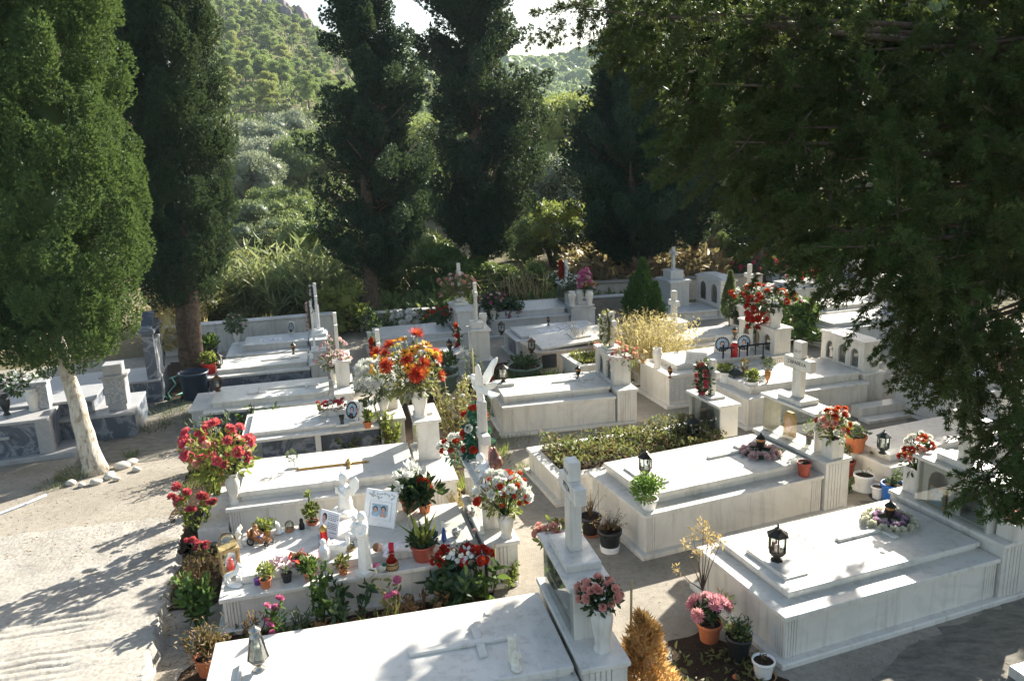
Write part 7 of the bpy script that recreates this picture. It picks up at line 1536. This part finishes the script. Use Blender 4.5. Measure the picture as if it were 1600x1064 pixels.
herb('brown dry stalks before the toy tomb corner', G(400, 1000, .02), .14, .32, 150, .035, 'drybrown', 569, 9, stemmat='drybrown'); herb('reddish brown withered weeds in the soil strip', G(560, 1000, .02), .45, .16, 420, .05, 'drybrown', 570, 26, stemmat='drybrown'); herb('feathery grey green weed in the soil strip', G(470, 1000, .02), .20, .28, 260, .045, 'leafgrey', 571, 10, tmpl=LEAFN); herb('brown withered weeds under the dark glossy shrub', G(660, 965, .02), .30, .2, 260, .05, 'drybrown', 572, 16, stemmat='drybrown')
t = thing('iris_plant', 'iris with two long sword leaves before the toy tomb', 'plant', tuple(G(590, 1000, .02)), 0); cl = Cloud(); cl.add(np.zeros((6, 3))+np.array([[.02*k, 0, 0] for k in range(6)]), np.array([[-.55, .1, 1], [.75, -.1, 1], [.2, .3, 1], [-.2, -.2, 1], [.5, .4, .8], [-.9, .3, .7]]), np.array([.55, .45, .3, .3, .25, .3]), T_blade(.09)); cl.build('leaves', 'leafyel', t)
mb = MB(); mb.tube([(0, 0, 0), (.01, 0, .5)], .007, 5); o = mb.build('cane', 'bamboo', None, tuple(G(775, 925, .02))); tag(o, 'thin straw cane by the toy tomb headstone', 'cane')
herb('big rose bush with white buds and orange tinted leaves', G(712, 690, 0), .42, 1.05, 620, .07, 'rosebush', 575, 20, [('rose', 'p_white', 14, .03)], stemmat='bamboo'); herb('tall feathery plant tied to a cane by the pillar headstone', G(741, 640, 0), .16, 1.05, 420, .06, 'leafgrey', 576, 12, tmpl=LEAFN); mb = MB(); mb.tube([(0, 0, 0), (.01, .0, 1.1)], .010, 6); o = mb.build('cane', 'bamboo', None, tuple(G(742, 650, 0))); tag(o, 'bamboo cane beside the tall feathery plant', 'cane')
herb('yellow green plant with red stems behind the white callas', G(610, 705, 0), .17, .62, 300, .07, 'leafyel', 577, 12, stemmat='redleaf'); herb('dark dense rose leaves left of the gilded cross tomb headstone', G(555, 700, 0), .45, .24, 300, .06, 'leafmix', 578, 14); herb('dry golden weed beside the toy tomb headstone', G(715, 800, 0), .14, .3, 160, .05, 'dry', 579, 10, tmpl=LEAFN, stemmat='dry'); herb('trailing plant in front of the row of pots', G(1300+25, 770, 0), .1, .2, 60, .05, 'leaf', 580, 4); herb('rose tree sapling with round leaves by the green lantern', G(1362, 745, 0), .06, .40, 26, .07, 'leafmix', 581, 2, stemmat='bark'); herb('pink flowered shrub beside the grey tomb at the back', at(785, 470, 17.6)*np.array([1, 1, 0]), .45, .62, 380, .08, 'leafdark', 582, 14, [('rose', 'p_hot', 14, .045)])
herb('tall pale sprig in the shade by the grey pillar cross', at(690, 470, 18.0)*np.array([1, 1, 0]), .5, 1.3, 420, .10, 'leaf', 583, 14, [('rose', 'p_pink', 8, .06)]); herb('dark leafy growth behind the red carnation wreath', at(600, 500, 17.6)*np.array([1, 1, 0]), .8, .7, 520, .11, 'leafdark', 584, 20)
# leafless sapling with dry yellow leaf clusters by the large tomb
t = thing('sapling', 'thin sapling with clusters of dry yellow leaves at the foot of the large tomb', 'sapling', tuple(G(1098, 955, 0)), 0); rng = np.random.default_rng(590); mb = MB(); cl = Cloud(); mb.tube([(0, 0, -.02), (0, .02, .2), (.0, .03, .34)], [.010, .008, .007], 6)
for (x, y, z, s) in ((-.16, .05, .62, .5), (-.10, .03, .74, .4), (.0, .05, .80, 1.0), (.05, .06, .70, 1.0), (.09, .05, .62, .8), (-.22, .06, .40, .3), (-.05, .02, .55, .6), (.16, .04, .66, .6), (.12, -.12, .22, .7), (.2, -.14, .18, .5)):
    mb.tube([(0, .02, .2 if z > .3 else .1), (x*.5, y*.7, z*.68), (x, y, z)], [.006, .004, .002], 5); m_ = int(70*s); P, D = ellipsoid_pts((x, y, z), (.045, .045, .06), m_, rng, .9, .3, .6, .7); cl.add(P, D, .038*(.6+.7*rng.random(m_)), LEAFN, rng=rng)
mb.build('branches', 'bark', t); cl.build('dry_leaves', 'drypale', t)
# leafy ground cover in the open grave bed and weeds in the planter grave
def bed(label, key, x0, x1, y0, y1, z, h, n, leaf, mats, seed):
    rng = np.random.default_rng(seed); t = TOMB[key]; cl = Cloud(); x = x0+(x1-x0)*rng.random(n); y = y0+(y1-y0)*rng.random(n); hh = h*(.35+.65*(.5+.5*np.sin(x*5.1+1)*np.cos(y*6.3+x*2)))*(.3+.7*rng.random(n)); P = np.stack([x, y, z+hh], -1); D = rdir(n, rng)+[0, 0, .8]
    k = rng.random(n) < .8; cl.add(P[k], D[k], leaf*(.5+.8*rng.random(k.sum())), LEAF, 0, rng=rng); cl.add(P[~k], D[~k], leaf*(.5+.8*rng.random((~k).sum())), LEAF, 1, rng=rng)
    o = cl.build('ground_cover', mats, None, (t.location.x, t.location.y, 0)); o.rotation_euler = t.rotation_euler; tag(o, label, 'ground cover', None, 'stuff')
bed('low leafy plants filling the open marble grave bed', 'U3', .12, 2.36, .10, 1.02, .30, .26, 3800, .055, ['leafmix', 'redleaf'], 595); bed('dry weeds in the open planter grave', 'U5', .1, 1.28, .1, .82, .38, .12, 900, .06, ['leafyel', 'drybrown'], 596)
# stones round the big cypress, hoses, pebbles and litter of the path
rng = np.random.default_rng(600)
for i, (x, y, s) in enumerate([(190, 728, .12), (205, 722, .09), (172, 743, .10), (213, 733, .07), (150, 753, .09), (128, 757, .06), (110, 754, .08), (182, 748, .05)]):
    mb = MB(); V = []; 
    mb.ball((0, 0, 0), (s, s*.75, s*.5), 0, 9, 6); mb.v = [(a*(1+.16*math.sin(b*31+i)), b*(1+.16*math.cos(a*29+i)), c*(1+.1*math.sin(a*41+b*17))) for (a, b, c) in mb.v]
    o = mb.build('stone', 'stone', None, tuple(G(x, y, .03)), (0, 0, i*.9)); tag(o, 'whitewashed stone lying round the foot of the big cypress trunk', 'stone', 'whitewashed stones round the trunk')
mb = MB(); mb.tube([G(-60, 830, .02), G(0, 802, .02), G(40, 787, .02), G(72, 773, .02)], .016, 8); o = mb.build('hose', 'hose_w'); tag(o, 'pale blue pipe lying on the path', 'pipe')
mb = MB(); pts = [G(x, y, .03) for (x, y) in ((283, 622), (270, 628), (262, 615), (275, 600), (268, 590), (285, 583), (292, 590), (298, 600), (285, 614), (262, 622), (250, 612), (258, 595), (280, 586), (300, 580))]; mb.tube(pts, .014, 7); o = mb.build('hose', 'hose_g'); tag(o, 'coiled green garden hose beside the plant tub', 'hose')
mb = MB(); mb.ball((0, 0, 0), (.028, .024, .022), 0, 9, 6); o = mb.build('pebble', 'terra', None, tuple(G(1150, 1057, .02))); tag(o, 'round orange pebble in the soil by the large tomb', 'pebble')
def litter():
    rng = np.random.default_rng(610); cl = Cloud(); n = 2600; P = []
    for k in range(n):
        if k < 1500: x = rng.random()*330; y = 700+rng.random()*175
        elif k < 2100: x = 880+rng.random()*700; y = 700+rng.random()*364
        else: x = 250+rng.random()*60; y = 800+rng.random()*260
        P.append(G(x, y, .010 if k >= 1500 else .045))
    D = rdir(n, rng); D[:, 2] *= .15; cl.add(np.array(P), D, .010+.03*rng.random(n)**2, LEAFN, rng=rng); o = cl.build('leaf_litter', 'drybrown'); tag(o, 'fallen leaf scraps scattered over the paths', 'litter', None, 'stuff')
litter()
def soil_litter():
    rng = np.random.default_rng(611); cl = Cloud(); P = []
    for (cx, cy, rx, ry, n) in ((-1.4, 5.95, 1.2, .3, 700), (-3.2, 7.1, .25, .6, 200), (-2.3, 9.85, 1.2, .3, 350), (-.6, 9.5, .5, 1.6, 500), (0, 13.8, .8, .8, 300), (1.45, 5.0, .4, .6, 300)):
        P += [(cx+rx*rng.uniform(-1, 1), cy+ry*rng.uniform(-1, 1), .015+.03*rng.random()) for _ in range(n)]
    n = len(P); D = rdir(n, rng); D[:, 2] = abs(D[:, 2])*.6; cl.add(np.array(P), D, .03+.05*rng.random(n), LEAF, rng=rng); o = cl.build('leaf_mulch', 'leafmix'); tag(o, 'small weeds and mulch covering the soil between the tombs', 'mulch', None, 'stuff')
soil_litter()

t = thing('stone_slab', 'small white marble kerb slab on the ground beyond the large tomb', 'slab', tuple(G(1612, 1066, 0)), R(16)); MB().box(-.10, .6, -.30, .12, -.02, .09, c=.008).build('slab', 'marble', t)
vp = LW('TA', 2.80, .02, 0); vase('white floor urn beside the near end of the large tomb', vp, .10, .34, URN2); bouquet('cream and pale green flowers in the floor urn at the large tomb', (vp[0], vp[1], .32), (0, 0, .10), (.16, .15, .12), [('rose', 'p_cream', 12, .04), ('rose', 'p_lpink', 4, .03)], ('leafyel', 120, .05), 650)

for i, (x, y, r_, h, n, mt, lb) in enumerate([(830, 735, .22, .14, 200, 'leafmix', 'weeds at the corner of the leafy open grave bed'), (770, 712, .25, .16, 220, 'leafyel', 'pale weeds below the dove cross headstone'), (800, 690, .3, .10, 200, 'leafmix', 'low weeds in front of the long white tomb'), (985, 690, .25, .10, 140, 'leafmix', 'weeds at the base of the double arched niche tomb'), (735, 760, .18, .2, 160, 'leafyel', 'weeds behind the big white and red bouquet'), (1010, 880, .12, .05, 70, 'leafmix', 'tiny weeds at the plinth corner of the name cross tomb'),
        (1225, 860, .10, .05, 60, 'leafmix', 'tiny weeds between the two big white tombs'), (300, 760, .14, .12, 120, 'leafmix', 'weeds between the path and the low foot step'), (262, 935, .10, .06, 70, 'leafmix', 'weeds in the gutter below the ramp edge'), (252, 990, .10, .05, 70, 'dry', 'dry grass in the gutter below the ramp edge')]): tuft(lb, G(x, y, .008), r_, h, n, mt, 700+i)
